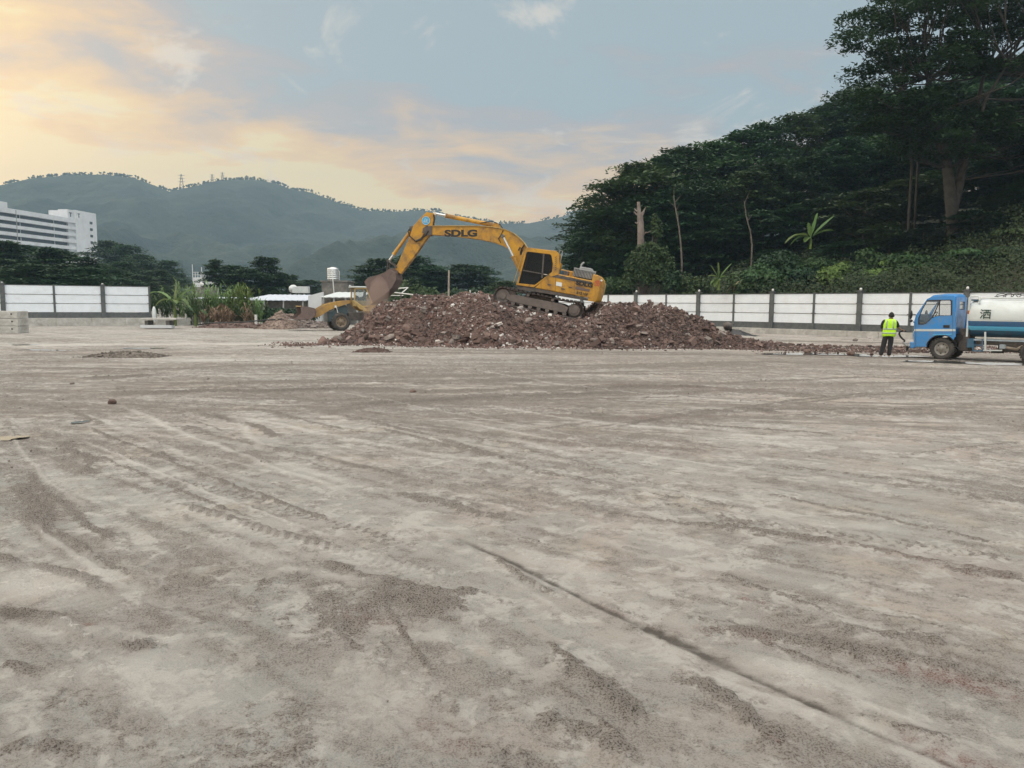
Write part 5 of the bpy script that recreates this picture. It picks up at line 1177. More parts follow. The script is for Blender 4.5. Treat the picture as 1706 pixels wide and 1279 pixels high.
V, Fc, C = [bv], [bt], [np.tile([.085, .053, .043], (len(bv), 1))]; off = len(bv)
for n, a in ((46000, (.015, .036, .5, .10)), (4200, (.05, .078, .35, .15))):
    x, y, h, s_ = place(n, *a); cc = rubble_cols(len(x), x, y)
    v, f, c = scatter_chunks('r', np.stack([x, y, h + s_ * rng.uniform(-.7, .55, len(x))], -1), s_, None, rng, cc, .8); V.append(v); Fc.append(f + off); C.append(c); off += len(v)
# fringe of crumbs spilled round the foot and along the strip to the right
x = np.concatenate([rng.uniform(-10, 16, 3500), rng.uniform(6, 24, 8000), rng.uniform(-11, -7.5, 300)]); n = len(x)
y = np.interp(x, fx_, fy_) + np.concatenate([rng.exponential(.35, 3500) * -1, rng.uniform(-.5, 4.4, 8000), rng.normal(.6, 1.2, 300)]); s_ = np.clip(rng.lognormal(math.log(.028), .5, n), .01, .12)
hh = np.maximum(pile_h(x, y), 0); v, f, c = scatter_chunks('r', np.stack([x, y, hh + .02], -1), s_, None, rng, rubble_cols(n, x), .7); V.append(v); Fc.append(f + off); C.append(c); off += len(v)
me = np_mesh('rubble', np.concatenate(V), np.concatenate(Fc)); C = np.concatenate(C)
at_ = me.attributes.new('tone', 'FLOAT_COLOR', 'POINT'); at_.data.foreach_set('color', np.concatenate([C, np.ones((len(C), 1))], 1).astype(np.float32).ravel())
m, b = newmat('rubble_mix'); a_ = nt.nodes.new('ShaderNodeAttribute'); a_.attribute_name = 'tone'; co = objco()
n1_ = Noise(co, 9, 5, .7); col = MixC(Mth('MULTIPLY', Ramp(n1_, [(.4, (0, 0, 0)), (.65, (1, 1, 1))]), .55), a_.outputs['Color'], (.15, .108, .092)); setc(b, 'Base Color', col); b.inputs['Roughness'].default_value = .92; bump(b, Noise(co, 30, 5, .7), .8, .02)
tag(link_mesh('rubble', me, m), 'broad heap of reddish brown crushed rubble and soil under the digger', 'rubble', kind='stuff')
# single chunks large enough to be told apart
M['brick_red'] = pmat('brick_red', (.125, .074, .060), (.085, .054, .045), 2.5, .92, dirt=(.18, .135, .115), dscale=3, damt=.6, bmp=.6, bscale=14, rand=.7)
M['brick_grey'] = pmat('brick_grey', (.22, .19, .17), (.15, .13, .115), 2.5, .92, dirt=(.13, .09, .08), dscale=4, damt=.7, bmp=.6, bscale=14, rand=.5)
M['brick_pale'] = pmat('brick_pale', (.56, .52, .48), (.44, .40, .37), 2.5, .9, dirt=(.20, .15, .13), dscale=4, damt=.5, bmp=.5, bscale=14)
BIG = chunk_variants(10, 77, 2, .16); meshes = {}
for key in ('brick_red', 'brick_grey'):
    for k, (cv, cf) in enumerate(BIG):
        me = np_mesh('rubble_chunk', cv * np.array([1, .8, .62]), cf); me.materials.append(M[key]); meshes[key, k] = me
rc = random.Random(17); nb_big = 0; PEND = []
def chunkobj(x, y, z, s_, key, k, label, cat='rubble chunk', group='larger chunks lying on the rubble heap', name='rubble_chunk', rot=None):
    o = bpy.data.objects.new(name, meshes[key, k]); COL.objects.link(o); o.location = (x, y, z); o.scale = (s_ * rc.uniform(.9, 1.5), s_ * rc.uniform(.8, 1.1), s_)
    o.rotation_euler = rot or (rc.uniform(-.6, .6), rc.uniform(-.6, .6), rc.uniform(0, 6.28)); return tag(o, label, cat, group)
while nb_big < 190:
    u = rc.random()
    x = rc.uniform(-8.6, 9.5); fy = float(np.interp(x, fx_, fy_)); y = fy + (rc.uniform(.05, .6) if u < .45 else rc.uniform(.3, 4.5))
    h = float(pile_h(np.array([x]), np.array([y]))[0])
    if h < .02 or (y > 36.7 and -1.0 < x < 4.0): continue
    s_ = rc.uniform(.11, .27) if u < .45 else rc.uniform(.08, .19); key = 'brick_red' if rc.random() < .8 else 'brick_grey'
    where = 'along the foot of the rubble heap' if u < .45 else 'on the slope of the rubble heap'
    zone = next(t for lim_, t in ((-7.2, 'at its far left tip'), (-5.2, 'left of the digger bucket'), (-3.6, 'below the digger bucket'), (-1.8, 'below the boom lettering'), (0.2, 'below the boom bend'), (1.8, 'below the digger cab'), (3.4, 'below the engine house'), (5.2, 'just right of the digger'), (7.2, 'under the right crest'), (99, 'near its right end')) if x < lim_)
    size_ = 'big' if s_ > .19 else ('middling' if s_ > .13 else 'small')
    lb = size_ + (' reddish' if key == 'brick_red' else ' greyish') + (' chunk at the heap foot ' if u < .45 else ' chunk on the heap slope ') + zone
    PEND.append((chunkobj(x, y, h + s_ * .25, s_, key, rc.randrange(10), lb, group='larger chunks of the rubble heap'), lb, x / y)); nb_big += 1
for lb in sorted({p[1] for p in PEND}):
    same = sorted([p for p in PEND if p[1] == lb], key=lambda p: p[2])
    if len(same) > 1:
        for k, p in enumerate(same): p[0]['label'] = lb + ', ' + ORD[k] + ' from left'
def onpile(px, py):
    """where the sight line through a point of the photo meets the heap"""
    r = ray(px, py)
    for k in range(340, 430):
        Y = k / 10; q = Vector((0, 0, CAM_H)) + r * (Y / r.y)
        if float(pile_h(np.array([q.x]), np.array([q.y]))[0]) >= q.z: return q
    return G(px, py)
for px, py, s_, key, k, lb in ((822, 543, .34, 'brick_pale', 0, 'long pale broken slab in the middle of the rubble slope'), (858, 548, .42, 'brick_red', 2, 'large brown slab piece right of the long pale slab'), (733, 570, .24, 'brick_pale', 4, 'whitish rounded block at the foot of the rubble heap'), (660, 503, .2, 'brick_pale', 3, 'white lump near the left top of the rubble heap'), (864, 514, .22, 'brick_pale', 6, 'pale flat lump just below the digger track'), (723, 500, .2, 'brick_grey', 5, 'grey lump on the crest of the rubble heap'),
                               (792, 569, .36, 'brick_red', 8, 'wide flat brown block at the foot of the heap, below the pale slab'), (700, 568, .32, 'brick_red', 9, 'blocky brown chunk at the foot left of the whitish block'), (675, 570, .3, 'brick_red', 1, 'second blocky brown chunk further left at the heap foot'), (1062, 517, .3, 'brick_red', 7, 'standing brown boulder on the crest right of the digger'), (976, 553, .15, 'brick_pale', 2, 'small white piece in the slope below the digger rear'), (597, 537, .22, 'brick_pale', 1, 'pale flat piece at the left slope beside the loader wheel')):
    if key == 'brick_pale' and ('brick_pale', k) not in meshes:
        me = np_mesh('rubble_chunk', BIG[k][0] * np.array([1, .8, .55]), BIG[k][1]); me.materials.append(M['brick_pale']); meshes['brick_pale', k] = me
    q = onpile(px, py); o = chunkobj(q.x, q.y, q.z, s_, key, k, lb); 
    if 'long pale' in lb: o.scale = (.55, .16, .12); o.rotation_euler = (.2, -.35, .3)
rsl = random.Random(6)
for k in range(16):
    px = 600 + k * 40 + rsl.uniform(-12, 12); q = onpile(px, rsl.uniform(538, 572)); o = chunkobj(q.x, q.y, q.z, .3, 'brick_red' if k % 3 else 'brick_grey', rsl.randrange(10), f'flat slab jutting from the lower heap slope, {ORD[k]} such slab from the left', group='flat slabs in the rubble heap')
    o.scale = (rsl.uniform(.25, .5), rsl.uniform(.15, .3), rsl.uniform(.07, .13)); o.rotation_euler = (rsl.uniform(-.7, .7), rsl.uniform(-.7, .7), rsl.uniform(0, 3))
# loose stones and clods on the yard
for px, py, s_, key, k, lb in ((187, 673, .10, 'brick_red', 3, 'small dark red clod lying alone on the left of the yard'), (688, 654, .07, 'brick_red', 5, 'small reddish clod on the dragged soil left of centre'), (1376, 581, .24, 'brick_red', 8, 'brown block standing at the edge of the wet strip'), (1345, 588, .17, 'brick_red', 1, 'brown lump in the puddle, left of two'), (1417, 591, .17, 'brick_red', 9, 'brown lump in the puddle, right of two and nearer the worker'), (1450, 567, .24, 'brick_pale', 4, 'pale round stone by the low concrete wall'), (1425, 568, .16, 'brick_grey', 5, 'small grey stone left of the pale round stone'), (1260, 588, .07, 'brick_pale', 2, 'small white scrap beside the puddle'),
                               (1402, 546, .2, 'brick_grey', 7, 'grey lump lying on the low concrete wall'), (1499, 584, .12, 'brick_red', 3, 'small brown stone beside the worker by the truck bumper'), (120, 640, .05, 'brick_grey', 3, 'tiny grey stone far left on the yard')):
    if (key, k) not in meshes:
        me = np_mesh('rubble_chunk', BIG[k][0] * np.array([1, .8, .55]), BIG[k][1]); me.materials.append(M[key]); meshes[key, k] = me
    q = G(px, py)
    if px == 1402: q = P(1402, 546, 48.9)
    chunkobj(q.x, q.y, q.z + s_ * .35, s_, key, k, lb, 'stone', 'loose stones on the yard', 'stone', (0, 0, rc.uniform(0, 6)))
# bundle of black tarp with a ball of rags
q = G(1212, 566); q.y = 38.2; q = P(1212, 562, 38.2); o = empty('black_tarp_bundle', (q.x, q.y, max(0, q.z) ), label='crumpled black tarp with a dark round bundle at the right foot of the heap', cat='tarp')
n_ = 26; V = []; 
for i in range(n_):
    for j in range(14):
        x = (i / (n_ - 1) - .35) * 2.3; y = (j / 13 - .5) * 1.1; V.append((x, y, .34 * math.exp(-((x - .3) / .75) ** 2 - (y / .4) ** 2) + .10 * float(fbm(np.array([x * 5.]), np.array([y * 5.]), 3, 3)[0]) + .02))
Fq = [(i * 14 + j, (i + 1) * 14 + j, (i + 1) * 14 + j + 1, i * 14 + j + 1) for i in range(n_ - 1) for j in range(13)]
link_mesh('tarp', np_mesh('tarp', V, Fq), M['black'], o)
mb = MB(); cv, cf = BIG[1]; mb.add(cv * np.array([.24, .22, .24]) + np.array([0, 0, .55]), cf.tolist(), True); mb.build('bundle', M['steel_dark'], o)
# low soil heap and scraps at the back left
def heap(label, px0, px1, Y, ytop, ybase, seed, mat_, depth=2.2, n=700, s0=.05):
    a, b_ = at(px0, Y), at(px1, Y); w = (b_.x - a.x) / 2; cx0 = (a.x + b_.x) / 2; hh = max(.2, P((px0 + px1) / 2, ytop, Y).z); r = np.random.default_rng(seed)
    xs = np.linspace(-w, w, 50); ys = np.linspace(-depth, depth, 30); X, Y_ = np.meshgrid(xs, ys)
    f_ = lambda x, y: hh * np.clip(1 - (x / w) ** 2, 0, 1) ** .8 * np.clip(1 - (y / depth) ** 2, 0, 1) * (.65 + .7 * fbm(x * .9 + seed, y * .9, seed, 3)) - .04
    Z = f_(X, Y_); idx = np.arange(X.size).reshape(X.shape); bf = np.stack([idx[:-1, :-1], idx[:-1, 1:], idx[1:, 1:], idx[1:, :-1]], -1).reshape(-1, 4); bt = np.concatenate([bf[:, [0, 1, 2]], bf[:, [0, 2, 3]]]); bv = np.stack([X, Y_, Z], -1).reshape(-1, 3)
    x, y = r.uniform(-w, w, n), r.uniform(-depth, depth, n); v, f, _ = scatter_chunks('h', np.stack([x, y, np.maximum(0, f_(x, y))], -1), np.clip(r.lognormal(math.log(s0), .5, n), .02, .25), None, r)
    o = link_mesh('soil_heap', np_mesh('soil_heap', np.concatenate([bv, v]), np.concatenate([bt, f + len(bv)])), mat_); o.location = (cx0, Y, 0); tag(o, label, 'soil heap', kind='thing'); return o
M['mud'] = pmat('mud', (.085, .072, .062), (.14, .12, .10), 2, .9, bmp=.5)
M['brown_soil'] = pmat('brown_soil', (.15, .105, .085), (.22, .17, .14), 2, .9, bmp=.5)
heap('low brownish soil heap behind the yard, left of the loader bucket', 437, 496, 56, 525, 545, 3, M['brown_soil'])
heap('flat strip of pale broken concrete lumps under the loader bucket', 478, 556, 58, 536, 547, 5, M['brick_grey'], 2, 500, .10)
heap('very low reddish earth bank in front of the cane grass', 330, 450, 57, 536, 545, 7, M['brick_red'], 1.6, 400, .06)
heap('thin mound of dark mud on the yard at left', 137, 272, 26.2, 620, 634, 9, M['mud'], .8, 900, .018)
heap('tiny mound of reddish grit on the yard before the heap', 588, 652, 29.5, 604, 612, 11, M['brick_red'], .45, 500, .016)
# dust thrown up by the falling soil
m = bpy.data.materials.new('dust_air'); m.use_nodes = True; nt = m.node_tree; nt.nodes.clear()
pv = nt.nodes.new('ShaderNodeVolumePrincipled'); pv.inputs['Color'].default_value = (.70, .52, .45, 1); pv.inputs['Density'].default_value = .9
ou = nt.nodes.new('ShaderNodeOutputMaterial'); nt.links.new(pv.outputs[0], ou.inputs['Volume'])
q = P(631, 491, 37.9); mb = MB()
prof = [(-1.15, .55, -.15), (-.8, .62, -.12), (-.3, .55, -.05), (.2, .50, .0), (.6, .38, .02), (.95, .10, .05)]
mb.loft([[(dx + rx * math.cos(k * math.pi / 8) * (1 + .15 * math.sin(k * 1.3 + z_ * 4)), rx * .9 * math.sin(k * math.pi / 8), z_) for k in range(16)] for z_, rx, dx in prof])
o = mb.build('dust', m); o.location = q; tag(o, 'brown dust drifting down below the digger bucket', 'dust', kind='stuff')
# ================================================================ EXCAVATOR
TILT = R_(11); EX_YAW = R_(-8)
O_near = P(899, 519, 37.45)                      # middle of the near track's underside
OX = Vector((O_near.x, O_near.y, O_near.z)); 
EXR = Matrix.Rotation(EX_YAW, 4, 'Z') @ Matrix.Rotation(TILT, 4, 'Y')
lat = (EXR @ Vector((0, 1, 0)))
EXO = OX + lat * 1.2                             # turntable centre, ground level
def e(px, py, plane=0.0):
    """pixel read off the photo -> x, z in the machine's own frame for a part lying `plane` metres from its centre line"""
    r = ray(px, py); n_ = lat; c = EXO + lat * plane - Vector((0, 0, CAM_H)); q = Vector((0, 0, CAM_H)) + r * (c.dot(n_) / r.dot(n_))
    l = EXR.inverted() @ (q - EXO); return (l.x, l.z)
def es(pts, plane=0.0): return [e(a, b_, plane) for a, b_ in pts]
EXC = empty('excavator', EXO, EXR.to_euler(), 'yellow crawler excavator with raised boom standing tilted on the rubble heap', 'excavator')
Ym, Sd = M['yellow'], M['steel_dark']
# --- tracks
(xa, za), (xb, zb) = e(836, 498, -1.2), e(957, 519, -1.2)
rI, rS = .40, .40; zI = .40
xa, xb = xa + .05, xb
def track(yc):
    w = .56; o = MB(); pts = []
    n1 = 16
    for k in range(n1 + 1): a = math.pi / 2 + math.pi * k / n1; pts.append((xa + rI * math.cos(a), zI + rI * math.sin(a)))
    for k in range(1, 6): t = k / 6; pts.append((xa + (xb - xa) * t, 0))
    for k in range(n1 + 1): a = -math.pi / 2 + math.pi * k / n1; pts.append((xb + rS * math.cos(a), zI + rS * math.sin(a)))
    for k in range(1, 8): t = k / 8; pts.append((xb + (xa - xb) * t, 2 * zI - .03 * math.sin(t * math.pi * 2) ** 2 - .02))
    # belt
    inn = []; m_ = len(pts)
    for k in range(m_):
        p, q = pts[k - 1], pts[(k + 1) % m_]; dx, dz = q[0] - p[0], q[1] - p[1]; L = math.hypot(dx, dz); inn.append((pts[k][0] - dz / L * .05, pts[k][1] + dx / L * .05))
    rings = [[(p[0], yc - w / 2 + .03, p[1]), (p[0], yc + w / 2 - .03, p[1]), (i_[0], yc + w / 2 - .12, i_[1]), (i_[0], yc - w / 2 + .12, i_[1])] for p, i_ in zip(pts, inn)]
    o.loft(rings + [rings[0]], caps=False, smooth=False); tr = o.build('track', M['track'], EXC)
    # grouser shoes
    per = [0]; 
    for k in range(m_): p, q = pts[k], pts[(k + 1) % m_]; per.append(per[-1] + math.hypot(q[0] - p[0], q[1] - p[1]))
    ns = 46; sh = MB()
    for k in range(ns):
        s0 = per[-1] * k / ns; j = max(i for i in range(m_) if per[i] <= s0); t = (s0 - per[j]) / (per[j + 1] - per[j]); p, q = pts[j], pts[(j + 1) % m_]
        x_, z_ = p[0] + (q[0] - p[0]) * t, p[1] + (q[1] - p[1]) * t; a = math.atan2(q[1] - p[1], q[0] - p[0])
        Rm = Matrix.Rotation(-a, 3, 'Y'); nx, nz = math.sin(a), -math.cos(a)
        sh.box((x_ + nx * .012, yc, z_ + nz * .012), (per[-1] / ns * .80, w, .025), Rm)
        for q_ in (-.3, .3): sh.box((x_ + nx * .04 + math.cos(a) * q_ * .1, yc, z_ + nz * .045 + math.sin(a) * q_ * .1), (.022, w, .065), Rm)
    sh.build('track_shoes', M['track'], tr)
    fr = MB(); fr.prism([(xa + .42, zI - .20), (xb - .38, zI - .22), (xb - .30, zI + .08), (xb - .7, zI + .18), (xa + .55, zI + .16), (xa + .20, zI + .10), (xa + .18, zI - .12)], yc - .21, yc + .21); fr.build('track_frame', M['track_dust'], tr, bevel=.02)
    for k in range(7): x_ = xa + .55 + (xb - xa - 1.0) * k / 6; r = MB(); r.cyl((x_, yc - .2, .14), (x_, yc + .2, .14), .10, 12); r.build('track_roller', M['track_dust'], tr)
    for t in (.34, .68): x_ = xa + (xb - xa) * t; r = MB(); r.cyl((x_, yc - .24, 2 * zI - .12), (x_, yc + .18, 2 * zI - .12), .075, 12); r.build('carrier_roller', M['track_dust'], tr)
    r = MB(); r.cyl((xa, yc - .16, zI), (xa, yc + .16, zI), .34, 20); r.cyl((xa, yc - .21, zI), (xa, yc + .21, zI), .16, 16); r.build('idler', M['track_dust'], tr)
    r = MB(); pr_ = []
    for k in range(42): a = 2 * math.pi * k / 42; q = .37 if k % 2 else .31; pr_.append((xb + q * math.cos(a), zI + q * math.sin(a)))
    r.prism(pr_, yc - .06, yc + .06); r.cyl((xb, yc - .22, zI), (xb, yc + .2, zI), .26, 20); r.cyl((xb, yc - .27, zI), (xb, yc - .2, zI), .15, 14); r.build('sprocket', M['track_dust'], tr)
track(-1.2); track(1.2)
cxm = (xa + xb) / 2
mb = MB(); mb.box((cxm, 0, .55), (1.5, 1.95, .34)); mb.box((cxm - .75, 0, .45), (.6, 1.9, .22)); mb.box((cxm + .75, 0, .45), (.6, 1.9, .22)); mb.build('car_body', M['track_dust'], EXC, bevel=.03)
mb = MB(); mb.cyl((cxm, 0, .70), (cxm, 0, .95), .62, 28); mb.build('slew_ring', Sd, EXC)
# --- upper structure, near side plane -1.35
PN = -1.33; W2 = 1.33
floor_z = .93
# side body (engine house)
body = es([(889.2, 477.5), (910.5, 458.8), (927, 455.6), (988, 467.5), (984.5, 496)], PN)
zb0 = body[0][1]
bl = es([(891, 479.5), (983.5, 496.8)], PN)
poly = [bl[0], body[1], body[2], body[3], bl[1]]
mb = MB(); mb.prism(poly, PN, -PN); hs = mb.build('engine_house', Ym, EXC, bevel=.04)
# dark stripe band, panel seams, handles and labels on the house side
def side_quad(pts, dy, mat, name, par, th=.012):
    m_ = MB(); m_.prism(es(pts, PN), PN - dy, PN - dy + th); return m_.build(name, mat, par)
side_quad([(919, 461.0), (926.5, 457.2), (986.5, 469.8), (986.0, 474.2), (924, 462)], .014, Sd, 'dark_stripe', hs)
for px in (901.5, 926.0, 957.5):
    a_, b_ = e(px + (0 if px > 910 else 0), 461 if px > 910 else 470, PN), e(px - 1.2 if px > 910 else px, 484 if px < 930 else 489, PN); m_ = MB(); m_.bar((a_[0], PN - .006, a_[1]), (b_[0], PN - .006, b_[1]), .018, .012); m_.build('door_seam', Sd, hs)
side_quad([(926.8, 469.0), (936.6, 471.0), (935.8, 477.4), (926.0, 475.5)], .014, M['decal_white'], 'notice_plate', hs)
side_quad([(959.4, 477.0), (983, 481.8), (981.6, 486.0), (958.2, 481.2)], .014, M['bucket_steel'], 'worn_plate', hs)
for px, py in ((915, 474), (950, 478.5), (938, 481)):
    a_ = e(px, py, PN); m_ = MB(); m_.box((a_[0], PN - .02, a_[1]), (.16, .03, .05)); m_.build('door_handle', Sd, hs)
def side_text(txt, px, py, size, ang_extra, mat, par, sx=1.15, plane=PN, off=.016, bold=.006, Yrot=0.0):
    a_ = e(px, py, plane); Mx = Matrix.Translation((a_[0], plane - off, a_[1])) @ Matrix.Rotation(math.pi / 2, 4, 'X') @ Matrix.Rotation(ang_extra, 4, 'Z')
    return text_mesh('lettering', txt, size, Mx, mat, par, .004, bold, sx)
side_text('SDLG', 973.5, 473.3, .27, 0.0, M['black'], hs, 1.25, bold=.014, off=.03)
side_text('E6210F', 970, 489.2, .17, 0.0, M['black'], hs, 1.1, bold=.004, off=.016)
# skirt under the house
sk = es([(862, 474.8), (889, 477.8), (986, 498.0), (985, 502.0), (905, 488.5), (860, 482)], PN)
mb = MB(); mb.prism(sk, PN + .03, -PN - .03); mb.build('deck_skirt', Sd, EXC, bevel=.02)
# roof of the house on the far side: tank box and walkway
a0, a1 = e(928, 452, PN), e(952, 457, PN)
mb = MB(); mb.box(((a0[0] + a1[0]) / 2, .75, a0[1] + .02), (.9, 1.1, .34)); mb.build('fuel_tank', Ym, EXC, bevel=.04)
mb = MB(); q = e(934, 452.5, PN); mb.cyl((q[0] + .0, -.9, q[1] - .25), (q[0], -.9, q[1] + .08), .16, 14); mb.build('blue_can', M['blue_dark'], EXC)
mb = MB(); q = e(943, 450.5, PN); mb.box((q[0], -.85, q[1] - .12), (.26, .5, .22)); mb.build('tool_box', M['steel_dark'], EXC, bevel=.015)
# engine hood with upright slats
g0, g1 = e(953.5, 457, PN), e(990.5, 464, PN); gz = e(955, 445.5, PN)[1]; gz2 = g0[1] - .05
mb = MB(); mb.box(((g0[0] + g1[0]) / 2, -.35, (gz + gz2) / 2 - .02), (g1[0] - g0[0], 1.5, gz - gz2 - .06)); hd = mb.build('engine_hood', M['steel_dark'], EXC, bevel=.03)
mb = MB()
for k in range(15):
    x_ = g0[0] + .04 + (g1[0] - g0[0] - .08) * k / 14; mb.box((x_, -1.13, (gz + gz2) / 2), (.03, .06, gz - gz2))
mb.box(((g0[0] + g1[0]) / 2, -1.13, gz), (g1[0] - g0[0], .08, .05)); mb.build('grille', M['grey_metal'], hd)
mb = MB(); mb.prism([(g0[0] + .25, gz - .02), (g0[0] + .32, gz + .13), (g1[0] - .25, gz + .14), (g1[0] - .04, gz - .02)], -.95, .25); mb.build('hood_top', M['grey_metal'], hd, bevel=.03)
q0, q1, q2 = e(967.5, 444.5, -.5), e(969, 440, -.5), e(973.5, 436.6, -.5)
mb = MB(); mb.tube([(q0[0], -.5, q0[1] - .15), (q1[0], -.5, q1[1]), (q2[0], -.5, q2[1])], .045, 10); mb.build('exhaust_pipe', M['grey_metal'], EXC)
# counterweight, rounded in plan
cw0, cwt, cwr, cwb = e(988.5, 459, PN), e(1001, 458, PN), e(1008, 472, PN), e(985, 501.0, PN)
x0, x1 = cw0[0] - .02, cwr[0]; zt1, zb1 = cwt[1] - .03, cwb[1] - .02
rings = []
prf = [(0, zt1 - .10, 1.22), (.22, zt1, 1.26), (.36, zt1 - .02, 1.24), (.50, zt1 - .16, 1.16)]
def plan(xr, hw): # half outline points along y for a given rear extent
    return [(x0 + (x1 - x0) * xr * (1 - .32 * abs(t) ** 3.0), hw * t) for t in [(-1 + 2 * k / 14) for k in range(15)]]
lv = [(zb1, .80), (zb1 + .08, .95), (zb1 + .35, 1.0), (zt1 - .40, 1.0), (zt1 - .16, .90), (zt1 - .03, .66), (zt1, .50)]
for z_, xr in lv:
    pl = plan(xr, 1.33 if xr > .6 else 1.27); rings.append([(x_, y_, z_) for x_, y_ in pl] + [(x0, 1.31, z_), (x0, -1.31, z_)])
mb = MB(); mb.loft(rings); cwo = mb.build('counterweight', Ym, EXC, bevel=.02)
side_quad([(989.5, 470), (994, 466.5), (1000.2, 467.5), (1001, 473), (997, 477), (990, 476)], .008, M['red'], 'red_mark', cwo, .02)
mb = MB(); q = e(1002, 467, PN); mb.cyl((q[0], PN - .0, q[1]), (q[0], PN + .3, q[1]), .05, 10); mb.build('rear_lamp', M['decal_white'], cwo)
mb = MB(); q = e(1007.4, 488, PN); mb.box((x1 + .0, 0, q[1] + .2), (.05, 1.0, .55)); mb.build('rear_patch', M['yellow_pale'], cwo, bevel=.02)
# --- cab
CF, CB = PN - .02, PN + 1.02
cab = es([(860.0, 474.5), (876.5, 414.6), (879.5, 411.9), (926.5, 418.6), (930.8, 421.5), (931.5, 425), (930.8, 457), (919, 460.6), (910.5, 462), (889.5, 478.5)], PN)
win = es([(864.0, 471.6), (877.4, 420.2), (880, 419.0), (916.8, 423.6), (919.0, 426.5), (921.0, 438.8), (919.6, 452.8), (891.2, 474.4)], PN)
# frame: outer outline ring minus window
o_ = panel_mb(cab, [win], CF, CF + .07).build('cab_frame', Ym, EXC, bevel=.01); cabf = o_
panel_mb(cab, [win], CB - .07, CB).build('cab_frame', Ym, EXC)
def cab_strip(a_, b_, name='cab_pillar', w=.09, mat=Ym):
    m_ = MB(); m_.bar((a_[0], CF + .07, a_[1]), (a_[0], CB - .07, a_[1]), w, w, up=(1, 0, 0)); m_.build(name, mat, EXC, bevel=.01)
# roof, back wall, floor, front pillars
rt = es([(878, 412.6), (926.5, 418.8), (930.0, 421.6)], PN)
mb = MB(); mb.prism([(rt[0][0], rt[0][1] - .10), (rt[0][0] + .05, rt[0][1] + .02), (rt[1][0], rt[1][1] + .03), (rt[2][0], rt[2][1]), (rt[2][0], rt[2][1] - .10)], CF + .04, CB - .04); mb.build('cab_roof', Ym, EXC, bevel=.03)
bw = es([(926.5, 423), (930.6, 423), (930.5, 457), (925, 457)], PN)
mb = MB(); mb.prism([bw[0], bw[1], (bw[1][0], bw[1][1] - .3), (bw[0][0], bw[0][1] - .3)], CF + .07, CB - .07); mb.prism([(bw[3][0], bw[3][1] + .55), (bw[2][0], bw[2][1] + .55), bw[2], bw[3]], CF + .07, CB - .07)
mb.build('cab_back', Ym, EXC)
fl = es([(861, 471.5), (890, 475.5)], PN)
mb = MB(); mb.prism([(fl[0][0], fl[0][1]), (fl[1][0] + .9, fl[1][1] + .2), (fl[1][0] + .9, fl[1][1] - .02), (fl[0][0], fl[0][1] - .2)], CF + .07, CB - .07); mb.build('cab_floor', Sd, EXC)
mb = MB(); mb.prism(win, CF + .025, CF + .035); mb.build('side_window', M['glass_dark'], EXC)
mb = MB(); mb.prism(win, CB - .04, CB - .03); mb.build('side_window', M['glass_dark'], EXC)
fw = es([(862.0, 472), (877.2, 415)], PN)
mb = MB(); mb.add([(fw[0][0], CF + .07, fw[0][1]), (fw[0][0], CB - .07, fw[0][1]), (fw[1][0], CB - .07, fw[1][1]), (fw[1][0], CF + .07, fw[1][1])], [(0, 1, 2, 3)]); mb.build('windscreen', M['glass_dark'], EXC, solid=.01)
# door bar, pillar and lower dark door skin
a_, b_ = e(871.0, 450.0, PN), e(915.5, 458.0, PN)
mb = MB(); mb.bar((a_[0], CF + .0, a_[1]), (b_[0], CF + .0, b_[1]), .05, .05); mb.build('door_rail', Sd, EXC)
a_, b_ = e(906, 422.5, PN), e(903, 463, PN); mb = MB(); mb.bar((a_[0], CF + .0, a_[1]), (b_[0], CF + .0, b_[1]), .05, .07); mb.build('door_pillar', Sd, EXC)
ld = es([(866.0, 464.5), (871.5, 451.5), (903.0, 456.8), (901.0, 464.5), (892, 472.4), (864.5, 470.6)], PN)
mb = MB(); mb.prism(ld, CF + .012, CF + .022); mb.build('lower_door_pane', M['glass_dark'], EXC)
mb = MB(); q = e(908.8, 457.2, PN); mb.box((q[0], CF - .02, q[1]), (.16, .03, .03)); mb.build('door_handle', M['chrome'], EXC)
a_, b_ = e(858.0, 471, PN), e(874.0, 420, PN); mb = MB(); mb.tube([(a_[0] - .06, CF - .03, a_[1]), (b_[0] - .06, CF - .03, b_[1])], .02, 6); mb.build('grab_rail', M['yellow_pale'], EXC)
# yellow arrow stripes on the rear pillar
for k in range(7):
    a_ = e(926.2, 428 + k * 3.4, PN); mb = MB(); mb.box((a_[0], CF - .004, a_[1]), (.10, .01, .03), Matrix.Rotation(R_(-35), 3, 'Y')); mb.build('vent_slot', Sd, cabf)
# seat, console, red cloth behind the seat
s0 = e(897, 455, PN); mb = MB(); mb.box((s0[0], -.85, s0[1] - .05), (.5, .5, .14)); mb.prism([(s0[0] + .16, s0[1]), (s0[0] + .30, s0[1] + .75), (s0[0] + .42, s0[1] + .73), (s0[0] + .30, s0[1])], -1.1, -.6); mb.build('seat', M['seat'], EXC, bevel=.03)
mb = MB(); mb.prism([(s0[0] + .42, s0[1] - .05), (s0[0] + .5, s0[1] + .5), (s0[0] + .62, s0[1] + .5), (s0[0] + .62, s0[1] - .05)], -1.2, -.7); mb.build('red_cushion', M['red'], EXC)
mb = MB(); mb.bar((s0[0] - .75, -.7, s0[1] - .4), (s0[0] - .62, -.7, s0[1] + .25), .07); mb.box((s0[0] - .6, -.7, s0[1] + .3), (.2, .25, .1)); mb.build('control_console', M['seat'], EXC)
q = e(930.5, 419, PN); mb = MB(); mb.tube([(q[0], -.9, q[1] - .05), (q[0] + .02, -.9, q[1] + .10), (q[0] + .14, -.9, q[1] + .10), (q[0] + .16, -.9, q[1] - .6)], .018, 6); mb.build('handrail', M['grey_metal'], EXC)
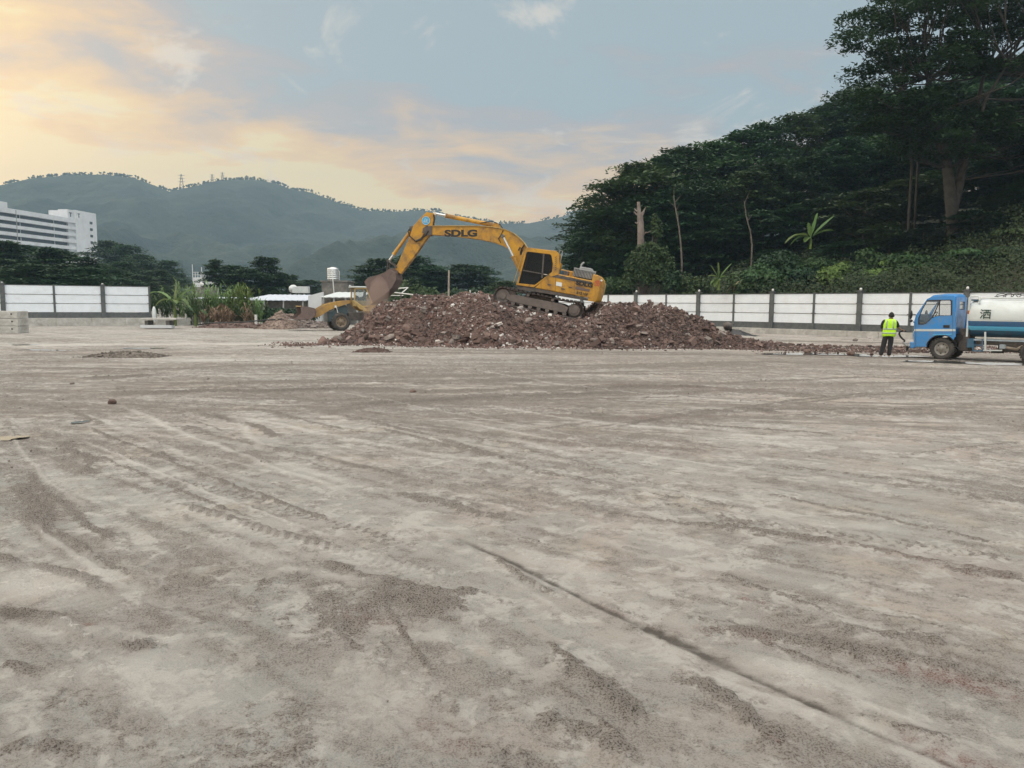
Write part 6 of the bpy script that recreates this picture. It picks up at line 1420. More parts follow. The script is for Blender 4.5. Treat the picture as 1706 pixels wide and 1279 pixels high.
# --- boom (0.55 wide, on the centre line)
BY = .0
btop = [(716, 377.2), (760, 377.0), (800, 377.2), (822, 378.6), (843, 382.8), (856, 388.6), (866, 396.2), (874, 405.0), (881, 416), (888, 432), (893, 452)]
bbot = [(718, 391.2), (760, 394.2), (800, 399.4), (822, 404.2), (839, 409.8), (850, 416.5), (857, 426), (863, 438), (869, 450), (876, 461), (884, 466)]
tp_, bt_ = es(btop), es(bbot)
def boxloft(tp_, bt_, hw):
    m_ = MB(); rings = [[(t[0], -hw, t[1]), (t[0], hw, t[1]), (b_[0], hw, b_[1]), (b_[0], -hw, b_[1])] for t, b_ in zip(tp_, bt_)]
    m_.loft(rings, smooth=False); return m_
boom = boxloft(tp_, bt_, .26).build('boom', Ym, EXC, bevel=.015)
mb = MB(); rings = [[(t[0], -.31, t[1] + .02), (t[0], .31, t[1] + .02), (t[0], .31, t[1] - .015), (t[0], -.31, t[1] - .015)] for t in tp_[:-1]]; mb.loft(rings, smooth=False); mb.build('top_flange', M['yellow_pale'], boom)
t_ = side_text('SDLG', 768, 388.9, .44, R_(11), M['black'], boom, 1.55, plane=-.26, off=.004, bold=.022)
# boom foot mount
mb = MB(); q = e(878, 461); mb.box((q[0] + .15, 0, q[1] - .05), (.7, .75, .7)); mb.build('boom_mount', Ym, EXC, bevel=.03)
# --- arm (stick)
arm_r = [(724, 356), (722.5, 375), (717, 391), (707, 404.5), (697, 420.0), (686, 434.5), (676, 447.5), (669.5, 456.5)]
arm_l = [(712.5, 353.6), (703, 362.5), (690, 377.0), (683.5, 396.5), (676, 413), (669.5, 428), (665, 437.5), (660, 448)]
ar_, al_ = es(arm_r), es(arm_l)
mb = MB(); rings = [[(a_[0], -.20, a_[1]), (a_[0], .20, a_[1]), (b_[0], .20, b_[1]), (b_[0], -.20, b_[1])] for a_, b_ in zip(ar_, al_)]; mb.loft(rings, smooth=False)
arm = mb.build('arm', Ym, EXC, bevel=.015)
# pivot lugs of the boom tip gripping the arm
q0 = e(713, 385.5); mb = MB()
for s_ in (-1, 1):
    pl = es([(722, 377.4), (722, 391.3), (713, 393), (706, 388), (707, 381), (713, 376.6)]); mb.prism(pl, s_ * .26 - .03, s_ * .26 + .03)
mb.cyl((q0[0], -.32, q0[1]), (q0[0], .32, q0[1]), .10, 16); mb.build('boom_tip_lug', Sd, boom)
# round blue sign on the arm head
q = e(709.6, 367.4, -.2); mb = MB(); mb.cyl((q[0], -.215, q[1]), (q[0], -.20, q[1]), .215, 28); sg = mb.build('round_sign', M['decal_blue'], arm)
mb = MB()
for a_ in range(28):
    A0, A1 = 2 * math.pi * a_ / 28, 2 * math.pi * (a_ + 1) / 28; mb.bar((q[0] + .20 * math.cos(A0), -.222, q[1] + .20 * math.sin(A0)), (q[0] + .20 * math.cos(A1), -.222, q[1] + .20 * math.sin(A1)), .012, .028, up=(0, 1, 0))
for a_, b_ in (((-.12, -.05), (.10, -.02)), ((-.05, .12), (-.05, -.10)), ((.05, .10), (.02, -.06)), ((-.13, -.10), (.12, -.08)), ((.02, .04), (.12, .02))):
    mb.bar((q[0] + a_[0], -.222, q[1] + a_[1]), (q[0] + b_[0], -.222, q[1] + b_[1]), .012, .025, up=(0, 1, 0))
mb.build('sign_drawing', M['decal_white'], sg)
def cyl2(name, p0, p1, r0, pr, r1, planes=(0,), rodfrac=.35, plane=0.0):
    """barrel from p0, bright rod to p1"""
    a_, b_ = e(*p0, plane), e(*p1, plane)
    for yy in planes:
        A0, B0 = Vector((a_[0], yy, a_[1])), Vector((b_[0], yy, b_[1])); mid = A0.lerp(B0, 1 - rodfrac); d = (B0 - A0).normalized()
        m_ = MB(); m_.cyl(A0, mid, r0, 14); m_.cyl(mid - d * .04, mid + d * .03, r0 * 1.18, 14); m_.cyl(A0 - Vector((0, r0 * 1.1, 0)), A0 + Vector((0, r0 * 1.1, 0)), r0 * 1.05, 14); c = m_.build(name, Ym, EXC)
        m_ = MB(); m_.cyl(mid, B0, r1, 12); m_.cyl(B0 - Vector((0, r0, 0)), B0 + Vector((0, r0, 0)), r0 * .8, 12); m_.build('piston_rod', M['chrome'], c)
cyl2('arm_cylinder', (826, 375.6), (724.5, 355.5), .105, 0, .062, (0,), .19)
cyl2('bucket_cylinder', (686, 382), (648, 434.5), .085, 0, .05, (0,), .22)
cyl2('boom_cylinder', (872, 458), (839.6, 394.2), .10, 0, .058, (-.42, .42), .53)
mb = MB(); q = e(839.6, 394.2); mb.cyl((q[0], -.52, q[1]), (q[0], .52, q[1]), .09, 14); mb.build('cylinder_pin', Sd, boom)
mb = MB(); q = e(826, 375.6); mb.prism([(q[0] - .2, q[1] - .15), (q[0] + .12, q[1] + .12), (q[0] + .38, q[1] - .22)], -.2, -.14); mb.prism([(q[0] - .2, q[1] - .15), (q[0] + .12, q[1] + .12), (q[0] + .38, q[1] - .22)], .14, .2); mb.build('cylinder_bracket', Ym, boom)
mb = MB(); q = e(686, 382)
for s_ in (-1, 1): mb.prism([(q[0] - .1, q[1] + .12), (q[0] + .25, q[1] + .2), (q[0] + .2, q[1] - .15), (q[0] - .08, q[1] - .1)], s_ * .13 - .02, s_ * .13 + .02)
mb.build('cylinder_bracket', Sd, arm)
def hose(pts, yy, r=.025, par=None):
    m_ = MB(); P0 = [e(*p) for p in pts]; m_.tube([(p[0], yy, p[1]) for p in P0], r, 6); m_.build('hose', M['black'], par or EXC)
hose([(800, 372), (812, 370), (822, 369.5), (829, 372), (833, 379)], -.12); hose([(815, 373), (824, 371), (833, 373.5), (838, 382)], .1)
hose([(724, 358), (726, 365), (724, 374), (722, 379)], -.22, .03); hose([(684, 382), (682, 386), (685, 394), (694, 402), (703, 398), (711, 388)], -.24, .03)
hose([(875, 408), (871, 414), (868, 422)], -.30, .03); hose([(865, 418), (868, 412), (870, 416)], -.33, .03); hose([(716, 385), (712, 392), (703, 400), (696, 402)], -.30, .035); hose([(840, 384), (836, 392), (832, 398), (836, 405)], -.29, .02)
side_quad_ = es([(868.5, 417.5), (872, 414.5), (869, 424), (866, 424)], -.26); mb = MB(); mb.prism(side_quad_, -.275, -.262); mb.build('worn_decal', M['black'], boom)
# --- bucket linkage and bucket
def link(a, b_, yy, w=.09, t=.045, name='link_arm', mat=None):
    A0, B0 = e(*a), e(*b_); m_ = MB()
    for y_ in yy: m_.bar((A0[0], y_, A0[1]), (B0[0], y_, B0[1]), t, w, up=(0, 1, 0)); m_.cyl((A0[0], y_ - .04, A0[1]), (A0[0], y_ + .04, A0[1]), w * .75, 12); m_.cyl((B0[0], y_ - .04, B0[1]), (B0[0], y_ + .04, B0[1]), w * .75, 12)
    m_.build(name, mat or Sd, EXC)
link((648, 434.5), (661.5, 445), (-.24,)); link((648, 434.5), (661.5, 445), (.24,)); link((648, 434.5), (646, 455), (-.17,)); link((648, 434.5), (646, 455), (.17,))
bo = [(642, 452), (655, 447), (668, 457), (667, 470), (660, 481), (649, 490.5), (637, 499), (628, 506)]     # outer back of the bucket down to the teeth
bi = [(614.5, 466), (622, 462.5), (634, 460.5)]
shell = es([(613, 469.5), (619.5, 463.0), (632, 459.5), (645, 455), (655, 450.5), (664.5, 455.5), (665.5, 466), (659, 479), (648.5, 489.5), (637, 497.5), (627, 504.5)])
HB = .60; inner = []
cx0 = sum(p[0] for p in shell) / len(shell); cz0 = sum(p[1] for p in shell) / len(shell)
bk = empty('bucket', (0, 0, 0)); bk.parent = EXC; KIDS.setdefault(EXC.name, []).append(bk)
mb = MB(); inn = [(p[0] + (cx0 - p[0]) * .09, p[1] + (cz0 - p[1]) * .09) for p in shell]
rings = [[(a_[0], -HB, a_[1]), (a_[0], HB, a_[1]), (b_[0], HB, b_[1]), (b_[0], -HB, b_[1])] for a_, b_ in zip(shell, inn)]
mb.loft(rings, smooth=False); mb.build('bucket_shell', M['bucket_steel'], bk)
for s_ in (-1, 1):
    mb = MB(); mb.prism(shell, s_ * (HB - .03) - .025, s_ * (HB - .03) + .025); mb.build('side_plate', M['bucket_steel'], bk)
for k in range(5):
    y_ = -HB + .1 + (2 * HB - .2) * k / 4; A0 = Vector((shell[-1][0], y_, shell[-1][1])); d = (Vector((shell[-1][0], 0, shell[-1][1])) - Vector((shell[-2][0], 0, shell[-2][1]))).normalized()
    mb = MB(); mb.loft([[tuple(A0 - d * .1 + Vector((sx2 * .05, sy2 * .05, 0))) for sx2, sy2 in ((-1, -1), (1, -1), (1, 1), (-1, 1))], [tuple(A0 + d * .2 + Vector((sx2 * .012, sy2 * .03, 0))) for sx2, sy2 in ((-1, -1), (1, -1), (1, 1), (-1, 1))]], smooth=False); mb.build('tooth', Sd, bk)
for s_ in (-.17, .17):
    mb = MB(); mb.prism(es([(641, 457), (646, 450), (656, 446.5), (666, 452), (664, 461), (652, 462)]), s_ - .03, s_ + .03); mb.build('bucket_ear', M['bucket_steel'], bk)
# soil still clinging in the mouth
cv, cf = BIG[3]; q = e(634, 480); mb = MB(); mb.add(cv * np.array([.42, .5, .34]) + np.array([q[0], 0, q[1]]), cf.tolist()); so = mb.build('bucket_soil', M['brick_red']); so.parent = bk; KIDS.setdefault(bk.name, []).append(so)
M['yellow_arm'] = pmat('yellow_arm', (.42, .25, .05), (.36, .20, .05), 1.5, .6, dirt=(.20, .14, .09), dscale=2.5, damt=.8)
# ================================================================ WHEEL LOADER
def wheel(par, name, c, r, w, rimm, lug=True, tyrem=None, n=30, out=-1):
    """wheel about the y axis; `out` is the side whose rim face shows"""
    o = bpy.data.objects.new(name, None); COL.objects.link(o); o.location = c; o.parent = par; KIDS.setdefault(par.name, []).append(o)
    mb = MB(); sec = [(-w / 2 * .8, r * .60), (-w / 2, r * .68), (-w / 2, r * .90), (-w / 2 * .8, r * .985), (0, r), (w / 2 * .8, r * .985), (w / 2, r * .90), (w / 2, r * .68), (w / 2 * .8, r * .60)]
    rings = [[(q * math.cos(a), y_, q * math.sin(a)) for y_, q in sec] for a in [2 * math.pi * k / 40 for k in range(40)]]
    mb.loft(rings + [rings[0]], closed=False, caps=False)
    if lug:
        for k in range(n):
            a = 2 * math.pi * k / n; R3 = Matrix.Rotation(-a, 3, 'Y')
            for s_ in (-1, 1): mb.box(R3 @ Vector((r + .006, s_ * w * .24, 0)), (.03, w * .46, r * .10), R3 @ Matrix.Rotation(s_ * .35, 3, 'X'))
    mb.build('tyre', tyrem or M['rubber'], o)
    mb = MB(); y0 = out * w * .18; R6 = r * .61
    prof = [(out * w * .42, R6), (out * w * .42, R6 * .93), (out * w * .22, R6 * .84), (out * w * .24, R6 * .52), (out * w * .36, R6 * .42), (out * w * .38, R6 * .18), (out * w * .42, R6 * .14), (out * w * .42, .001)]
    rings = [[(q * math.cos(a), y_, q * math.sin(a)) for a in [2 * math.pi * k / 28 for k in range(28)]] for y_, q in prof]
    mb.loft(rings, caps=False); rings = [[(q * math.cos(a), y_, q * math.sin(a)) for a in [2 * math.pi * k / 28 for k in range(28)]] for y_, q in ((-out * w * .4, R6), (out * w * .42, R6))]; mb.loft(rings, caps=False)
    mb.cyl((0, -out * w * .3, 0), (0, out * w * .2, 0), R6 * .95, 24); rm = mb.build('rim', rimm, o)
    for k in range(6):
        a = math.pi / 3 * k + .3; mb = MB(); mb.ball((R6 * .68 * math.cos(a), out * w * .235, R6 * .68 * math.sin(a)), (R6 * .10, .012, R6 * .10), 8, 5); mb.build('hand_hole', M['black'], rm)
    return o
LY = R_(23); LO = P(568, 551, 52.0); LO.z = 0.0
LR = Matrix.Rotation(LY, 4, 'Z'); LDR = empty('wheel_loader', LO, (0, 0, LY), 'pale yellow wheel loader with lowered bucket half hidden behind the left of the heap', 'wheel loader')
latL = LR @ Vector((0, 1, 0))
def l_(px, py, plane=0.0):
    r = ray(px, py); c = LO + latL * plane - Vector((0, 0, CAM_H)); q = Vector((0, 0, CAM_H)) + r * (c.dot(latL) / r.dot(latL)); v = LR.inverted() @ (q - LO); return (v.x, v.z)
def ls(pts, plane=0.0): return [l_(a, b_, plane) for a, b_ in pts]
YP = M['yellow_pale']; rW = .60
for y_, o_ in ((0, -1), (1.75, 1)): wheel(LDR, 'front_wheel', (0, y_, rW), rW, .42, M['rim_dark'], n=20, out=o_)
for y_, o_ in ((0, -1), (1.75, 1)): wheel(LDR, 'rear_wheel', (2.55, y_, rW), rW, .42, M['rim_dark'], n=20, out=o_)
mb = MB(); mb.box((-.15, .87, .95), (1.1, .8, .7)); mb.box((0, .87, .6), (.3, 1.6, .3)); mb.prism([(-.5, .7), (.5, .7), (.55, 1.55), (.25, 1.95), (-.05, 1.5), (-.5, 1.2)], .45, .55); mb.prism([(-.5, .7), (.5, .7), (.55, 1.55), (.25, 1.95), (-.05, 1.5), (-.5, 1.2)], 1.2, 1.3); mb.build('front_frame', M['teal_frame'], LDR, bevel=.02)
mb = MB(); mb.box((1.9, .87, .95), (2.6, .85, .55)); mb.box((2.55, .87, .6), (.3, 1.6, .3)); mb.build('rear_frame', M['steel_dark'], LDR, bevel=.02)
mb = MB(); mb.prism([(1.9, 1.2), (3.9, 1.15), (3.95, 1.75), (3.7, 1.95), (1.9, 2.0)], .3, 1.45); mb.build('engine_hood', YP, LDR, bevel=.05)
mb = MB(); mb.box((3.9, .87, .95), (.45, 1.7, .7)); mb.build('counterweight', YP, LDR, bevel=.05)
for y_ in (-.22, 1.5):
    mb = MB(); mb.prism([(1.95, 1.28), (2.05, 1.36), (2.6, 1.42), (3.15, 1.34), (3.3, 1.05), (3.2, 1.05), (3.05, 1.26), (2.6, 1.34), (2.1, 1.28), (2.0, 1.2)], y_, y_ + .47); mb.build('rear_fender', YP, LDR)
    mb = MB(); a_ = ls([(586, 500), (590, 500), (610, 514), (626, 515), (626, 519), (606, 518.5), (598, 514)], 0); mb.prism(a_, y_ + .1, y_ + .25); mb.build('side_step', YP, LDR, bevel=.02)
# cab
cabL = ls([(589.5, 503), (590.5, 479), (611.5, 479), (622, 504), (619, 511), (603, 512)], .25)
winL = ls([(591.8, 501), (592.2, 481.5), (610, 481.5), (618.5, 503), (616, 508.5), (604, 509.5)], .25)
for y_ in (.25, 1.42): panel_mb(cabL, [winL], y_, y_ + .06).build('cab_frame', YP, LDR)
for y_ in (.275, 1.45): mb = MB(); mb.prism(winL, y_, y_ + .01); mb.build('side_window', M['glass'], LDR)
q0, q1 = cabL[1], cabL[2]; mb = MB(); mb.box(((q0[0] + q1[0]) / 2, .86, q0[1] + .05), (q1[0] - q0[0] + .30, 1.4, .09)); mb.build('cab_roof', M['white_paint'], LDR, bevel=.03)
mb = MB(); mb.tube([(q0[0] - .25, .4, q0[1] + .12), (q0[0] - .05, .4, q0[1] + .06)], .02, 6); mb.ball((q0[0] - .28, .4, q0[1] + .12), (.05, .08, .06)); mb.build('work_lamp', M['white_paint'], LDR)
mb = MB(); mb.box(((q0[0] + q1[0]) / 2 + .1, .86, cabL[0][1] - .1), (.9, 1.1, .4)); mb.build('cab_base', YP, LDR, bevel=.03)
mb = MB(); xs0 = q0[0] + .55; mb.box((xs0, .86, cabL[0][1] + .15), (.4, .45, .12)); mb.prism([(xs0 + .15, cabL[0][1] + .2), (xs0 + .25, q0[1] - .25), (xs0 + .35, q0[1] - .25), (xs0 + .28, cabL[0][1] + .2)], .65, 1.07); mb.build('seat', M['seat'], LDR, bevel=.02)
mb = MB(); mb.cyl((xs0 - .35, .86, cabL[0][1] + .2), (xs0 - .25, .86, cabL[0][1] + .42), .16, 14); mb.build('steering_wheel', M['black'], LDR)
# driver's bright shirt is a loader driver seated
# lift arms, cylinders, bucket
arm_p = [(582, 500), (568, 501), (552, 504), (541, 507), (528, 514.5), (521.5, 524), (525, 529), (534, 526), (548, 516.5), (566, 510), (582, 505)]
for y_ in (.30, 1.30):
    mb = MB(); mb.prism(ls(arm_p, .45), y_, y_ + .10); mb.build('lift_arm', M['yellow_arm'], LDR, bevel=.01)
a_, b_ = l_(540, 515, .86), l_(530, 520, .86); mb = MB(); mb.box((b_[0] + .1, .85, b_[1] - .0), (.16, 1.0, .16)); mb.build('cross_tube', M['yellow'], LDR)
a_, b_, c_ = l_(574, 503, .86), l_(538, 508, .86), l_(522, 519, .86)
mb = MB(); mb.cyl((a_[0], .86, a_[1]), (b_[0] + .4, .86, b_[1] + .06), .07, 12); mb.cyl((b_[0] + .4, .86, b_[1] + .06), (b_[0], .86, b_[1]), .035, 10); mb.build('tilt_cylinder', YP, LDR)
mb = MB(); mb.prism([(b_[0] - .08, b_[1] + .12), (b_[0] + .12, b_[1] + .02), (c_[0] + .5, c_[1] - .25), (c_[0] + .38, c_[1] - .3)], .80, .92); mb.bar((c_[0] + .42, .86, c_[1] - .25), (c_[0] + .05, .86, c_[1] - .1), .08); mb.build('bell_crank', YP, LDR)
for y_ in (.55, 1.18):
    a_, b_ = l_(579, 519, .5), l_(551, 513, .5); mb = MB(); mb.cyl((a_[0], y_, a_[1]), (b_[0] + .35, y_, b_[1] - .03), .06, 12); mb.cyl((b_[0] + .35, y_, b_[1] - .03), (b_[0], y_, b_[1]), .035, 10); mb.build('lift_cylinder', M['steel_dark'], LDR)
prB = ls([(488, 532.5), (505, 533), (518, 531.5), (524.5, 526), (526.5, 519), (523.5, 513.5), (512, 510.5), (500, 510.5)], .0)
cxB = (prB[0][0] + prB[4][0]) / 2; czB = (prB[1][1] + prB[-1][1]) / 2; y0, y1 = -.25, 2.0
inn = [(p[0] + (cxB - p[0]) * .07, p[1] + (czB - p[1]) * .07) for p in prB]
bkl = bpy.data.objects.new('bucket', None); COL.objects.link(bkl); bkl.parent = LDR; KIDS.setdefault(LDR.name, []).append(bkl)
mb = MB(); mb.loft([[(a_[0], y0, a_[1]), (a_[0], y1, a_[1]), (b_[0], y1, b_[1]), (b_[0], y0, b_[1])] for a_, b_ in zip(prB, inn)], smooth=False); mb.build('bucket_shell', M['bucket_steel'], bkl)
sp_ = [prB[0], prB[1], prB[2], prB[3], prB[4], prB[5], prB[6], prB[7], ((prB[7][0] + prB[0][0]) / 2 + .28, (prB[7][1] + prB[0][1]) / 2)]
for y_ in (y0, y1 - .04): mb = MB(); mb.prism(sp_, y_, y_ + .04); mb.build('side_plate', M['bucket_steel'], bkl)
mb = MB(); mb.box((prB[0][0] + .1, (y0 + y1) / 2, prB[0][1] - .0), (.32, y1 - y0, .04)); mb.build('cutting_edge', M['grey_metal'], bkl)
mb = MB(); mb.bar((prB[7][0], y0, prB[7][1] + .02), (prB[7][0], y1, prB[7][1] + .02), .06); mb.build('spill_edge', YP, bkl)
for y_, z_ in ((.2, 1.62), (1.5, 1.62)):
    mb = MB(); mb.bar((-.15, y_, 1.2), (-.25, y_, z_), .04); mb.box((-.3, y_, z_), (.10, .18, .14)); mb.build('headlight', M['decal_white'], LDR)
# ================================================================ WATER TRUCK
TY = R_(-42); TO = G(1567.5, 599.0); TR_ = Matrix.Rotation(TY, 4, 'Z')
TRK = empty('water_truck', TO, (0, 0, TY), 'blue light truck carrying a white and blue water tank, cut by the right edge', 'truck')
latT = TR_ @ Vector((0, 1, 0))
def t_(cx, cy, plane=0.0):
    px, py = 1420 + cx / 5.965, 460 + cy / 5.965
    r = ray(px, py); c = TO + latT * plane - Vector((0, 0, CAM_H)); q = Vector((0, 0, CAM_H)) + r * (c.dot(latT) / r.dot(latT)); v = TR_.inverted() @ (q - TO); return (v.x, v.z)
def ts(pts, plane=0.0): return [t_(a, b_, plane) for a, b_ in pts]
Bl = M['blue']; PC = -.06; WID = 1.72      # cab side plane, width
outer = ts([(612, 700), (608, 620), (607, 560), (613, 450), (632, 385), (742, 226), (790, 204), (900, 196), (1010, 196), (1022, 230), (1026, 600), (1012, 612)], PC)
wcx, wcz = t_(880, 719, PC); arch = []
for k in range(11):
    a = math.radians(40 + (168 - 40) * k / 10); arch.append((wcx + .50 * math.cos(a), wcz + .50 * math.sin(a)))
outer = outer + arch + [t_(742, 700, PC)]
hole = ts([(657, 472), (660, 415), (690, 340), (738, 250), (752, 239), (975, 237), (984, 246), (984, 384), (978, 390), (870, 392), (822, 400), (790, 418), (735, 468), (705, 478), (663, 478)], PC)
for y_, nm in ((PC, 'near'), (PC + WID - .05, 'far')):
    panel_mb(outer, [hole], y_, y_ + .05).build('cab_side', Bl, TRK, bevel=.008)
rf = ts([(742, 226), (790, 204), (900, 194), (1010, 194), (1023, 230)], PC)
mb = MB()
prof_r = [(rf[0][0], rf[0][1] - .03), (rf[1][0], rf[1][1] + .01), (rf[2][0], rf[2][1] + .015), (rf[3][0], rf[3][1] + .01), (rf[4][0], rf[4][1])]
N_ = 12; rings = []
for k in range(N_ + 1):
    u = -1 + 2 * k / N_; y_ = PC + .01 + (WID - .02) * k / N_; up_ = .07 * (1 - u * u) ** .5 if abs(u) < 1 else 0
    rings.append([(p[0], y_, p[1] + up_) for p in prof_r] + [(p[0], y_, p[1] - .07) for p in prof_r[::-1]])
mb.loft(rings); mb.build('cab_roof', Bl, TRK)
# front: lower face, windscreen, corner pillars
f0, f1, f2, f3 = t_(610, 700, PC), t_(613, 455, PC), t_(640, 377, PC), t_(740, 232, PC)
mb = MB(); mb.loft([[(f0[0], PC + .05, f0[1]), (f0[0], PC + WID - .05, f0[1]), (f0[0] + .05, PC + WID - .05, f0[1]), (f0[0] + .05, PC + .05, f0[1])], [(f1[0] - .02, PC + .05, (f0[1] + f1[1]) / 2), (f1[0] - .02, PC + WID - .05, (f0[1] + f1[1]) / 2), (f1[0] + .03, PC + WID - .05, (f0[1] + f1[1]) / 2), (f1[0] + .03, PC + .05, (f0[1] + f1[1]) / 2)], [(f2[0], PC + .05, f2[1]), (f2[0], PC + WID - .05, f2[1]), (f2[0] + .05, PC + WID - .05, f2[1]), (f2[0] + .05, PC + .05, f2[1])]], smooth=False); mb.build('front_panel', Bl, TRK)
mb = MB(); mb.add([(f2[0] + .01, PC + .06, f2[1]), (f2[0] + .01, PC + WID - .06, f2[1]), (f3[0] + .01, PC + WID - .06, f3[1] + .02), (f3[0] + .01, PC + .06, f3[1] + .02)], [(0, 1, 2, 3)]); mb.build('windscreen', M['glass'], TRK)
for y_ in (PC + .18, PC + WID - .18):
    mb = MB(); q = t_(604, 565, PC); mb.box((q[0] + .01, y_, q[1]), (.06, .26, .17)); mb.build('headlight', M['decal_white'], TRK, bevel=.02)
    mb = MB(); q = t_(606, 532, PC); mb.box((q[0] + .03, y_ - .02, q[1]), (.05, .3, .06)); mb.build('indicator', M['yellow_pale'], TRK, bevel=.01)
mb = MB(); q = t_(604, 575, PC); mb.box((q[0] + .005, PC + WID / 2, q[1]), (.05, .9, .2)); mb.build('grille', M['black'], TRK)
mb = MB(); q = t_(600, 690, PC); mb.box((q[0] - .02, PC + WID / 2, q[1] + .02), (.16, WID, .22)); mb.build('bumper', Bl, TRK, bevel=.03)
# doors: seams, handle, stripes
def tline(a, b, w=.014, mat='black', name='door_seam', dy=.006, th=.012):
    A, B = t_(*a, PC), t_(*b, PC); m_ = MB(); m_.bar((A[0], PC - dy, A[1]), (B[0], PC - dy, B[1]), th, w, up=(0, 1, 0)) if False else m_.bar((A[0], PC - dy, A[1]), (B[0], PC - dy, B[1]), w, th); m_.build(name, M[mat], TRK)
tline((997, 236), (997, 575), .012, 'blue_dark'); tline((632, 455), (626, 690), .012, 'blue_dark'); tline((997, 575), (960, 600), .012, 'blue_dark')
st_ = ts([(616, 525), (1026, 525), (1026, 546), (616, 546)], PC); mb = MB(); mb.prism(st_, PC - .008, PC - .002); mb.build('white_stripe', M['white_paint'], TRK)
st_ = ts([(800, 579), (985, 572), (1002, 572), (1002, 577), (985, 580), (800, 586)], PC); mb = MB(); mb.prism(st_, PC - .008, PC - .002); mb.build('lower_stripe', M['blue_line'], TRK)
A = t_(936, 498, PC); mb = MB(); mb.box((A[0], PC - .012, A[1]), (.20, .03, .10)); mb.build('door_handle', M['black'], TRK, bevel=.01)
# window glass, rubber edge, quarter pillar
for y_ in (PC + .02, PC + WID - .03): mb = MB(); mb.add([(p[0], y_, p[1]) for p in hole], [tuple(range(len(hole)))]); mb.build('side_window', M['glass'], TRK)
def hole_edge(scale):
    cx0 = sum(p[0] for p in hole) / len(hole); cz0 = sum(p[1] for p in hole) / len(hole); return [(cx0 + (p[0] - cx0) * scale, cz0 + (p[1] - cz0) * scale) for p in hole]
panel_mb(hole_edge(1.03), [hole_edge(.965)], PC - .006, PC + .012).build('window_seal', M['black'], TRK)
A, B = t_(872, 240, PC), t_(800, 400, PC); mb = MB(); mb.bar((A[0], PC + .012, A[1]), (B[0], PC + .012, B[1]), .02, .035); mb.build('window_bar', M['black'], TRK)
A, B = t_(862, 330, PC), t_(862, 388, PC); mb = MB(); mb.bar((A[0], PC + .012, A[1] + .25), (B[0], PC + .012, B[1]), .02, .03); mb.build('window_bar', M['black'], TRK)
# interior
q = t_(900, 560, PC); mb = MB(); mb.box((q[0], PC + .42, q[1] + .28), (.45, .5, .14)); mb.prism([(q[0] + .15, q[1] + .30), (q[0] + .24, q[1] + .88), (q[0] + .34, q[1] + .88), (q[0] + .30, q[1] + .30)], PC + .18, PC + .66); mb.build('seat', M['seat'], TRK, bevel=.03)
mb = MB(); mb.box((q[0], PC + 1.2, q[1] + .28), (.45, .7, .14)); mb.prism([(q[0] + .15, q[1] + .30), (q[0] + .24, q[1] + .85), (q[0] + .34, q[1] + .85), (q[0] + .30, q[1] + .30)], PC + .85, PC + 1.55); mb.build('seat', M['seat'], TRK, bevel=.03)
q = t_(700, 470, PC); mb = MB(); mb.box((q[0] - .02, PC + WID / 2, q[1] - .14), (.35, WID - .12, .40)); mb.build('dashboard', M['seat'], TRK, bevel=.04)
q = t_(778, 392, PC); mb = MB(); ring = []
for k in range(25):
    a = 2 * math.pi * k / 24; ring.append((q[0] + .10 * math.sin(a), PC + .42 + .2 * math.cos(a), q[1] - .03 + .17 * math.sin(a)))
mb.tube(ring, .016, 6); mb.tube([(q[0] - .25, PC + .42, q[1] - .3), (q[0], PC + .42, q[1] - .03)], .03, 6); mb.build('steering_wheel', M['black'], TRK)
q = t_(800, 272, PC); mb = MB(); mb.box((q[0] - .05, PC + .9, q[1]), (.03, .24, .07)); mb.build('rear_view_mirror', M['black'], TRK)
# back wall with window
xb_ = t_(1020, 400, PC)[0]; zb_lo, zb_hi = t_(1020, 600, PC)[1], t_(1020, 205, PC)[1]; zw0, zw1 = t_(1118, 332, .9)[1], t_(1118, 252, .9)[1]
bmb = panel_mb([(PC + .05, zb_lo), (PC + WID - .05, zb_lo), (PC + WID - .05, zb_hi), (PC + .05, zb_hi)], [[(.55, zw0), (1.35, zw0), (1.35, zw1), (.55, zw1)]], xb_ - .05, xb_, axis='yz'); bmb.build('cab_back', Bl, TRK)
mb = MB(); mb.box((xb_ - .02, .95, (zw0 + zw1) / 2), (.01, .8, zw1 - zw0)); mb.build('rear_window', M['glass'], TRK)
mb = MB(); q = t_(820, 700, PC); mb.box(((f0[0] + xb_) / 2, PC + WID / 2, .62), (xb_ - f0[0] - .1, WID - .5, .12)); mb.build('cab_floor', M['steel_dark'], TRK)
mb = MB(); rings = []
for k in range(13):
    a = math.radians(30 + 150 * k / 12); rings.append([(wcx + r_ * math.cos(a), y_, wcz + r_ * math.sin(a)) for r_, y_ in ((.50, PC + .03), (.50, PC + .42), (.47, PC + .42), (.47, PC + .03))])
mb.loft(rings, smooth=False); mb.build('wheel_housing', M['black'], TRK)
# mirrors
for y_, s_ in ((PC, -1), (PC + WID, 1)):
    q = t_(601, 380, PC); mb = MB(); mb.ball((q[0] - .02, y_ + s_ * .16, q[1]), (.05, .11, .16), 12, 8); mr = mb.build('side_mirror', M['black'], TRK)
    q2 = t_(628, 380, PC); mb = MB(); mb.tube([(q2[0], y_, q2[1]), (q[0], y_ + s_ * .14, q[1] + .02)], .012, 6); mb.tube([(q2[0] - .03, y_, q2[1] - .3), (q[0], y_ + s_ * .14, q[1] - .18)], .012, 6); mb.build('mirror_arm', M['black'], mr)
mb = MB(); q = t_(585, 445, PC); mb.ball((q[0], PC - .06, q[1]), (.05, .07, .05), 10, 6); mb.build('round_mirror', M['black'], TRK)
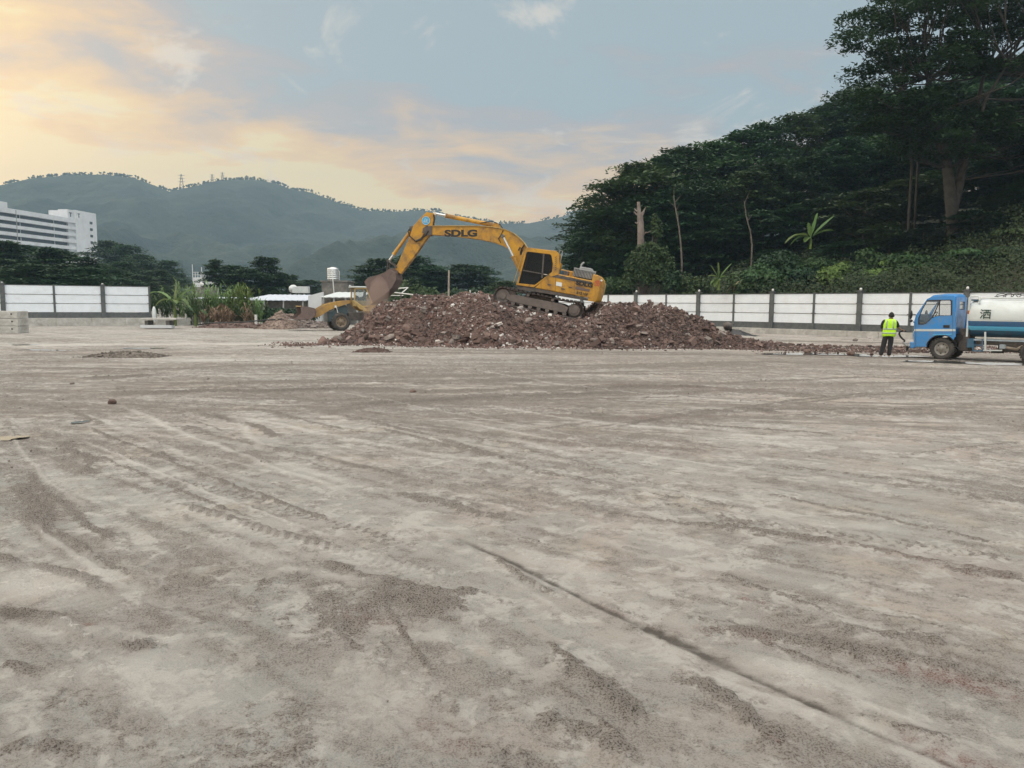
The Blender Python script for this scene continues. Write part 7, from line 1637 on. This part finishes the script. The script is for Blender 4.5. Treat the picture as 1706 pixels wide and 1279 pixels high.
# wheels
rw = .385
for y_, o_ in ((.10, -1), (1.52, 1)): wheel(TRK, 'front_wheel', (0, y_, rw), rw, .21, M['rim'], n=26, out=o_)
for y_, o_ in ((.02, -1), (.26, -1), (1.36, 1), (1.60, 1)): wheel(TRK, 'rear_wheel', (2.75, y_, rw), rw, .20, M['rim'], n=26, out=o_)
mb = MB(); mb.cyl((0, .15, rw), (0, 1.45, rw), .05, 10); mb.cyl((2.75, .15, rw), (2.75, 1.45, rw), .08, 10); mb.build('axle', M['steel_dark'], TRK)
# chassis
mb = MB()
for y_ in (.42, 1.20): mb.box((2.0, y_, .66), (5.4, .07, .18))
for k in range(6): mb.box((-.5 + k * .95, .81, .66), (.07, .72, .14))
mb.build('chassis_frame', M['steel_dark'], TRK)
mb = MB(); mb.box((.62, .75, .72), (.35, .9, .8)); mb.box((.35, .8, .55), (.9, .5, .35)); mb.build('engine', M['steel_dark'], TRK, bevel=.03)
mb = MB(); q = t_(1062, 590, .3); mb.cyl((q[0], .25, q[1] - .05), (q[0], .55, q[1] - .05), .13, 14); mb.tube([(q[0], .3, q[1] - .1), (q[0] - .1, .25, q[1] - .35), (q[0] + .05, .25, q[1] - .5)], .035, 8); mb.build('air_filter', M['black'], TRK)
# tank: ellipse section
x0t, x1t = t_(1190, 400, .1)[0], t_(1190, 400, .1)[0] + 3.6
ztp, zbt = t_(1300, 232, .8)[1], t_(1300, 606, .5)[1]; zc = (ztp + zbt) / 2; hz2 = (ztp - zbt) / 2; yc, hy2 = .83, .90
def ell(a): # superellipse: flat-sided
    c, s_ = math.cos(a), math.sin(a); return (yc - hy2 * math.copysign(abs(c) ** .72, c), zc + hz2 * math.copysign(abs(s_) ** .8, s_))
zs = [t_(1400, v, .0)[1] for v in (440, 447, 500, 508, 540)]
def tank_part(name, zlo, zhi, mat, grow=0.0):
    m_ = MB(); A = [math.radians(k) for k in range(-90, 271, 4)]; pts = [ell(a) for a in A]
    secs = [(x0t - .14, .80), (x0t - .07, .93), (x0t, 1.0), (x1t, 1.0), (x1t + .08, .9)]
    for side_ in (0, 1):
        half = pts[:46] if side_ == 0 else pts[45:]
        sel = [p for p in half if zlo - .012 <= p[1] <= zhi + .012]
        if len(sel) < 2: 
            continue
        if side_ == 0: pass
        sel = [(p[0], min(max(p[1], zlo), zhi)) for p in sel]
        rings = [[(x_, yc + (p[0] - yc) * s_ * (1 + grow), zc + (p[1] - zc) * s_) for p in sel] for x_, s_ in secs]
        m_.loft(rings, closed=False, caps=False)
    return m_
def fine_half(zlo, zhi, n=24):
    out = []
    for k in range(n + 1):
        z_ = zlo + (zhi - zlo) * k / n; s_ = max(-1, min(1, (z_ - zc) / hz2)); a = math.copysign(math.asin(abs(s_) ** (1 / .8)), s_); out.append((hy2 * abs(math.cos(a)) ** .72, z_))
    return out
def band(name, zlo, zhi, mat, grow=0.0, par=None):
    m_ = MB(); secs = [(x0t - .16, .72), (x0t - .10, .90), (x0t - .03, .98), (x0t + .04, 1.0), (x1t, 1.0), (x1t + .10, .88)]
    prf = fine_half(zlo, zhi)
    ringp = [(-p[0], p[1]) for p in prf] + [(p[0], p[1]) for p in prf[::-1]]
    rings = [[(x_, yc + p[0] * s_ * (1 + grow), zc + (p[1] - zc) * s_) for p in ringp] for x_, s_ in secs]
    m_.loft(rings); return m_.build(name, mat, par or TRK)
tk = band('tank_upper', zs[0], zc + hz2, M['white_paint']); band('tank_band', zs[2] - .0, zs[0], M['blue_tank']); band('tank_line', zs[4], zs[2], M['blue_line'], .012); band('tank_lower', zc - hz2, zs[4], M['blue_dark'])
band('thin_line', zs[1], zs[0], M['white_paint'], .006)
for fx in (.0, 1.2, 2.4):
    pass
# lettering
A = t_(1322, 383, -.07); ysurf = yc - fine_half(A[1], A[1] + .001)[0][0]
Mx = Matrix.Translation((A[0], ysurf - .012, A[1])) @ Matrix.Rotation(math.pi / 2 - .10, 4, 'X')
text_mesh('lettering', '洒', .35, Mx, M['char_green'], tk, .004, .004, 1.0)
# top rails, frame behind the cab, hoses
WT_ = M['white_paint']
q = t_(1290, 214, .1); mb = MB(); mb.tube([(q[0] - .05, .12, q[1] - .08), (q[0], .12, q[1]), (x1t, .12, q[1] + .01)], .022, 8); mb.build('top_rail', WT_, TRK)
mb = MB(); mb.tube([(q[0], 1.5, q[1]), (x1t, 1.5, q[1] + .01)], .022, 8); mb.build('top_rail', WT_, TRK)
q = t_(1265, 240, .1); mb = MB(); mb.bar((q[0], .13, q[1] - .12), (q[0], .13, q[1] + .10), .06); mb.build('rail_post', WT_, TRK)
a0, a1, a2 = t_(1170, 205, .2), t_(1258, 205, .2), t_(1140, 600, .0); mb = MB(); mb.tube([(a0[0], .1, a0[1] - .05), (a0[0] + .04, .1, a0[1] + .02), (a1[0], .1, a1[1] + .02), (a1[0] + .05, .12, a1[1] - .15)], .03, 8); mb.build('frame_tube', WT_, TRK)
b0, b1 = t_(1166, 210, .05), t_(1137, 600, .05); bm1, bm2 = t_(1157, 340, .05), t_(1155, 375, .05)
mb = MB(); mb.tube([(b0[0], .05, b0[1]), (b1[0], .05, b1[1])], .034, 10); ps = mb.build('upright_pipe', WT_, TRK); mb = MB(); mb.tube([(bm1[0], .05, bm1[1]), (bm2[0], .05, bm2[1])], .040, 10); mb.build('red_band', M['red'], ps)
q0, q1 = t_(1182, 236, .2), t_(1252, 236, .2); mb = MB(); mb.box(((q0[0] + q1[0]) / 2, .75, q0[1]), (q1[0] - q0[0], 1.1, .05)); mb.build('catwalk', M['blue_dark'], TRK)
rr_ = random.Random(8); mb = MB(); q = t_(1450, 203, .5)
for k in range(5):
    cx0 = q[0] + .10 + k * .2; pts = [(cx0 + (.13 + .03 * rr_.random()) * math.cos(a), .45 + .1 * k % .3 + .14 * math.sin(a) , q[1] + .02 + .07 * math.sin(a) + .02) for a in [2 * math.pi * j / 14 for j in range(15)]]; mb.tube(pts, .013, 5)
mb.tube([(q[0] - .1, .45, q[1]), (q[0] + .4, .4, q[1] + .08), (q[0] + 1.2, .5, q[1] + .02)], .013, 5); mb.build('coiled_hose', M['black'], TRK)
# side rail, supports, steps
LB = pmat('pale_blue_steel', (.36, .44, .50), (.28, .36, .42), 3, .5, dirt=(.2, .18, .16), damt=.5)
A, B = t_(1205, 624, .05), t_(1240, 624, .05); mb = MB(); mb.box(((A[0] + x1t) / 2, .06, A[1] - .02), (x1t - A[0], .05, .055)); mb.build('side_rail', LB, TRK)
A = t_(1325, 552, .1); B = t_(1325, 738, .1); mb = MB(); mb.bar((A[0], .05, A[1]), (B[0], .05, B[1]), .07, .05); mb.build('tank_support', WT_, TRK)
A, B, C_, D_ = t_(1200, 622, .05), t_(1200, 742, .05), t_(1292, 742, .05), t_(1292, 622, .05)
mb = MB(); mb.bar((A[0], .04, A[1]), (B[0], .04, B[1]), .035); mb.bar((B[0], .04, B[1]), (C_[0], .04, C_[1]), .035); mb.bar((C_[0], .04, C_[1]), (D_[0], .04, D_[1]), .035); mb.bar((B[0], .04, (A[1] + B[1]) / 2), (C_[0], .04, (A[1] + B[1]) / 2), .03); mb.bar((B[0], .35, B[1]), (C_[0], .35, C_[1]), .03); mb.bar((B[0], .04, B[1]), (B[0], .35, B[1]), .03); mb.bar((C_[0], .04, B[1]), (C_[0], .35, B[1]), .03); mb.build('step_ladder', M['blue_dark'], TRK)
A, B = t_(1300, 737, .05), t_(1490, 737, .05); mb = MB(); mb.bar((A[0], .05, A[1]), (B[0], .05, B[1]), .04); mb.build('lower_bar', WT_, TRK)
A = t_(1165, 665, .1); mb = MB(); mb.box((A[0] + .03, .30, A[1]), (.22, .45, .32)); mb.build('battery_box', M['blue_dark'], TRK, bevel=.02)
A = t_(1440, 758, .2); mb = MB(); mb.box((A[0], .3, A[1] + .01), (.36, .2, .06)); mb.build('stay_plate', M['black'], TRK)
A = t_(1494, 700, .1); mb = MB(); mb.box((A[0], .12, A[1]), (.18, .16, .15)); bx_ = mb.build('valve_box', LB, TRK, bevel=.02)
B = t_(1706, 690, .1); mb = MB(); mb.tube([(A[0] + .09, .12, A[1] - .02), (A[0] + .4, .1, A[1] - .07), ((A[0] + B[0]) / 2 + .1, .1, A[1] - .08), (B[0], .1, B[1] + .0), (B[0] + .5, .14, B[1] + .12)], .05, 10); mb.build('suction_hose', M['wood'], TRK)
mb = MB(); mb.box((2.0, .55, .50), (.7, .35, .3)); mb.build('fuel_tank', M['steel_dark'], TRK, bevel=.04)
# front spray gear: pivoted arm the worker is holding
def t2(cx, cy, plane): q = t_(cx, cy, plane); return Vector((q[0], plane, q[1]))
mb = MB(); q = t_(580, 685, PC); mb.box((q[0], .25, q[1]), (.16, .3, .22)); mb.build('spray_mount', Bl, TRK, bevel=.02)
SP = .1
mb = MB(); mb.tube([t2(552, 690, SP), t2(540, 735, SP)], .05, 10); mb.build('spray_foot', M['black'], TRK)
mb = MB(); mb.tube([t2(560, 700, SP), t2(530, 680, SP), t2(505, 655, SP)], .045, 10); mb.tube([t2(548, 672, SP), t2(520, 664, SP)], .03, 8); mb.build('spray_joint', M['grey_metal'], TRK)
mb = MB(); mb.tube([t2(508, 662, SP), t2(520, 640, SP), t2(500, 622, SP), t2(478, 600, SP), t2(466, 575, SP), t2(470, 553, SP), t2(483, 545, SP)], .034, 10); mb.build('spray_pipe', M['black'], TRK)
mb = MB(); mb.tube([t2(476, 548, SP), t2(500, 541, SP), t2(540, 545, SP)], [.04, .035, .028], 10); mb.build('spray_nozzle', M['black'], TRK)
mb = MB(); mb.tube([t2(478, 590, SP), t2(464, 572, SP), t2(468, 556, SP)], .018, 6); mb.build('cable', M['grey_metal'], TRK)

# ================================================================ WORKER
def skin_obj(name, chains, mat, par, lvl=2, root=0):
    """chains: list of [(x,y,z,r),...]; a chain may start with an index (int) of an earlier vertex"""
    vs, rs, es_ = [], [], []
    for ch in chains:
        prev = None
        for p in ch:
            if isinstance(p, int): prev = p; continue
            vs.append(p[:3]); rs.append(p[3:] if len(p) == 5 else (p[3], p[3])); i = len(vs) - 1
            if prev is not None: es_.append((prev, i))
            prev = i
    me = bpy.data.meshes.new(name); me.from_pydata(vs, es_, []); bm = bmesh.new(); bm.from_mesh(me); sl = bm.verts.layers.skin.verify()
    for v, r in zip(bm.verts, rs): v[sl].radius = r; v[sl].use_root = False
    bm.verts.ensure_lookup_table(); bm.verts[root][sl].use_root = True; bm.to_mesh(me); bm.free()
    o = link_mesh(name, me, mat, par); s = o.modifiers.new('skin', 'SKIN'); s.use_smooth_shade = True; s.branch_smoothing = .6
    u = o.modifiers.new('sub', 'SUBSURF'); u.levels = lvl; u.render_levels = lvl; return o
M['skin'] = pmat('skin', (.30, .17, .11), (.26, .145, .09), 8, .55); M['hair'] = pmat('hair', (.008, .0075, .007), (.013, .012, .011), 60, .9, bmp=.6, bscale=120)
M['trousers'] = pmat('trousers', (.014, .014, .016), (.024, .024, .027), 5, .9, bmp=.5, bscale=14); M['shirt'] = pmat('shirt', (.014, .017, .026), (.022, .026, .036), 6, .9, bmp=.4, bscale=14)
M['hi_vis'] = pmat('hi_vis', (.50, .86, .03), (.42, .76, .025), 4, .7, bmp=.6, bscale=9); M['reflective'] = pmat('reflective', (.30, .36, .30), (.36, .42, .36), 6, .4); M['shoe'] = pmat('shoe', (.30, .29, .28), (.2, .19, .18), 8, .7)
WO = G(1481, 596.5); WK = empty('person', WO, (0, 0, R_(-24)), 'worker seen from behind in a lime hi-vis vest and black trousers, gripping the spray pipe', 'person')
kx = -.06   # torso sits a little left of the head
body = skin_obj('body', [
    [(kx, 0, .90, .13), (kx, 0, 1.05, .12), (kx + .01, .0, 1.20, .13), (kx + .03, .0, 1.34, .11), (kx + .045, .02, 1.42, .055), (.005, .04, 1.49, .055), (.005, .045, 1.56, .088), (.005, .04, 1.625, .078)],
    [3, (kx - .17, 0, 1.355, .062), (kx - .225, .02, 1.21, .048), (kx - .225, .06, 1.08, .042), (kx - .17, .26, 1.02, .034), (kx - .10, .36, 1.03, .026)],
    [3, (kx + .20, 0, 1.355, .062), (kx + .27, .03, 1.22, .048), (kx + .30, .07, 1.12, .042), (kx + .38, .22, 1.06, .034), (kx + .43, .30, 1.04, .028)],
    [0, (kx - .10, 0, .84, .095), (kx - .14, .01, .48, .062), (kx - .21, -.01, .10, .042), (kx - .235, .05, .05, .035)],
    [0, (kx + .09, 0, .84, .095), (kx + .07, .02, .48, .062), (kx + .05, -.01, .10, .042), (kx + .06, .07, .05, .035)]], M['skin'], WK)
def hand(cx, cy, cz, dx, dy, dz, s_):
    d = Vector((dx, dy, dz)).normalized(); side_ = Vector((0, 0, 1)).cross(d).normalized(); up_ = d.cross(side_)
    c = Vector((cx, cy, cz)); ch = [[(*c, .026, .02), (*(c + d * .045), .034, .018), (*(c + d * .075), .036, .016)]]
    for k, L in enumerate((.062, .072, .068, .052)):
        b = c + d * .08 + side_ * (-.030 + .020 * k); p1 = b + d * L * .45 - up_ * .012; p2 = b + d * L * .62 - up_ * .042; p3 = b + d * L * .35 - up_ * .060
        ch.append([2, (*b, .0095), (*p1, .009), (*p2, .0085), (*p3, .0075)])
    b = c + d * .03 + side_ * -.034; ch.append([1, (*b, .011), (*(b + d * .03 - up_ * .03), .010), (*(b + d * .045 - up_ * .05 + side_ * .02), .009)])
    return skin_obj('hand', ch, M['skin'], WK, 1)
hand(kx - .10, .36, 1.03, .55, .8, .05, 1); hand(kx + .43, .30, 1.04, .75, .6, -.05, 1)
# face on the far side of the head, ears, hair
mb = MB(); mb.ball((.005, .145, 1.555), (.014, .022, .02), 8, 6); mb.build('nose', M['skin'], WK)
for s_ in (-1, 1):
    mb = MB(); mb.ball((.005 + s_ * .034, .122, 1.585), (.012, .008, .007), 8, 5); mb.build('eye', M['black'], WK)
    mb = MB(); mb.ball((.005 + s_ * .092, .045, 1.555), (.013, .024, .034), 8, 6); mb.build('ear', M['skin'], WK)
mb = MB(); mb.ball((.005, .126, 1.512), (.026, .008, .007), 8, 5); mb.build('mouth', M['red'], WK)
mb = MB(); rings = []
for i in range(9):
    t = i / 8; z_ = 1.50 + .185 * t; rr2 = .104 * math.sin(math.pi * (.30 + .66 * t)) ** .6 if t < 1 else .012; rings.append([(.005 + rr2 * .93 * math.cos(a), .028 + (rr2 * 1.06 if math.sin(a) < 0 else rr2 * (.98 if t > .62 else .45)) * math.sin(a) + .01 * t, z_ + (.03 if math.sin(a) > .3 and t < .5 else 0)) for a in [2 * math.pi * k / 18 for k in range(18)]])
mb.loft(rings); hr = mb.build('hair', M['hair'], WK); hr.modifiers.new('s', 'SUBSURF').levels = 1
skin_obj('shirt', [[(kx, 0, .92, .15), (kx, 0, 1.06, .14), (kx + .01, 0, 1.20, .145), (kx + .03, 0, 1.33, .12), (kx + .04, .015, 1.395, .062)],
    [3, (kx - .175, 0, 1.355, .078), (kx - .228, .02, 1.21, .062), (kx - .232, .055, 1.07, .052)], [3, (kx + .205, 0, 1.355, .078), (kx + .285, .03, 1.22, .064), (kx + .315, .065, 1.12, .054)]], M['shirt'], WK)
def hips(z_, rx, ry, cx0, cy0=0): return [(cx0 + rx * math.cos(a), cy0 + ry * math.sin(a), z_) for a in [2 * math.pi * k / 24 for k in range(24)]]
skin_obj('trousers', [[(kx, 0, .92, .145), (kx, 0, .84, .14)], [1, (kx - .105, .0, .74, .118), (kx - .14, .015, .48, .094), (kx - .185, .01, .28, .084), (kx - .225, -.01, .09, .080)], [1, (kx + .10, .0, .74, .118), (kx + .075, .02, .48, .092), (kx + .06, .01, .28, .082), (kx + .055, -.01, .09, .078)]], M['trousers'], WK)
for fx0, a_ in ((kx - .24, .5), (kx + .06, -.1)):
    mb = MB(); Rz = Matrix.Rotation(a_, 3, 'Z'); rings = []
    for y_, w_, h_ in ((-.10, .028, .05), (-.07, .042, .085), (0, .044, .09), (.07, .048, .065), (.13, .046, .05), (.17, .030, .035)):
        rings.append([tuple(Rz @ Vector((w_ * x_, y_, max(.0, z_ * h_))) + Vector((fx0, 0, .0))) for x_, z_ in ((-1, 0), (-1.05, .4), (-.7, .9), (0, 1), (.7, .9), (1.05, .4), (1, 0))])
    mb.loft(rings); mb.build('shoe', M['shoe'], WK)
# vest: shell open at the arms
mb = MB(); VR = [(.80, .214, .168), (.86, .220, .17), (.94, .222, .168), (1.04, .212, .162), (1.14, .212, .160), (1.23, .214, .158), (1.30, .208, .152), (1.36, .20, .138), (1.405, .165, .108), (1.43, .085, .078)]
rings = []
for z_, rx, ry in VR:
    cx0 = kx + .015 + (z_ - .9) * .05; rings.append([(cx0 + math.copysign(abs(math.cos(a)) ** .8, math.cos(a)) * rx * (1 + .018 * math.sin(a * 9 + z_ * 8)), ry * math.copysign(abs(math.sin(a)) ** .85, math.sin(a)) * (1 + .02 * math.sin(a * 7 - z_ * 11)), z_ + (.014 * math.sin(a * 3) if z_ < .83 else 0)) for a in [2 * math.pi * k / 40 for k in range(40)]])
mb.loft(rings, caps=False); vest = mb.build('vest', M['hi_vis'], WK, solid=.008)
def vr(z_):
    for i in range(len(VR) - 1):
        if VR[i][0] <= z_ <= VR[i + 1][0]: t = (z_ - VR[i][0]) / (VR[i + 1][0] - VR[i][0]); return VR[i][1] + (VR[i + 1][1] - VR[i][1]) * t, VR[i][2] + (VR[i + 1][2] - VR[i][2]) * t
    return VR[-1][1:]
for z0, z1 in ((.895, .94), (1.045, 1.09)):
    mb = MB(); rings = []
    for z_ in (z0, (z0 + z1) / 2, z1):
        rx, ry = vr(z_); cx0 = kx + .015 + (z_ - .9) * .05; rings.append([(cx0 + math.copysign(abs(math.cos(a)) ** .8, math.cos(a)) * (rx * 1.02 + .008) * (1 + .018 * math.sin(a * 9 + z_ * 8)), (ry * 1.02 + .008) * math.copysign(abs(math.sin(a)) ** .85, math.sin(a)) * (1 + .02 * math.sin(a * 7 - z_ * 11)), z_) for a in [2 * math.pi * k / 40 for k in range(40)]])
    mb.loft(rings, caps=False); mb.build('reflective_band', M['reflective'], vest, solid=.003)
for xs_ in (-.115, .115):
    mb = MB(); rings = []
    for z_ in (1.09, 1.16, 1.23, 1.30, 1.36, 1.40):
        rx, ry = vr(z_); cx0 = kx + .015 + (z_ - .9) * .05; u = min(.97, abs(xs_) / rx); yy = -(ry * 1.02 + .010) * (1 - u ** 2.4) ** .42; sh_ = xs_ * (1 - .25 * sst(np.array(z_), 1.3, 1.4)); rings.append([(cx0 + sh_ - .022, yy, z_), (cx0 + sh_ + .022, yy, z_)])
    mb.loft(rings, closed=False, caps=False); mb.build('reflective_strap', M['reflective'], vest, solid=.012)
# ================================================================ HAZE
m = bpy.data.materials.new('haze_air'); m.use_nodes = True; nt = m.node_tree; nt.nodes.clear()
pv = nt.nodes.new('ShaderNodeVolumePrincipled'); pv.inputs['Color'].default_value = (.42, .62, .80, 1); pv.inputs['Density'].default_value = .00040; pv.inputs['Anisotropy'].default_value = 0.0
ou = nt.nodes.new('ShaderNodeOutputMaterial'); nt.links.new(pv.outputs[0], ou.inputs['Volume'])
mb = MB(); mb.box((0, 700, 152), (2900, 2400, 320)); hz_o = mb.build('haze', m); tag(hz_o, 'thin pale haze in the evening air', 'haze', kind='stuff')
